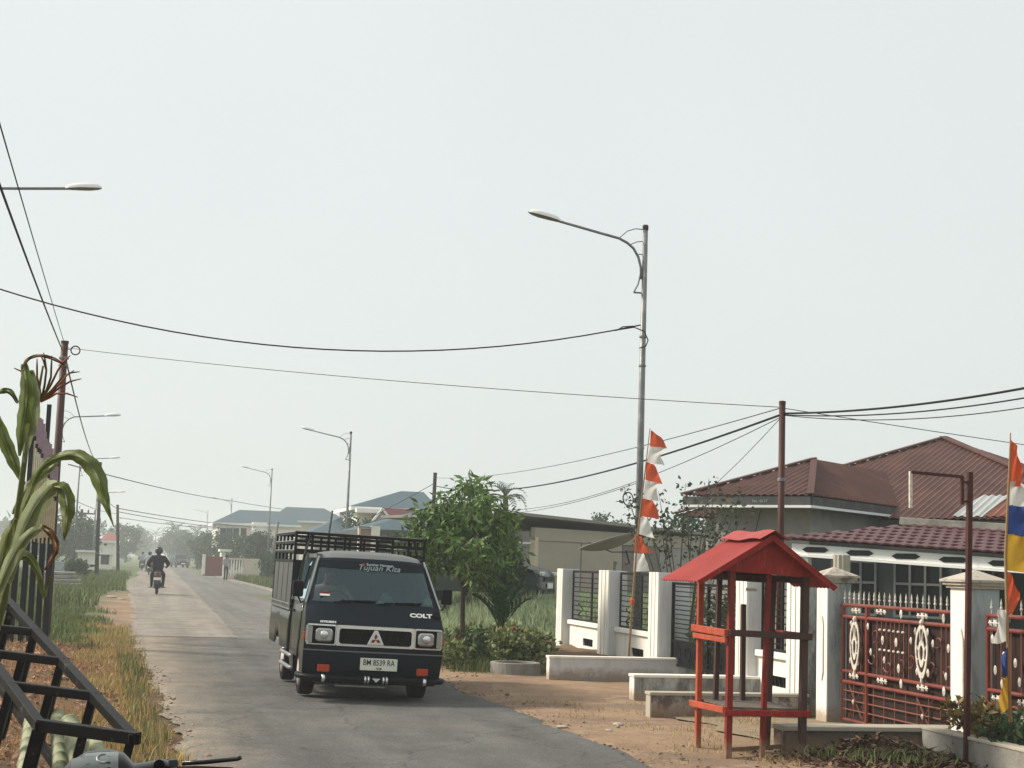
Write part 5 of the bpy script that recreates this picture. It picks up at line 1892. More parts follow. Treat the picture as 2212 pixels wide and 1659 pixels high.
for sgn in (-1, 1):
    cs = MB()
    cols = [0, .04, .10, .18, .24, .30, .36, .44, .54, .64, .72, .78, .84, .92, 1.0]
    cs.grid(lambda a, b_: (lambda z0: (lambda z, yy: V(sgn * side_x(z), yy, z))(z0 + (1.14 - z0) * b_, front_y(z0 + (1.14 - z0) * b_) + (1.60 - front_y(z0 + (1.14 - z0) * b_)) * a))(arch(front_y(.6) + (1.6 - front_y(.6)) * a, AXF)), cols, [i / 6 for i in range(7)])
    so_ = cs.build('cab_side', 'truck_side' if sgn < 0 else 'truck_paint', TR, auto=50)  # sunward cab side painted paler than the other side
    # window frame: front pillar, roof rail, rear pillar
    fr = MB()
    def sp(y, z):
        return V(sgn * (side_x(z) if z < 1.69 else .655), y, z)
    fr.bar(sp(.37, 1.14), sp(.745, 1.69), .05, .06, up=(1, 0, 0)).bar(sp(.72, 1.70), sp(1.60, 1.70), .05, .07, up=(1, 0, 0)).bar(sp(1.55, 1.12), sp(1.57, 1.72), .05, .10, up=(1, 0, 0))
    fr.bar(sp(.36, 1.145), sp(1.58, 1.145), .04, .035, up=(1, 0, 0))
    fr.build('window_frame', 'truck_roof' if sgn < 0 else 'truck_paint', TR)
    MB().add([sp(.42, 1.16), sp(1.54, 1.16), sp(1.54, 1.68), sp(.76, 1.68)], [(0, 1, 2, 3)]).build('side_window', 'side_glass', TR)
    dr = MB().grid(lambda a, b_: V(sgn * (side_x(.46 + .66 * b_) + .006), .52 + .96 * a if b_ > .3 else .62 + .80 * a * (1 + .4 * b_) + .0, .46 + .66 * b_), [i / 6 for i in range(7)], [0, .15, .35, .6, .8, 1])
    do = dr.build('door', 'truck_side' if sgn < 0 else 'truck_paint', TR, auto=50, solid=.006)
    MB().b2(sgn * .835, 1.26, .98, sgn * .868, 1.42, 1.01).build('handle', 'bumper', do)
    # mirror on its arm
    mm = MB().b2(sgn * .925 - .065, .38, 1.19, sgn * .925 + .065, .46, 1.38).build('mirror', 'bumper', TR, bevel=.02, seg=3)
    MB().tube([(sgn * .80, .42, 1.16), (sgn * .88, .40, 1.12), (sgn * .92, .42, 1.20)], .012, 6).build('mirror_arm', 'bumper', mm)
    MB().lathe([(0, 0), (.02, .005), (.02, .02), (0, .02)], 8, (sgn * .85, .52, 1.03), 'x').build('side_repeater', 'chrome', TR)
    # grey corner strip beside the windscreen
    MB().bar(sp(.36, 1.12) + V(sgn * .01, -.03, 0), sp(.735, 1.69) + V(sgn * .01, -.02, 0), .035, .02, up=(1, 0, 0)).build('gutter', 'silver', TR)
bk_ = MB()
bk_.add([(-.64, 1.6, 1.72), (.64, 1.6, 1.72), (.82, 1.6, 1.1), (.84, 1.6, .45), (-.84, 1.6, .45), (-.82, 1.6, 1.1)], [(0, 1, 2, 3, 4, 5)])
bk_.build('cab_back', 'truck_paint', TR)
MB().b2(-.78, .30, .36, .78, 1.58, .52).build('cab_floor', 'interior', TR)
MB().b2(-.76, .34, .80, .76, .62, 1.10).build('dashboard', 'interior', TR, bevel=.03)
for x in (-.40, .38):
    MB().b2(x - .24, 1.14, .55, x + .24, 1.52, .78).b2(x - .22, 1.44, .78, x + .22, 1.55, 1.36).build('seat', 'interior', TR, bevel=.03)
sw = MB().tube([(-.42 + .19 * math.cos(a), .74 + .10 * math.sin(a), 1.12 + .155 * math.sin(a)) for a in [2 * PI * i / 20 for i in range(21)]], .014, 6)
sw.bar((-.42, .56, .92), (-.42, .72, 1.06), .04).build('steering_wheel', 'interior', TR)

# grille band: chrome frames, lamps, three diamond badge


def rr(cx, cz, w, h, r, n=4):
    pts = []
    for sx_, sz_, a0 in ((1, 1, 0), (-1, 1, 90), (-1, -1, 180), (1, -1, 270)):
        for i in range(n + 1):
            a = math.radians(a0 + 90 * i / n)
            pts.append((cx + sx_ * (w / 2 - r) + r * math.cos(a), cz + sz_ * (h / 2 - r) + r * math.sin(a)))
    return pts


def fpt(pts, y):
    return [(x, y + .06 * (abs(x) / .845) ** 5, z) for x, z in pts]


MB().ext(fpt(rr(0, .765, 1.66, .255, .02), .006), (0, .01, 0)).build('grille_backing', 'bumper', TR)
gf = MB().ring(fpt(rr(.0, .768, .950, .245, .02), -.012), fpt(rr(.0, .762, .878, .182, .035), -.012), (0, .03, 0))
gf.build('grille_frame', 'chrome', TR, auto=40)
gi = MB().ext(fpt(rr(0, .762, .90, .20, .03), .0), (0, .008, 0)).build('grille', 'black_in', TR)
for i in range(9):
    x = -.36 + i * .09
    MB().bar((x - .02, -.004, .69), (x + .03, -.004, .84), .006, .008).build('grille_slat', 'bumper', gi)
for i in range(3):
    MB().b2(-.41, -.006, .715 + .045 * i, .41, -.001, .722 + .045 * i).build('grille_slat', 'bumper', gi)
for sgn in (-1, 1):
    hx = sgn * .65
    hf = MB().ring(fpt(rr(hx, .768, .345, .245, .015), -.010), fpt(rr(hx, .766, .322, .212, .02), -.010), (0, .025, 0))
    hf.build('headlight_frame', 'chrome', TR, auto=40)
    MB().ext(fpt(rr(hx - sgn * .005, .765, .335, .235, .02), .000), (0, .004, 0)).build('headlight_recess', 'black_in', TR)
    hx2 = hx - sgn * .030
    hl_ = MB()
    lo = rr(hx2, .765, .205, .155, .045)
    li = rr(hx2, .765, .17, .12, .035)
    hl_.ring(fpt(lo, -.008), fpt(li, -.026), (0, .012, 0))
    hl_.ext(fpt(li, -.024), (0, .01, 0))
    ho_ = hl_.build('headlight', 'headlight', TR, auto=40)
    MB().lathe([(0, 0), (.030, .004), (.045, .012), (.05, .02)], 14, (hx2, -.042, .77), 'y').build('reflector', 'chrome', ho_, smooth=True)
    MB().ext(fpt(rr(sgn * .795, .765, .075, .20, .01), -.004), (0, .03, 0)).build('corner_light', 'corner_lens', TR)
    MB().b2(sgn * .825, .075, .70, sgn * .858, .13, .79).build('side_marker', 'orange_lens', TR, bevel=.005)
    MB().ext(fpt(rr(sgn * .60, .375, .145, .085, .012), -.008), (0, .03, 0)).build('fog_light', 'orange_lens', TR, bevel=.006)
# three red diamonds on a silver triangle
lg = MB().ext([(-.105, -.026, .672), (.105, -.026, .672), (.022, -.026, .845), (-.022, -.026, .845)], (0, .012, 0)).build('badge', 'chrome', TR, bevel=.006)
for ang in (90, 210, 330):
    a = math.radians(ang)
    d, n_ = V(math.cos(a), 0, math.sin(a)), V(-math.sin(a), 0, math.cos(a))
    c = V(0, -.028, .737)
    MB().ext([c, c + d * .034 + n_ * .020, c + d * .068, c + d * .034 - n_ * .020], (0, -.003, 0)).build('diamond', 'logo_red', lg)
# bonnet letters
hp = math.atan2(1.11 - .925, .20 - .06)
text('bonnet_lettering', 'COLT', .078, 'white_paint', TR, (.565, .142 + .012, 1.042), (hp, 0, 0), .003, 1.35, .0035)
text('bonnet_badge', 'MITSUBISHI', .038, 'white_paint', TR, (-.575, .052, .918), (hp, 0, 0), .002, 1.0, .0015)
sm = MB().lathe([(0, 0), (.07, .01), (.07, .03), (0, .035)], 14, (.75, .17, 1.035), 'y').build('bonnet_mirror', 'bumper', TR, smooth=True)
# lower panel trim, bumper tube, clamps
MB().grid(lambda i, f: V(f * .848, .004 + .07 * abs(f) ** 5, i), [.575, .590], FR).build('bumper_seam', 'truck_roof', TR, solid=.006)
bt = MB().tube([(-.86, .38, .27), (-.88, .16, .27), (-.83, .03, .27), (-.72, -.03, .265), (0, -.045, .262), (.72, -.03, .265), (.83, .03, .27), (.88, .16, .27), (.86, .30, .27)], .034, 10)
bto = bt.build('bumper_tube', 'bumper', TR, smooth=True)
for x in (-.60, .62, -.10, -.06, .12, .16):
    w = .018 if abs(x) > .3 else .011
    MB().lathe([(.043, -w), (.046, -w * .5), (.046, w * .5), (.043, w)], 10, (x, -.043, .262), 'x').build('clamp', 'chrome', bto, smooth=True)
MB().ext([(-.02, -.086, .285), (.08, -.086, .285), (.03, -.086, .235)], (0, .008, 0)).build('tri_badge', 'chrome', bto)
MB().b2(-.45, -.01, .17, .15, .02, .19).build('skid_bar', 'galvanised', TR)
# number plate
npx, npz = .06, .445
np_ = MB().b2(npx - .225, -.014, npz - .072, npx + .225, -.002, npz + .072).build('number_plate', 'plate_white', TR, bevel=.003)
text('plate_number', 'BM 8539 RA', .098, 'letter_black', np_, (npx, -.016, npz + .018), (PI / 2, 0, 0), .001, .76, .0004)
text('plate_date', '10·28', .036, 'letter_black', np_, (npx, -.016, npz - .050), (PI / 2, 0, 0), .001, .9, .0008)
# wipers and things on the dash
for (u0_, u1_, v_) in ((-.62, .02, .0), (.10, .78, .0)):
    a, b_ = on_glass(u0_ - .05, -.06, .02), on_glass(u1_, .05, .02)
    wp = MB().bar(a, on_glass(u0_ + .2, .02, .022), .018, .014).build('wiper', 'black_in', TR)
    MB().bar(on_glass(u0_ + .06, .02, .02), b_, .022, .016).build('wiper_blade', 'black_in', wp)
tb_ = MB().b2(.08, .40, 1.11, .28, .50, 1.19).build('tissue_box', 'plate_white', TR, bevel=.006)
MB().lathe([(.09, 0), (.08, .04), (.045, .075), (.05, .10), (.0, .085)], 9, (.17, .45, 1.19)).build('tissue', 'tissue', tb_)

# wheels


def wheel(x, y, sgn):
    w = MB()
    w.lathe([(.19, -.085), (.255, -.092), (.292, -.082), (RW, -.055), (RW, .055), (.292, .082), (.255, .092), (.19, .085)], 28, (x, y, RW - .01), 'x')
    o = w.build('wheel', 'rubber', TR, auto=40)
    MB().lathe([(0, -.03), (.05, -.03), (.055, -.045), (.10, -.04), (.12, -.015), (.165, -.03), (.195, -.07), (.197, -.088)] if sgn < 0 else [(0, .03), (.05, .03), (.055, .045), (.10, .04), (.12, .015), (.165, .03), (.195, .07), (.197, .088)], 24, (x, y, RW - .01), 'x').build('rim', 'rim_paint', o, smooth=True)
    MB().lathe([(.075, sgn * .045), (.09, sgn * .05), (.105, sgn * .043)], 20, (x, y, RW - .01), 'x').build('rim_ring', 'rim_red', o, smooth=True)
    for i in range(5):
        a = 2 * PI * i / 5
        MB().lathe([(.010, sgn * .045), (.010, sgn * .06)], 6, (x, y + .068 * math.cos(a), RW - .01 + .068 * math.sin(a)), 'x').build('wheel_bolt', 'chrome', o)
    return o


for sgn in (-1, 1):
    wheel(sgn * .70, AXF, sgn)
    wheel(sgn * .68, AXR, sgn)
    # black arch lining and mud flap
    MB().grid(lambda a, b_: V(sgn * (.56 + .27 * b_), AXF + .36 * math.cos(a), .30 + .36 * math.sin(a)), [PI * i / 12 for i in range(13)], [0, 1]).build('wheel_arch', 'black_in', TR)
    MB().b2(sgn * .56, AXF + .40, .20, sgn * .82, AXF + .42, .52).build('mud_flap', 'rubber', TR)
MB().b2(-.5, .45, .22, .5, 4.0, .40).build('chassis', 'black_in', TR)
MB().tube([(-.68, AXF, .295), (.68, AXF, .295)], .05, 8).tube([(-.68, AXR, .295), (.68, AXR, .295)], .06, 8).build('axle', 'black_in', TR)

# load bed
BY0, BY1, BX = 1.70, 4.16, .85
MB().b2(-BX + .02, BY0, .56, BX - .02, BY1, .66).build('bed_floor', 'truck_side', TR)
for sgn in (-1, 1):
    lp = MB()
    ny = 24
    lp.grid(lambda a, b_: (lambda y_: V(sgn * (BX + .012 * math.sin(b_ * PI)), y_, (lambda z0: z0 + (.98 - z0) * b_)(max(.48, arch(y_, AXR, .36)))))(BY0 + (BY1 - BY0) * a), [i / ny for i in range(ny + 1)], [0, .25, .5, .75, 1])
    lo_ = lp.build('drop_side', 'truck_side', TR, auto=50, solid=.02)
    MB().b2(sgn * (BX - .01), BY0, .985, sgn * (BX + .025), BY1, 1.005).b2(sgn * (BX - .01), BY0, 1.052, sgn * (BX + .025), BY1, 1.070).build('hinge_rail', 'galvanised', lo_)
    for i in range(14):
        y = BY0 + .06 + i * (BY1 - BY0 - .1) / 14
        MB().bar((sgn * (BX + .012), y, 1.0), (sgn * (BX + .012), y + .10, 1.055), .012, .022, up=(1, 0, 0)).build('zigzag', 'galvanised' if True else '', lo_)
    up_ = MB().b2(sgn * (BX - .006), BY0 + .02, 1.075, sgn * (BX + .008), BY1 - .02, 1.60).build('side_plate', 'truck_plate', TR)
    for j in range(3):
        y = BY0 + .6 + j * .62
        MB().b2(sgn * (BX + .0085), y, 1.08, sgn * (BX + .013), y + .02, 1.595).build('seam', 'truck_side', up_)
    # lattice
    lt = MB()
    for z in (1.62, 1.74, 1.86, 1.98):
        lt.b2(sgn * (BX - .014), BY0, z - .016, sgn * (BX + .020), BY1, z + .016)
    lat = lt.build('cage_rail', 'iron_black', TR)
    MB().b2(sgn * (BX - .016), BY0, 1.997, sgn * (BX + .022), BY1, 2.005).b2(sgn * BX, BY0, 1.757, sgn * (BX + .022), BY1, 1.764).b2(sgn * BX, BY0, 1.877, sgn * (BX + .022), BY1, 1.884).build('silver_edge', 'silver', lat)  # silver strips along the tops of the rails
    for i in range(6):
        y = BY0 + .03 + i * (BY1 - BY0 - .06) / 5
        MB().b2(sgn * (BX - .012), y - .018, 1.0 if i in (0, 5) else 1.60, sgn * (BX + .016), y + .018, 1.98).build('cage_upright', 'iron_black', TR)
    # chrome side guards below the bed
    for z in (.42, .27):
        MB().tube([(sgn * .80, 1.36, z), (sgn * .84, 1.44, z), (sgn * .84, 2.52, z), (sgn * .78, 2.62, z)], .028, 8).build('side_guard', 'galvanised', TR, smooth=True)
    MB().bar((sgn * .70, 1.66, 1.97), (sgn * .82, 1.20, 1.30), .025).build('cage_brace', 'iron_black', TR)
    if sgn < 0:
        MB().tube([(sgn * .66, 1.68, 1.97), (sgn * .80, 1.10, 1.70), (sgn * .885, .92, 1.20)], .014, 6).build('cage_stay', 'iron_black', TR)
for yy, nm in ((BY0, 'front'), (BY1, 'rear')):
    ft = MB()
    for z in (1.76, 1.88, 1.985) if nm == 'front' else (1.62, 1.74, 1.86, 1.985):
        ft.b2(-BX - .02, yy - .018, z - .020, BX + .02, yy + .018, z + .020)
    if nm == 'front':
        ft.b2(-BX - .02, yy - .075, 1.965, BX + .02, yy - .055, 1.995)
    fo = ft.build('cage_rail', 'iron_black', TR)
    for i in range(9):
        x = -BX + i * 2 * BX / 8
        MB().b2(x - .016, yy - .014, 1.62, x + .016, yy + .014, 1.98).build('cage_upright', 'iron_black', TR)
    MB().b2(-BX, yy - .012, .66, BX, yy + .012, 1.60).build('bed_gate', 'truck_paint', TR)
wl_ = MB().b2(-.1, BY0 - .021, 2.006, .82, BY0 + .019, 2.012).build('silver_edge', 'silver', TR)


# ------------------------------------------------------------------ people
def person(label, J, mats, loc, rotz, hair=None, group=None, rot=None):
    """one continuous skinned body; J: joint -> (position, radius); mats: bone part -> material"""
    edges = [('pelvis', 'waist'), ('waist', 'chest'), ('chest', 'neck'), ('neck', 'head'), ('head', 'crown')]
    for s in 'LR':
        edges += [('chest', 'shoulder' + s), ('shoulder' + s, 'elbow' + s), ('elbow' + s, 'wrist' + s), ('wrist' + s, 'hand' + s), ('hand' + s, 'finger' + s), ('hand' + s, 'thumb' + s),
                  ('pelvis', 'hip' + s), ('hip' + s, 'knee' + s), ('knee' + s, 'ankle' + s), ('ankle' + s, 'toe' + s)]
    for s in 'LR':       # hands: fingers and thumb from the wrist direction
        w, e_ = Vector(J['wrist' + s][0]), Vector(J['elbow' + s][0])
        d = (w - e_).normalized()
        sd_ = -1 if s == 'L' else 1
        J['hand' + s] = (tuple(w + d * .08), .036)
        J['finger' + s] = (tuple(w + d * .155 + V(0, .01, -.02)), .018)
        J['thumb' + s] = (tuple(w + d * .10 + V(-sd_ * .045, .02, .01)), .013)
    names = list(J)
    idx = {n: i for i, n in enumerate(names)}
    me = bpy.data.meshes.new('person')
    me.from_pydata([J[n][0] for n in names], [(idx[a], idx[b]) for a, b in edges], [])
    o = bpy.data.objects.new('person', me)
    C.objects.link(o)
    sk = o.modifiers.new('skin', 'SKIN')
    sk.use_smooth_shade = True
    for n in names:
        sv = me.skin_vertices[0].data[idx[n]]
        r = J[n][1]
        sv.radius = r if isinstance(r, tuple) else (r, r)
        sv.use_root = (n == 'pelvis')
    sb2 = o.modifiers.new('sub', 'SUBSURF')
    sb2.levels = sb2.render_levels = 2
    dg = bpy.context.evaluated_depsgraph_get()
    me2 = bpy.data.meshes.new_from_object(o.evaluated_get(dg))
    o.modifiers.clear()
    o.data = me2
    me2.materials.clear()
    keys = []
    for m in mats.values():
        if m not in keys:
            keys.append(m)
    for k_ in keys:
        me2.materials.append(MAT[k_])

    def part_of(a, b):
        for s in 'LR':
            if b in ('hand' + s, 'finger' + s, 'thumb' + s):
                return 'skin'
            if b in ('knee' + s, 'ankle' + s, 'hip' + s):
                return 'legs'
            if b == 'toe' + s:
                return 'shoes'
            if b == 'wrist' + s:
                return 'forearm'
        if b in ('head', 'crown'):
            return 'skin'
        return 'shirt'
    segs = [(Vector(J[a][0]), Vector(J[b][0]), part_of(a, b)) for a, b in edges]
    for p in me2.polygons:
        c = p.center
        best = None
        for a, b, pt in segs:
            ab = b - a
            t = max(0, min(1, (c - a).dot(ab) / max(ab.length_squared, 1e-9)))
            d = (c - a - ab * t).length
            if best is None or d < best[0]:
                best = (d, pt)
        p.material_index = keys.index(mats[best[1]])
        p.use_smooth = True
    o.location = loc
    o.rotation_euler = rot or (0, 0, rotz)
    tag(o, label, 'person', group)
    hc = Vector(J['head'][0]).lerp(Vector(J['crown'][0]), .5)
    if hair == 'helmet':
        h_ = MB().lathe([(.10, -.10), (.135, -.06), (.148, .02), (.135, .10), (.09, .155), (0, .178)], 18, hc)
        h_.build('helmet', 'helmet', o, smooth=True)
    elif hair == 'hair':
        h_ = MB().lathe([(.102, -.02), (.108, .03), (.10, .08), (.065, .12), (0, .135)], 14, hc + V(0, .012, .005))
        h_.build('hair', 'hair', o, smooth=True)
    if hair != 'helmet':        # simple face: nose, eyes, mouth, ears (front is -y)
        h = Vector(J['head'][0])
        MB().add([h + V(-.014, -.088, .035), h + V(.014, -.088, .035), h + V(0, -.115, .030), h + V(0, -.09, .075)], [(0, 1, 2), (0, 2, 3), (1, 3, 2)]).build('nose', 'skin', o)
        for s in (-1, 1):
            MB().lathe([(0, -.008), (.010, -.004), (.010, .004), (0, .008)], 8, h + V(s * .032, -.086, .075), 'y').build('eye', 'hair', o)
            MB().b2(h.x + s * .088, h.y - .015, h.z + .03, h.x + s * .102, h.y + .02, h.z + .085).build('ear', 'skin', o, bevel=.006)
        MB().b2(h.x - .025, h.y - .092, h.z - .008, h.x + .025, h.y - .084, h.z + .002).build('mouth', 'logo_red', o)
    return o


def rider_joints():       # seated, facing +y
    return {'pelvis': ((0, 0, .88), (.20, .15)), 'waist': ((0, .04, 1.05), (.205, .155)), 'chest': ((0, .10, 1.28), (.235, .17)), 'neck': ((0, .14, 1.46), .065), 'head': ((0, .17, 1.56), (.085, .09)), 'crown': ((0, .18, 1.70), (.07, .075)),
            'shoulderL': ((-.22, .11, 1.38), .105), 'elbowL': ((-.38, .28, 1.15), .085), 'wristL': ((-.33, .52, 1.06), .045), 'shoulderR': ((.22, .11, 1.38), .105), 'elbowR': ((.38, .28, 1.15), .085), 'wristR': ((.33, .52, 1.06), .045),
            'hipL': ((-.11, .03, .86), .11), 'kneeL': ((-.22, .42, .74), .082), 'ankleL': ((-.21, .26, .32), .052), 'toeL': ((-.22, .42, .26), .04), 'hipR': ((.11, .03, .86), .11), 'kneeR': ((.22, .42, .74), .082), 'ankleR': ((.21, .26, .32), .052), 'toeR': ((.22, .42, .26), .04)}


def stand_joints():       # walking towards -y
    return {'pelvis': ((0, 0, .90), (.14, .11)), 'waist': ((0, 0, 1.05), (.14, .10)), 'chest': ((0, .01, 1.27), (.175, .12)), 'neck': ((0, 0, 1.44), .055), 'head': ((0, -.01, 1.51), (.08, .088)), 'crown': ((0, -.005, 1.635), (.07, .075)),
            'shoulderL': ((-.18, .01, 1.38), .065), 'elbowL': ((-.25, .03, 1.12), .052), 'wristL': ((-.14, -.16, 1.02), .038), 'shoulderR': ((.18, .01, 1.38), .065), 'elbowR': ((.25, .05, 1.12), .052), 'wristR': ((.24, -.06, .88), .038),
            'hipL': ((-.09, 0, .87), .095), 'kneeL': ((-.10, -.14, .49), .068), 'ankleL': ((-.10, -.10, .09), .045), 'toeL': ((-.11, -.26, .04), .036), 'hipR': ((.09, 0, .87), .095), 'kneeR': ((.10, .06, .48), .068), 'ankleR': ((.10, .24, .11), .045), 'toeR': ((.11, .12, .04), .036)}


# driver behind the windscreen (seated, facing -y), sits in the truck
DJ = {}
for k_, (p, r) in rider_joints().items():
    DJ[k_] = ((p[0] * .9, -p[1] * .75, p[2] - .32), r)
DJ['head'] = ((.02, -.10, 1.26), (.085, .09))
DJ['crown'] = ((.02, -.10, 1.39), (.07, .075))
DJ['elbowL'] = ((.30, -.22, .92), .055)
DJ['wristL'] = ((.14, -.42, .86), .04)
DJ['elbowR'] = ((-.30, -.22, .92), .055)
DJ['wristR'] = ((-.14, -.42, .90), .04)
DJ['shoulderL'], DJ['shoulderR'] = ((.19, -.08, 1.08), .07), ((-.19, -.08, 1.08), .07)
person('driver in a beige shirt at the wheel of the black pickup', DJ, {'shirt': 'shirt_beige', 'forearm': 'skin', 'skin': 'skin', 'legs': 'trousers_black', 'shoes': 'bike_black'}, (2.64 - .42 - .035, 18.45 + 1.16, .022 + .21), math.radians(1.2), 'hair')

pp = GP(487, 1255)
person('person in a grey shirt and dark trousers walking on the right verge', stand_joints(), {'shirt': 'shirt_grey', 'forearm': 'skin', 'skin': 'skin', 'legs': 'trousers_grey', 'shoes': 'hair'}, (pp.x, pp.y, .04), .1, 'hair')


# ------------------------------------------------------------------ motorbikes
def motorbike(label, loc, rotz, mat='bike_black'):
    t = thing('motorbike', label, 'motorbike', loc, rotz, group='motorbikes on the road')
    for y in (-.32, .92):
        w = MB().lathe([(.20, -.04), (.255, -.045), (.285, -.02), (.285, .02), (.255, .045), (.20, .04)], 24, (0, y, .285), 'x').build('wheel', 'rubber', t, auto=40)
        MB().lathe([(.03, -.05), (.05, -.03), (.19, -.02), (.20, 0), (.19, .02), (.05, .03), (.03, .05)], 16, (0, y, .285), 'x').build('rim', 'bike_grey', w, smooth=True)
    body_ = MB()
    body_.tube([(0, -.42, .74), (0, -.15, .72), (0, .2, .62), (0, .45, .55), (0, .62, .80), (0, .66, 1.0)], [.07, .13, .15, .10, .10, .07], 10)
    body_.build('body', mat, t, smooth=True)
    seat_ = MB().tube([(0, -.40, .82), (0, -.2, .81), (0, .1, .78), (0, .3, .74)], [.08, .125, .13, .09], 10)
    seat_.build('seat', 'trousers_black', t, smooth=True)
    rear = MB().tube([(0, -.50, .60), (0, -.46, .70), (0, -.36, .76)], [.05, .09, .11], 8).build('tail', mat, t, smooth=True)
    MB().b2(-.09, -.545, .66, .09, -.50, .74).build('tail_light', 'tail_red', rear, bevel=.015)
    MB().b2(-.13, -.56, .545, .13, -.55, .645).build('number_plate', 'white_paint', rear)
    MB().tube([(-.13, -.40, .80), (-.14, -.50, .83), (0, -.54, .84), (.14, -.50, .83), (.13, -.40, .80)], .016, 6).build('grab_rail', 'galvanised', rear)
    MB().grid(lambda a, b_: V(.075 * (b_ - .5) * 2, -.32 - .31 * math.cos(a), .285 + .31 * math.sin(a)), [PI * i / 10 * .62 for i in range(11)], [0, .5, 1]).build('mudguard', 'bike_grey', t, solid=.01)
    MB().b2(-.06, -.64, .20, .06, -.625, .42).build('mud_flap', 'rubber', t)
    MB().tube([(.14, .15, .28), (.15, -.15, .30), (.155, -.55, .42)], [.035, .05, .055], 8).build('exhaust', 'bike_grey', t, smooth=True)
    MB().b2(-.13, -.1, .22, .13, .25, .50).build('engine', 'bike_grey', t, bevel=.04)
    for s in (-1, 1):
        MB().bar((s * .10, -.32, .29), (s * .11, -.20, .68), .05).build('shock', 'bike_grey', t)
        MB().bar((s * .10, .92, .29), (s * .08, .68, .95), .04).build('fork', 'bike_grey', t)
        MB().b2(s * .10, .10, .245, s * .33, .14, .27).build('foot_peg', 'bike_grey', t)
    hb_ = MB().tube([(-.36, .56, 1.03), (-.2, .62, 1.04), (0, .66, 1.03), (.2, .62, 1.04), (.36, .56, 1.03)], .018, 8).build('handlebar', 'bike_black', t, smooth=True)
    for s in (-1, 1):
        MB().tube([(s * .30, .60, 1.04), (s * .36, .60, 1.18)], .006, 5).build('mirror_stalk', 'bike_black', hb_)
        MB().b2(s * .36 - .05, .59, 1.15, s * .36 + .05, .61, 1.23).build('mirror', 'bike_black', hb_, bevel=.01)
    MB().b2(-.12, .62, .95, .12, .76, 1.06).build('headlamp_cowl', mat, t, bevel=.04)
    return t


R1 = {'shirt': 'jacket_navy', 'forearm': 'jacket_navy', 'skin': 'trousers_black', 'legs': 'trousers_black', 'shoes': 'bike_black'}
b0 = GP(338, 1286)
bk1 = motorbike('black motorbike riding away up the pale lane, white plate at the back', (b0.x, b0.y + .6, .03), math.radians(-1))
bk1.scale = (1.08, 1.08, 1.08)
r1o = person('rider in a navy jacket and dark helmet on the nearest motorbike', rider_joints(), R1, (b0.x, b0.y + .6, .03), math.radians(-1), 'helmet')
r1o.scale = (1.08, 1.08, 1.08)
b1 = GP(321, 1243)
bk2 = copy_tree(bk1, 'second motorbike ahead of the navy jacketed rider in the haze')
bk2.scale = (1, 1, 1)
bk2.location = (b1.x, b1.y, .03)
person('rider in a pale shirt ahead of the navy jacketed rider', rider_joints(), {'shirt': 'shirt_pale', 'forearm': 'skin', 'skin': 'skin', 'legs': 'trousers_grey', 'shoes': 'hair'}, (b1.x, b1.y, .03), 0, 'helmet')
b2_ = GP(306, 1233)
bk3 = copy_tree(bk1, 'leftmost and faintest of the three motorbikes going up the road')
bk3.scale = (1, 1, 1)
bk3.location = (b2_.x, b2_.y, .03)
person('rider in grey on the faintest motorbike', rider_joints(), {'shirt': 'shirt_grey', 'forearm': 'skin', 'skin': 'skin', 'legs': 'trousers_black', 'shoes': 'hair'}, (b2_.x, b2_.y, .03), 0, 'hair')
b4 = GP(408, 1229)
bk4 = copy_tree(bk1, 'motorbike coming the other way on the far right side of the road')
bk4.scale = (1, 1, 1)
bk4.location = (b4.x + 1.2, b4.y, .03)
bk4.rotation_euler = (0, 0, math.radians(160))
person('rider in a pale shirt coming the other way far off', rider_joints(), {'shirt': 'shirt_pale', 'forearm': 'skin', 'skin': 'skin', 'legs': 'trousers_grey', 'shoes': 'hair'}, (b4.x + 1.2, b4.y, .03), math.radians(160), 'helmet')


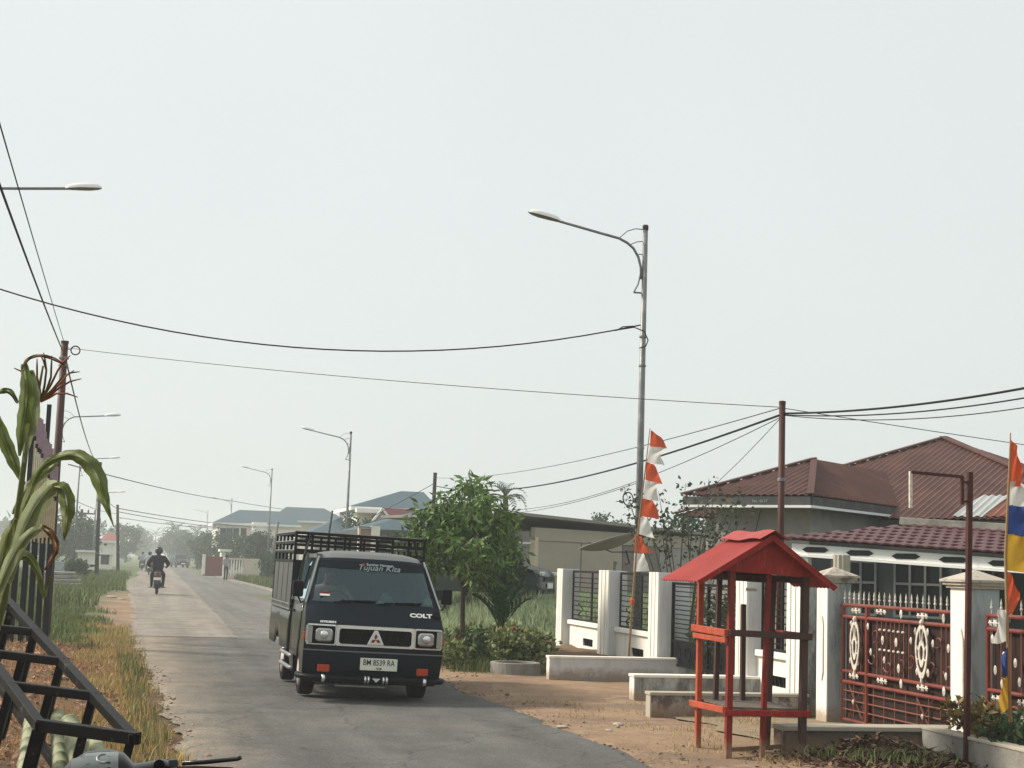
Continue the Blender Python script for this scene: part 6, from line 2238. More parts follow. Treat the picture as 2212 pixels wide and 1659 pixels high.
# ------------------------------------------------------------------ cars
def car(label, loc, rotz, paint, sc=1.0):
    t = thing('parked_car', label, 'car', loc, rotz)
    L, Wd = 4.1, 1.66
    pr = [(0, .42, .70), (.0, .70, .76), (.12, .90, .80), (.75, 1.05, .80), (1.05, 1.10, .79), (1.55, 1.58, .66), (1.9, 1.70, .63), (3.2, 1.72, .63), (3.8, 1.60, .66), (4.0, 1.1, .78), (4.1, .85, .78), (4.08, .45, .74)]
    fx = [-1, -.94, -.8, -.4, 0, .4, .8, .94, 1]
    MB().grid(lambda i, f: V(f * pr[int(i)][2], pr[int(i)][0] + (.10 if i < 6 else -.10 if i > 7 else 0) * abs(f) ** 4, pr[int(i)][1] - (.05 if 5 <= i <= 8 else 0) * abs(f) ** 4), list(range(12)), fx, skip=lambda i, j: i == 4 and 1 <= j <= 6).build('body', paint, t, auto=45)
    MB().grid(lambda i, f: V(f * pr[int(i)][2] * .95, pr[int(i)][0] + .08 * abs(f) ** 4 + .01, pr[int(i)][1] - .01), [4, 5], fx).build('windshield', 'car_glass', t)
    for s in (-1, 1):
        lo_ = MB()
        def bz(y):
            return max(.30, *[(.32 + math.sqrt(max(0, .34 ** 2 - (y - c) ** 2)) if abs(y - c) < .34 else 0) for c in (.78, 3.25)])
        lo_.grid(lambda a, b_: V(s * (.80 + .02 * math.sin(PI * b_)), .08 + 3.95 * a, bz(.08 + 3.95 * a) + (max(bz(.08 + 3.95 * a) + .05, min(1.06, .72 + 1.2 * a + (0 if a < .8 else 0))) - bz(.08 + 3.95 * a)) * b_), [i / 30 for i in range(31)], [0, .33, .66, 1])
        lo_.build('side_panel', paint, t, auto=50)
        MB().add([(s * .80, 1.15, 1.06), (s * .80, 3.9, 1.06), (s * .67, 3.7, 1.62), (s * .67, 1.62, 1.62)], [(0, 1, 2, 3)]).build('side_window', 'car_glass', t)
        for y in (2.35, 3.2):
            MB().bar((s * .805, y, 1.05), (s * .675, y, 1.64), .06, .05).build('pillar', paint, t)
        for c in (.78, 3.25):
            w = MB().lathe([(.18, -.08), (.27, -.09), (.31, -.05), (.31, .05), (.27, .09), (.18, .08)], 20, (s * .72, c, .31), 'x').build('wheel', 'rubber', t, auto=40)
            MB().lathe([(0, .06), (.18, .05), (.19, .085)], 14, (s * .72 if s > 0 else s * .72 - .12, c, .31), 'x').build('rim', 'silver', w, smooth=True)
        MB().b2(s * .58 - .14, -.012, .74, s * .58 + .14, .06, .86).build('headlight', 'headlight', t, bevel=.03)
        MB().b2(s * .95 - .09, 1.15, 1.02, s * .95 + .06, 1.22, 1.16).build('mirror', paint, t, bevel=.03)
    MB().b2(-.45, -.02, .62, .45, .03, .74).build('grille', 'bumper', t)
    MB().b2(-.24, -.035, .45, .24, -.02, .58).build('number_plate', 'white_paint', t)
    MB().b2(-.75, .05, .3, .75, 4.0, .42).build('underbody', 'black_in', t)
    MB().b2(-.6, 1.0, .5, .6, 3.9, 1.05).build('cabin', 'interior', t)
    return t


c0 = AY(1186, 1270, 37.6)
car('dark green parked car half hidden by bushes at the beige workshop', (c0.x, 37.6, .70), math.radians(60), 'car_green')
c1 = AY(398, 1212, 190)
car('dark car faint in the haze on the far right of the road', (c1.x, 195, .03), math.radians(12), 'bike_grey')

# ------------------------------------------------------------------ trees and shrubs
mg = tree('mango_tree', 'leafy green tree with drooping leaves just behind the truck', (5.26, 26.2, 0), 3.0, 1.02, .165, 150, 36, 'leaf', trunk=.06, seed=5, base=.42, aspect=3.3, limbs=16, spread=.075, low=-.8, droop=.9, squash=.80)
# a bushy skirt of twigs reaching out on the left
leaves('twig_leaves', [(-1.02 + .05 * i, .1, 2.02 + .02 * math.sin(i)) for i in range(8)] + [(-.62 + .03 * i, -.1, 2.62 - .05 * i) for i in range(6)] + [(.75 + .02 * i, 0, 2.25 + .03 * i) for i in range(6)], None, 10, .05, .15, 'leaf', mg, aspect=3.4, seed=9, droop=1.2)

# slender shrub above the white wall
sh = thing('shrub', 'slender dark shrub with thin branches rising over the white wall', 'shrub', (9.25, 26.0, 0))
cl = []
rr_ = random.Random(3)
tb = MB()
for (px, py) in ((1350, 1055), (1425, 1060), (1470, 1045), (1490, 1075), (1525, 1035), (1548, 1050), (1570, 1085), (1600, 1100), (1450, 1110), (1500, 1120), (1540, 1140), (1430, 1130), (1590, 1060), (1360, 1085), (1395, 1070)):
    e_ = AY(px, py, 26.0) - V(9.25, 26, 0)
    a = V((e_.x) * .15, 0, .25)
    mid = V(e_.x * .55, rr_.uniform(-.2, .2), e_.z * .55)
    e_.y = rr_.uniform(-.3, .3)
    tb.tube([a, mid, e_], [.02, .013, .004], 5)
    for k_ in range(9):
        cl.append(tuple(mid.lerp(e_, .35 + .65 * k_ / 8)))
tb.build('branches', 'bark', sh)
leaves('foliage', cl, None, 6, .065, .085, 'leaf_small', sh, aspect=1.7, seed=4, droop=.2)
for i, (x, y, h, lb_) in enumerate(((8.35, 21.2, 1.5, 'dark leafy shrub seen through the side gate'), (8.5, 22.4, 1.1, 'smaller leafy shrub behind the side gate bars'))):
    s2 = thing('shrub', lb_, 'shrub', (x, y, 0))
    MB().tube([(0, 0, 0), (.05, 0, h * .5), (0, .05, h)], [.03, .02, .008], 6).build('stem', 'bark', s2)
    leaves('foliage', clumps((0, 0, h * .6), (.4, .4, h * .5), 45, 31 + i), None, 14, .07, .10, 'leaf_dark', s2, aspect=1.8, seed=31 + i)

# young palm in the flower bed
yp = thing('palm_plant', 'young dark palm with stiff upright fronds in the flower bed', 'palm', (AY(1080, 1390, 25.6).x, 25.6, .22))
def frond(t, base, az, el, ln, w, droop, mat, n=9, name='frond', pairs=True):
    m = MB()
    pts = []
    for i in range(n + 1):
        k_ = i / n
        r_ = ln * k_
        e2 = el - droop * k_ * k_
        p = V(*base) + V(math.cos(az) * math.cos(e2), math.sin(az) * math.cos(e2), math.sin(e2)) * r_
        pts.append(p)
    m.tube(pts, [.016 * (1 - .8 * i / n) for i in range(n + 1)], 5)
    for i in range(2, n + 1):
        d = (pts[i] - pts[i - 1]).normalized()
        s = d.cross(V(0, 0, 1))
        s = s.normalized() if s.length > .05 else V(1, 0, 0)
        for sg_ in (-1, 1):
            L_ = w * math.sin(PI * (.15 + .75 * i / n))
            q = pts[i] + (s * sg_ * .8 + d * .75) * L_
            u_ = d.cross(s) * .25 * L_
            m.add([pts[i] - d * .028, pts[i] + d * .028, q.lerp(pts[i], .4) + u_ * .3 + d * .03, q - u_ * .5], [(0, 1, 2, 3)])
    return m.build(name, mat, t)
for i in range(11):
    frond(yp, (0, 0, .35), i * 2.4 + .3, math.radians(87 - 2.2 * i), 1.10 - .03 * i, .30, .10 + .025 * i, 'leaf_palm')
for i, a in enumerate((2.9, .25, 3.4, -.2)):
    frond(yp, (0, 0, .25), a, math.radians(30), .55, .16, .5, 'leaf_palm')
MB().tube([(0, 0, -.05), (0, 0, .4)], [.06, .04], 8).build('stem', 'bark', yp)

# flower bed: bushes and blooms
rr_ = random.Random(12)
spots = [(958, 1410), (985, 1400), (1010, 1408), (1030, 1392), (1045, 1418), (1062, 1402), (1090, 1405), (1110, 1398), (1130, 1415), (1150, 1410), (1120, 1430), (1090, 1430), (1150, 1432), (1000, 1425), (975, 1430)]
for i, (px, py) in enumerate(spots):
    p = GP(px, py + 16)
    p = V(p.x, min(max(p.y, 23.5), 27), 0)
    t = thing('flower_bush', 'leafy flower bush, %s from the truck along the bed' % ('1st 2nd 3rd 4th 5th 6th 7th 8th 9th 10th 11th 12th 13th 14th 15th'.split()[sorted(range(15), key=lambda q: spots[q][0]).index(i)]), 'flower bush', p, group='bushes in the flower bed')
    h = rr_.uniform(.42, .68)
    MB().tube([(0, 0, 0), (.03, .02, h * .6)], [.02, .01], 5).build('stem', 'bark', t)
    leaves('foliage', clumps((0, 0, h * .5), (.26, .26, h * .48), 40, 50 + i), None, 9, .06, .105, ('leaf_flower', 'leaf_dark', 'leaf_flower')[i % 3], t, aspect=2.2, seed=50 + i, droop=-.4)
    for j in range(rr_.randint(5, 11) if px > 1050 else 1):
        a = rr_.uniform(0, 6.28)
        q = V(.24 * math.cos(a), -abs(.24 * math.sin(a)) - .05, h * rr_.uniform(.55, 1.1))
        n_ = 10
        r_ = rr_.uniform(.018, .034)
        m = MB()
        m.add([q + V(r_ * (1 - .35 * (k_ % 2)) * math.cos(2 * PI * k_ / n_), -.015 * (k_ % 2), r_ * (1 - .35 * (k_ % 2)) * math.sin(2 * PI * k_ / n_)) for k_ in range(n_)] + [q + V(0, .02, 0)], [(k_, (k_ + 1) % n_, n_) for k_ in range(n_)])
        m.build('blossom', ('petal_white', 'petal_white', 'petal_white', 'petal_yellow', 'petal_red')[0 if rr_.random() < .7 else rr_.randint(3, 4)], t)
pr_ = thing('planter_ring', 'low round concrete planter edge below the flowers', 'planter', (AY(1122, 1455, 23.7).x, 24.0, 0))
pc = MB()
rg = lambda r: [(r * math.cos(a), r * math.sin(a), -.05) for a in [2 * PI * i / 32 for i in range(32)]]
pc.ring(rg(.40), rg(.32), (0, 0, .22))
pc.build('rim', 'cement', pr_, bevel=.01)
MB().lathe([(0, .12), (.2, .11), (.318, .08)], 24).build('soil', 'soil', pr_)
sb3 = GP(1022, 1432)
o_ = MB().lathe([(.10, -.05), (.095, .1), (.075, .26), (.05, .28), (0, .28)], 9, sb3).build('concrete_stub', 'cement_top')
tag(o_, 'short pale concrete stub beside the flower bed', 'stub')

# croton in the planter on the right
for i, (px, py, h, lb_) in enumerate(((2095, 1600, .42, 'reddish croton bush at the corner of the driveway slab'), (2140, 1618, .36, 'reddish croton bush second from the driveway slab'), (2200, 1640, .30, 'small dark bush in the planter at the picture edge'))):
    p = AX(px, py, 7.68)
    t = thing('croton_bush', lb_, 'bush', (p.x, p.y, .18), group='bushes in the planter')
    MB().tube([(0, 0, 0), (0, .03, h * .7)], [.02, .008], 5).build('stem', 'bark', t)
    leaves('foliage', clumps((0, 0, h * .5), (.20, .24, h * .5), 40, 80 + i, low=-.9), None, 9, .045, .095, 'leaf_croton' if i < 2 else 'leaf_dark', t, aspect=2.6, seed=80 + i, droop=-.5)

# background trees, each one by itself
def bgtree(label, px, ptop, w_px, Y, mat='leaf_far', seed=1, base=.12, group='hazy background trees', leafk=.085, ncl=110, shape=None, x_off=0):
    p = AY(px, ptop, Y)
    D = Y * .975 + p.x * .224
    rad = w_px / 2 * D / F
    h = p.z
    return tree('tree', label, (p.x + x_off, Y, gz(p.x, Y)), h, rad, max(.16, rad * leafk * 1.7), ncl, 30, mat, trunk=max(.12, h * .025), seed=seed, group=group, base=base, aspect=1.6, spread=rad * .13, low=-.95)


bgtree('big dark rounded tree at left behind the grey street lamp', 160, 1116, 110, 150, seed=21)
bgtree('dark tree at the left edge beside the corn', 105, 1150, 80, 170, seed=22)
bgtree('hazy tree behind the slim grey pole', 275, 1130, 60, 260, seed=23)
bgtree('pale far tree left of the distant road', 305, 1142, 50, 420, seed=24)
bgtree('pale far tree closing the end of the road', 318, 1165, 60, 600, seed=41)
bgtree('tall pale tree on the right of the distant road', 383, 1140, 66, 330, seed=25, ncl=130)
bgtree('hazy tree right of the distant road, low and wide', 412, 1158, 60, 270, seed=26)
bgtree('dark tree left of the white house', 445, 1146, 56, 180, seed=27)
bgtree('dark tree below the white house front', 482, 1152, 62, 160, seed=28)
bgtree('dark tree between the lamps before the white house', 518, 1158, 52, 140, seed=29)
bgtree('large clipped dark tree before the white house', 560, 1146, 64, 126, seed=30, ncl=170)
bgtree('rounded bush tree beside the third lamp pole', 585, 1196, 44, 108, seed=31, base=.02)
bgtree('green tree rising behind the truck cage', 762, 1112, 64, 84, 'leaf_far', seed=32)
bgtree('green tree under the red porch gable', 805, 1122, 50, 80, 'leaf_far', seed=33)
bgtree('bush behind the cage of the truck near the road', 605, 1178, 40, 100, seed=34, base=.02)
bgtree('bush in the weeds by the dark left pole', 165, 1214, 44, 90, 'leaf_dark', seed=35, base=.0)
bgtree('hazy tree behind the dish over the workshop roof', 1300, 1112, 60, 80, seed=36)
bgtree('hazy tree right of the dish over the workshop roof', 1340, 1120, 70, 84, seed=37)
bgtree('hazy tree beyond the slender shrub', 1560, 1105, 90, 70, seed=38)
bgtree('dense bush overhanging the parked green car', 1092, 1226, 56, 36.3, 'leaf_far', seed=39, base=.0, leafk=.05)
bgtree('hedge like bush behind the white wall right of the lamp', 1490, 1165, 130, 50, 'leaf_far', seed=40, base=.0, leafk=.05)


def palm(label, px, py, Y, scale, seed, mat='leaf_far'):
    p = AY(px, py, Y)
    t = thing('palm_tree', label, 'palm tree', (p.x, Y, gz(p.x, Y)), 0, 'far palm trees')
    MB().tube([(0, 0, 0), (.15, 0, p.z * .5), (.05, 0, p.z)], [.2, .16, .12], 7).build('trunk', 'bark', t)
    r_ = random.Random(seed)
    for i in range(13):
        frond(t, (.05, 0, p.z), i * 2.4, math.radians(r_.uniform(5, 85)), scale * r_.uniform(.85, 1.1), scale * .24, r_.uniform(.4, 1.0), mat, 10)
    return t


palm('feathery palm showing above the leafy tree', 1088, 1108, 64, 1.05, 1)
palm('small distant palm standing alone above the road end', 336, 1160, 480, 3.6, 2)
palm('palm crown on top of the tall pale tree', 381, 1150, 328, 3.6, 3)
palm('tilted palm crown above the bushes right of the road', 425, 1156, 260, 2.6, 4)
tl = []
r_ = np.random.default_rng(77)
for x in np.arange(-420, 520, 9.0):
    if -14 < x < 16:
        continue
    tl += clumps((x, 470 + 40 * math.sin(x * .05), 4.0), (8, 7, 5.5), 7, int(x + 1000))
tag(leaves('treeline', tl, None, 14, 1.6, 3.0, 'leaf_far', aspect=1.5, seed=78), 'pale line of trees far behind the houses', 'treeline', kind='stuff')

# ------------------------------------------------------------------ grass, weeds and litter
edge = lambda a, b_: a < interp(EL, b_) - (.26 if b_ < 24 else .12) + .10 * math.sin(b_ * 3) + .06 * math.sin(b_ * 7.3)
blades('dry_grass', scatter(26000, -2.2, .6, 8.5, 36, 101, lambda a, b_: edge(a, b_) and a > interp(EL, b_) - .95 - .3 * math.sin(b_ * 1.3), clump=.14), .13, .010, 'grass_straw', seed=1, label='straw coloured dry grass along the left road edge')
blades('brown_grass', scatter(24000, -7.0, -.3, 9, 29, 102, edge, clump=.2), .09, .010, 'grass_dry', seed=2, lean=.9, label='brown withered grass on the left verge')
blades('green_weeds', scatter(30000, -8.5, -.7, 27.5, 46, 103, lambda a, b_: a < interp(EL, b_) - .75 - .45 * math.sin(b_ * 1.1) - .30 * math.sin(b_ * 2.7 + a) - (.5 if b_ > 38 else 0) and b_ > 28.8 + .9 * math.sin(a * 2.3), clump=.38), .17, .017, 'grass_green', seed=3, label='green weeds on the left verge by the brown pole')
blades('edge_grass', scatter(3000, -.6, .5, 9, 26, 104, lambda a, b_: edge(a, b_) and a > interp(EL, b_) - .55, clump=.13), .18, .008, 'grass_green', seed=4, label='thin green grass tufts at the left road edge')
blades('far_weeds', scatter(22000, -9, -.8, 46, 118, 105, lambda a, b_: a < interp(EL, b_) - .35 - .3 * math.sin(b_ * .6) - 1.1 * ss(68, 58, b_), clump=.5), .42, .05, 'grass_green', seed=5, label='weeds on the left verge further up the road')
blades('field_grass', scatter(34000, 5.4, 17, 27.6, 46, 106, lambda a, b_: not (a > 7.5 and b_ < 29.3) and a > 5.6 + .0 * b_ and not (a < 7.8 and b_ < 28.2), clump=.35), .26, .018, 'grass_field', seed=6, label='pale green grass field behind the flower bed')
blades('tall_grass', scatter(7000, 8.2, 12.5, 33.5, 36.8, 107, None, clump=.30), .42, .022, 'grass_field', seed=7, label='tall pale grass before the parked green car')
blades('verge_weeds', scatter(16000, 5.4, 11, 46, 118, 108, lambda a, b_: a > interp(ER, b_) + .55, clump=.5), .45, .045, 'grass_green', seed=8, label='green weeds along the right verge behind the truck')
blades('bed_grass', scatter(6000, 4.9, 6.4, 24.0, 28, 109, None, clump=.2), .18, .012, 'grass_green', seed=9, label='low green grass at the foot of the flower bed')
blades('shoulder_grass', scatter(1500, 4.6, 7.0, 12.4, 19, 110, None, clump=.13), .07, .007, 'grass_straw', seed=10, lean=1.0, label='sparse dry grass tufts on the right shoulder')


def litter(name, label, pts, size, mat, seed):
    r_ = np.random.default_rng(seed)
    N = len(pts)
    p = np.asarray(pts) + np.array([0, 0, .012])
    an = r_.uniform(0, 6.28, N)
    d = np.stack([np.cos(an), np.sin(an), r_.uniform(-.35, .6, N)], 1)
    s = np.stack([-np.sin(an), np.cos(an), r_.uniform(-.4, .4, N)], 1)
    L_ = (size * r_.uniform(.4, 1.3, N))[:, None]
    v = np.stack([p, p + d * L_ * .5 + s * L_ * .28, p + d * L_, p + d * L_ * .5 - s * L_ * .28], 1).reshape(-1, 3)
    v[:, 2] = np.maximum(v[:, 2], .004)
    o = np_obj(name, v, np.arange(N * 4).reshape(N, 4), mat)
    return tag(o, label, 'litter', kind='stuff')


litter('leaf_litter', 'brown dead leaves lying on the left verge', scatter(22000, -7.0, -.2, 8, 29, 111, lambda a, b_: a < interp(EL, b_) - .45), .075, 'litter_leaf', 1)
# heap of dry leaves and twigs at the kiosk foot
hp_ = []
r_ = np.random.default_rng(5)
for i in range(5200):
    a, b_ = r_.normal(6.75, .42), r_.normal(13.25, .34)
    hgt = .23 * math.exp(-((a - 6.7) / .55) ** 2 - ((b_ - 13.4) / .40) ** 2)
    hp_.append((a, b_, gz(a, b_) + hgt * r_.uniform(.2, 1.0)))
litter('leaf_heap', 'heap of dry leaves and twigs right of the kiosk foot', np.array(hp_), .075, 'litter_dark', 2)
mound = MB()
mound.grid(lambda a, b_: (6.7 + a, 13.35 + b_, gz(6.7 + a, 13.35 + b_) - .03 + .22 * math.exp(-(a / .55) ** 2 - (b_ / .40) ** 2)), [-1.2 + .15 * i for i in range(17)], [-.9 + .15 * i for i in range(13)])
tag(mound.build('soil_mound', 'soil', smooth=True), 'mound of dark soil under the dry leaves beside the kiosk', 'mound')
blades('heap_weeds', np.array([(a, b_, gz(a, b_) + .08) for a, b_ in np.stack([r_.normal(6.55, .35, 260), r_.normal(12.95, .22, 260)], 1)]), .10, .012, 'grass_green', seed=12, lean=1.0, label='green creepers over the dry leaf heap')
# stones along the road edges, as one scatter of gravel
gp_ = np.concatenate([np.array([(interp(EL, y) - abs(rng.normal(0, .20)) + .08, y, 0) for y in rng.uniform(8, 32, 900)]), np.array([(interp(ER, y) + abs(rng.normal(0, .5)), y, 0) for y in rng.uniform(11, 30, 900)])])
oct_v = np.array([[1, 0, 0], [-1, 0, 0], [0, 1, 0], [0, -1, 0], [0, 0, .6], [0, 0, -.3]])
oct_f = np.array([[0, 2, 4], [2, 1, 4], [1, 3, 4], [3, 0, 4], [2, 0, 5], [1, 2, 5], [3, 1, 5], [0, 3, 5]])
sz = rng.gamma(2.0, .0042, len(gp_)) + .004
vv = (gp_[:, None, :] + oct_v[None] * sz[:, None, None] * rng.uniform(.6, 1.4, (len(gp_), 6, 1)))
vv[:, :, 2] += sz[:, None] * .2 + .004
ff = (np.arange(len(gp_))[:, None, None] * 6 + oct_f[None]).reshape(-1, 3)
tag(np_obj('gravel', vv.reshape(-1, 3), ff, 'pebble'), 'loose gravel along both road edges', 'gravel', kind='stuff')
for i, (px, py, s_, lb_) in enumerate(((1215, 1573, .07, 'pale flat stone on the right shoulder before the truck'), (1335, 1565, .09, 'larger pale stone on the right shoulder by the dry tuft'), (1315, 1582, .05, 'small pale stone next to the larger one on the shoulder'),
                                       (240, 1293, .22, 'white stone on the sandy left verge, nearer the weeds'), (262, 1296, .18, 'white stone on the sandy left verge, nearer the road'), (130, 1470, .10, 'white scrap on the brown left verge'))):
    p = GP(px, py)
    n_ = 9
    o_ = MB().lathe([(0, -.02), (s_ * .8, -.01), (s_, s_ * .12), (s_ * .6, s_ * .3), (0, s_ * .33)], n_, (0, 0, 0)).build('stone', 'cement_top')
    o_.location = (p.x, p.y, gz(p.x, p.y) + (.03 if px < 200 else 0))
    o_.rotation_euler = (0, 0, i)
    o_.scale = (1, .7, 1)
    tag(o_, lb_, 'stone', 'loose pale stones')

# ------------------------------------------------------------------ near left: slatted gate post, steel frame, bamboo, corn, scooter
GYL = 28.6
gt = thing('slatted_gate', 'tall black gate post with pale and purple bamboo slats by the brown pole', 'gate', (-2.0, GYL, 0))
for i, (pb_, pt_) in enumerate(((22, 54), (44, 70), (62, 84), (80, 98), (98, 112))):
    a, b_ = AY(pb_, 1392, GYL), AY(pt_, 1000, GYL)
    W(MB().bar((a.x, GYL, -.05), (a.x + (b_.x - a.x) * .45, GYL, 2.9), .10), 'post', 'iron_black', gt)
zlo, n_s = 1.86, 13
xa, xb = AY(66, 1100, GYL).x, AY(119, 1100, GYL).x
for i in range(n_s):
    k_ = i / (n_s - 1)
    x = xa + (xb - xa) * k_
    ztop = 4.25 - 1.05 * k_ + .05 * math.sin(i * 5)
    zb = ztop - .62
    s_ = W(MB().b2(x - .015, GYL - .07, zlo - .06 * math.sin(i * 3), x + .015, GYL - .05, zb - .002), 'slat', 'slat_pale', gt)
    MB().b2(x - .017, GYL - .072, zb + .085, x + .017, GYL - .048, ztop).build('slat_tip', 'slat_purple', s_)
    MB().b2(x - .021, GYL - .075, zb, x + .021, GYL - .045, zb + .083).build('slat_band', 'iron_black', s_)
W(MB().b2(xa - .05, GYL - .044, 2.0, xb + .02, GYL - .01, 2.06).b2(xa - .05, GYL - .044, 3.0, xb + .02, GYL - .01, 3.06), 'slat_rail', 'iron_black', gt)
W(MB().b2(xa - .10, GYL - .05, 1.9, xa - .02, GYL + .03, 4.1), 'post', 'iron_black', gt)
W(MB().b2(xa + .16, GYL - .03, 2.06, xa + .24, GYL + .02, 4.3), 'back_board', 'iron_black', gt)


def AD(px, py, D):
    return ray(px, py) * (D / F) + V(0, 0, CH)


fr_ = thing('steel_frame', 'black steel box frame of square tube lying tilted in the lower left', 'steel frame', (-.6, 8.5, 0))
R0 = AD(286, 1594, 8.0)
st = (AD(27, 1312, 11.2) - R0) / 4
w_ = AD(84, 1566, 8.2) - R0
camr = Vector(rv)
lg_ = camr * (-.16) + V(0, 0, -.82)
TW = .055
for s_, o_ in (('a', V(0, 0, 0)), ('b', w_)):
    W(MB().bar(R0 + o_ - st.normalized() * .04, R0 + o_ + st * 5.6, TW), 'long_rail', 'iron_worn', fr_, bevel=.004)
    W(MB().bar(R0 + o_ + lg_ * .62, R0 + o_ + lg_ * .62 + st * 5.6, TW * .9), 'lower_rail', 'iron_worn', fr_, bevel=.004)
for i in range(6):
    a = R0 + st * i
    W(MB().bar(a + w_.normalized() * -.035, a + w_ * 1.0, TW * (1.15 if i == 0 else .95)), 'cross_tube', 'iron_worn', fr_, bevel=.004)
    for k_, nm in ((0.02, 'r'), (.52, 'm'), (.99, 'l')):
        ln_ = 1.0 if i in (0, 5) else .62
        W(MB().bar(a + w_ * k_ - V(0, 0, TW * .45), a + w_ * k_ + lg_ * ln_, TW * (1.35 if (i == 0 and nm == 'l') else .85)), 'upright', 'iron_worn', fr_, bevel=.004)
# bamboo culms leaning through the frame
for i, (a, b_, r_, D0, D1, lb_) in enumerate((((150, 1560), (188, 1720), .052, 9.2, 8.4, 'thickest pale bamboo culm inside the steel frame'), ((178, 1575), (206, 1720), .050, 9.2, 8.5, 'bamboo culm right of the thickest one in the steel frame'),
                                         ((72, 1545), (50, 1700), .050, 9.4, 8.6, 'leftmost bamboo culm behind the corner of the steel frame'), ((124, 1545), (132, 1700), .045, 9.6, 8.7, 'thin bamboo culm partly hidden by the frame corner'),
                                         ((205, 1600), (240, 1720), .042, 9.0, 8.3, 'rightmost bamboo culm in the steel frame'))):
    A_, B_ = AD(*a, D0), AD(*b_, D1)
    t = thing('bamboo_pole', lb_, 'bamboo', B_, group='bamboo culms in the steel frame')
    L_ = (B_ - A_).length
    n_ = max(4, int(L_ / .12))
    pts, rs = [], []
    for k_ in range(n_):
        for f_2, rr2 in ((0.02, 1.09), (.06, .98), (.94, .98), (.98, 1.09)):
            pts.append(A_.lerp(B_, (k_ + f_2) / n_))
            rs.append(r_ * rr2)
    W(MB().tube(pts, rs, 12), 'culm', 'bamboo_green', t, smooth=True)


# corn plant
cn = thing('corn_plant', 'tall corn plant with drooping leaves and dry tassel at the left edge', 'corn', AD(30, 1500, 6.2).xy.to_3d())


def strip_leaf(path, D, mat, dd=None, fold=.25, name='leaf', smooth_n=5):
    """path: [(px, py, width px)] at camera distance D (list dd gives extra distance per point)"""
    P = []
    n = len(path)
    dd = dd or [0] * n
    for i in range(n - 1):        # Catmull-Rom
        p0, p1, p2, p3 = (path[max(i - 1, 0)] + (dd[max(i - 1, 0)],), path[i] + (dd[i],), path[i + 1] + (dd[i + 1],), path[min(i + 2, n - 1)] + (dd[min(i + 2, n - 1)],))
        for k_ in range(smooth_n):
            t = k_ / smooth_n
            P.append([.5 * (2 * b_ + (c - a) * t + (2 * a - 5 * b_ + 4 * c - d) * t * t + (3 * b_ - a - 3 * c + d) * t ** 3) for a, b_, c, d in zip(p0, p1, p2, p3)])
    P.append(list(path[-1] + (dd[-1],)))
    m = MB()
    rows_ = []
    for i, (x, y, w, d) in enumerate(P):
        a, b_ = P[max(i - 1, 0)], P[min(i + 1, len(P) - 1)]
        tx, ty = b_[0] - a[0], b_[1] - a[1]
        l_ = math.hypot(tx, ty) or 1
        nx, ny = -ty / l_, tx / l_
        wob = 1 + .08 * math.sin(i * 1.7)
        o = len(m.v)
        for f_2 in (-1, -.5, 0, .5, 1):
            w *= .95 if f_2 == -1 else 1.0
            q = AD(x + nx * w / 2 * f_2 * wob, y + ny * w / 2 * f_2 * wob, D + d + fold * (w / 100) * (abs(f_2) - .5) * .6 + .012 * math.sin(i * 1.1 + f_2 * 3))
            m.v.append(tuple(q))
        rows_.append(o)
    for a, b_ in zip(rows_, rows_[1:]):
        for k_ in range(4):
            m.f.append((a + k_, a + k_ + 1, b_ + k_ + 1, b_ + k_))
    o = W(m, name, mat, cn, smooth=True)
    mid = MB().tube([V(*m.v[r_ + 2]) - fwd * .004 for r_ in rows_[:-2]], [max(.0012, .0045 * (1 - i / len(rows_))) for i in range(len(rows_) - 2)], 5)
    mid.build('midrib', 'corn_pale', o)
    return o


W(MB().tube([AD(-95, 1700, 6.2), AD(-40, 1480, 6.2), AD(8, 1300, 6.2), AD(38, 1110, 6.15), AD(60, 940, 6.15), AD(82, 850, 6.15), AD(93, 790, 6.15)], [.018, .017, .015, .013, .010, .007, .004], 8), 'stalk', 'corn_stalk', cn, smooth=True)
strip_leaf([(36, 1150, 10), (58, 1080, 18), (88, 1012, 18), (135, 985, 20), (175, 988, 32), (208, 1022, 38), (225, 1075, 24), (236, 1110, 9), (246, 1138, 2)], 6.0, 'corn_leaf', [0, 0, 0, -.05, -.1, -.15, -.2, -.22, -.24])
strip_leaf([(18, 1260, 14), (38, 1185, 34), (72, 1105, 44), (108, 1056, 38), (126, 1050, 22)], 5.9, 'corn_pale', [.1, .05, 0, -.05, -.1])
strip_leaf([(112, 1052, 14), (136, 1056, 32), (146, 1092, 36), (144, 1130, 22), (138, 1168, 3)], 5.78, 'corn_leaf', [0, 0, -.02, -.04, -.05])
strip_leaf([(-12, 1300, 20), (24, 1210, 28), (58, 1160, 24), (92, 1138, 15)], 5.85, 'corn_pale', [0, 0, -.05, -.1])
strip_leaf([(90, 1138, 12), (110, 1152, 17), (122, 1182, 14), (112, 1206, 10), (96, 1232, 3)], 5.74, 'corn_dry')
strip_leaf([(52, 786, 14), (58, 830, 30), (56, 880, 34), (48, 930, 28), (42, 985, 5)], 6.05, 'corn_leaf')
strip_leaf([(68, 800, 10), (75, 850, 24), (70, 910, 28), (58, 955, 20), (52, 1000, 4)], 6.10, 'corn_pale')
strip_leaf([(52, 800, 9), (58, 778, 8), (85, 768, 7), (118, 776, 8), (140, 790, 3)], 6.05, 'corn_dry')
strip_leaf([(45, 1035, 10), (28, 995, 28), (10, 950, 30), (-6, 900, 14)], 6.2, 'corn_leaf')
strip_leaf([(38, 870, 7), (22, 846, 13), (0, 846, 12), (-20, 860, 5)], 6.2, 'corn_leaf')
strip_leaf([(34, 1120, 10), (16, 1160, 26), (2, 1220, 28), (-14, 1290, 12)], 6.0, 'corn_leaf')
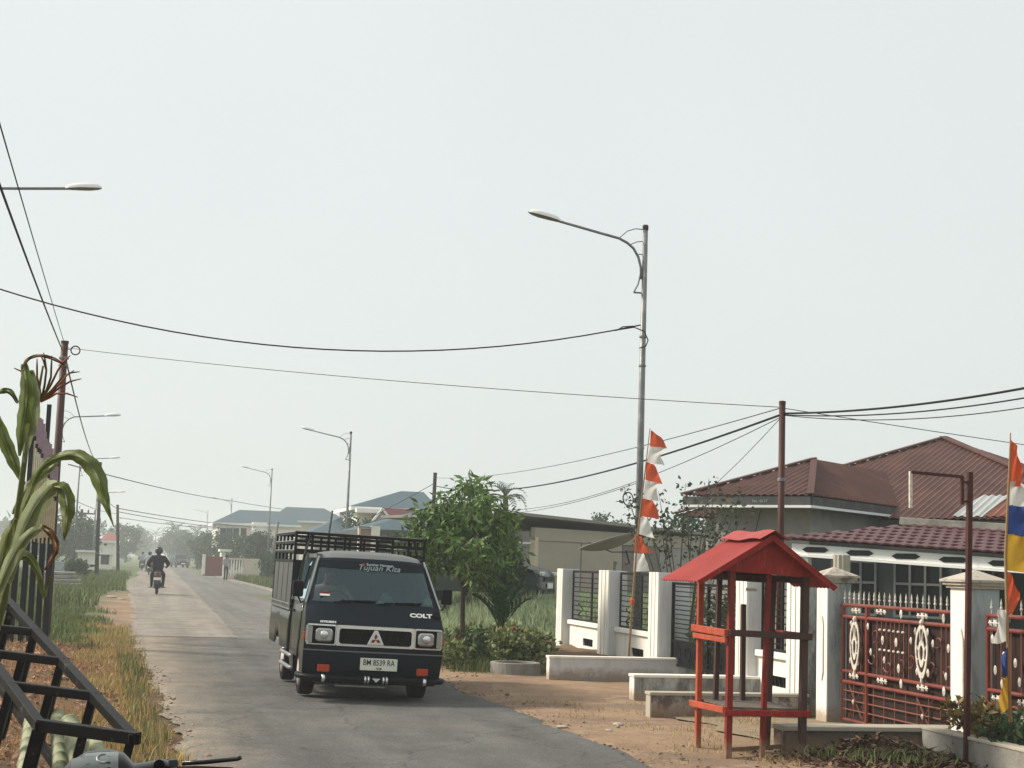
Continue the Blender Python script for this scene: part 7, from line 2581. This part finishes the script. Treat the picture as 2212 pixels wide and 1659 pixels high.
strip_leaf([(22, 1215, 10), (56, 1200, 22), (82, 1235, 15), (95, 1290, 8), (108, 1245, 4)], 6.15, 'corn_leaf')
strip_leaf([(28, 1110, 8), (58, 1055, 18), (86, 1030, 20), (110, 1012, 14), (125, 1000, 4)], 6.2, 'corn_pale')
for i, (x1, y1, x2, y2) in enumerate(((100, 800, 88, 768), (110, 815, 112, 768), (125, 800, 152, 768), (128, 830, 160, 800), (135, 815, 172, 803), (128, 838, 176, 818), (122, 850, 168, 858), (100, 800, 94, 762), (80, 815, 80, 775), (68, 820, 30, 795))):
    W(MB().tube([AD(88, 868, 6.15), AD((88 + x1) / 2 + 2, (868 + y1) / 2, 6.15), AD(x1, y1, 6.12), AD((x1 + x2) / 2, (y1 + y2) / 2 - 4, 6.1), AD(x2, y2, 6.1)], [.005, .005, .0045, .004, .002], 5), 'tassel', ('corn_dry', 'corn_stalk', 'corn_dry')[i % 3], cn)

# scooter parked right in front: only the top of its handlebar cover shows
hcen = AD(278, 1648, 5.0)
sc_ = thing('parked_scooter', 'parked scooter whose dark handlebar cover and instrument show at the bottom edge', 'scooter', (hcen.x, hcen.y, 0), rot=(0, math.radians(-5), math.radians(-YAW * 57.3 * -1 * 0)))
hz = hcen.z
cv = MB()
secs = [(-.30, .012, -.045, .03), (-.14, .03, -.02, .06), (-.10, .06, .010, .085), (-.04, .085, .028, .10), (.03, .085, .028, .10), (.075, .070, .020, .09), (.105, .045, -.004, .07), (.15, .040, .002, .06), (.20, .042, .006, .055), (.235, .03, -.004, .045), (.245, .010, -.012, .03)]
cv.grid(lambda i, a: V(secs[int(i)][0], secs[int(i)][3] * math.cos(a) * 1.1, hz + secs[int(i)][2] - .03 + secs[int(i)][1] * math.sin(a) * .55), list(range(len(secs))), [2 * PI * k_ / 16 for k_ in range(17)])
cvo = cv.build('handlebar_cover', 'bike_black', sc_, smooth=True)
def lens_pt(x, a, off=.004):
    k_ = 1 - .45 * ((x + .01) / .14) ** 2
    return V(x, (.108 * k_ ** .5 + off) * math.cos(a), hz - .003 + (.046 * k_ + off) * math.sin(a))


lno = MB().grid(lambda x, a: lens_pt(x, a + (.25 if x < -.05 else 0)), [-.088, -.07, -.056, -.044, 0, .04, .058], [math.radians(q_) for q_ in (112, 125, 138, 152, 168, 185)]).build('instrument_lens', 'lens_grey', cvo, smooth=True)
MB().tube([lens_pt(.012 + .02 * math.cos(a), math.radians(140) + .28 * math.sin(a), .006) for a in [PI * .4 + PI * 1.2 * k_ / 10 for k_ in range(11)]], .0025, 5).build('dial_mark', 'silver', lno)
MB().lathe([(.018, -.004), (.019, .004), (.012, .006)], 14, (.185, -.062, hz - .012), 'y').build('switch', 'black_in', cvo)
MB().b2(.215, -.075, hz - .02, .245, -.05, hz + .004).build('switch_block', 'bike_grey', cvo, bevel=.004)
hbr = MB().tube([(.22, 0, hz - .045), (.30, -.02, hz - .045), (.42, -.06, hz - .055)], .017, 8).build('grip', 'rubber', sc_, smooth=True)
MB().tube([(.26, .05, hz - .026), (.33, .045, hz - .028), (.44, .0, hz - .020), (.45, -.005, hz - .016)], .008, 6).build('brake_lever', 'bike_black', sc_, smooth=True)
MB().tube([(-.22, 0, hz - .06), (-.30, -.02, hz - .06), (-.42, -.06, hz - .07)], .017, 8).build('grip', 'rubber', sc_, smooth=True)
MB().tube([(-.26, .05, hz - .06), (-.33, .05, hz - .06), (-.44, .0, hz - .06)], .007, 6).build('brake_lever', 'bike_black', sc_, smooth=True)
MB().tube([(0, .03, hz - .05), (0, .14, hz - .40), (0, .20, .62)], [.06, .05, .05], 10).build('steering_column', 'bike_black', sc_, smooth=True)
MB().grid(lambda a, b_: V((.19 - .05 * b_) * math.sin(a), .02 + .19 * math.cos(a) + .08 * b_, hz - .12 - .62 * b_), [-1.3 + 2.6 * i / 10 for i in range(11)], [0, .25, .5, .75, 1]).build('leg_shield', 'bike_black', sc_, smooth=True, solid=.01)
for y in (.42, -.82):
    w = MB().lathe([(.15, -.045), (.20, -.05), (.225, -.025), (.225, .025), (.20, .05), (.15, .045)], 22, (0, y, .225), 'x').build('wheel', 'rubber', sc_, auto=40)
    MB().lathe([(.03, -.045), (.14, -.02), (.15, 0), (.14, .02), (.03, .045)], 14, (0, y, .225), 'x').build('rim', 'silver', w, smooth=True)
for s in (-1, 1):
    MB().bar((s * .07, .42, .225), (s * .05, .20, .62), .035).build('fork', 'bike_grey', sc_)
MB().tube([(0, .12, .30), (0, -.15, .28), (0, -.35, .34), (0, -.55, .58), (0, -.95, .66)], [.12, .14, .14, .17, .10], 12).build('body', 'bike_black', sc_, smooth=True)
MB().tube([(0, -.30, .70), (0, -.6, .74), (0, -.98, .77)], [.10, .14, .09], 12).build('seat', 'trousers_black', sc_, smooth=True)
MB().tube([(-.1, -.25, .2), (-.24, -.28, 0.005)], .012, 6).build('side_stand', 'bike_grey', sc_)
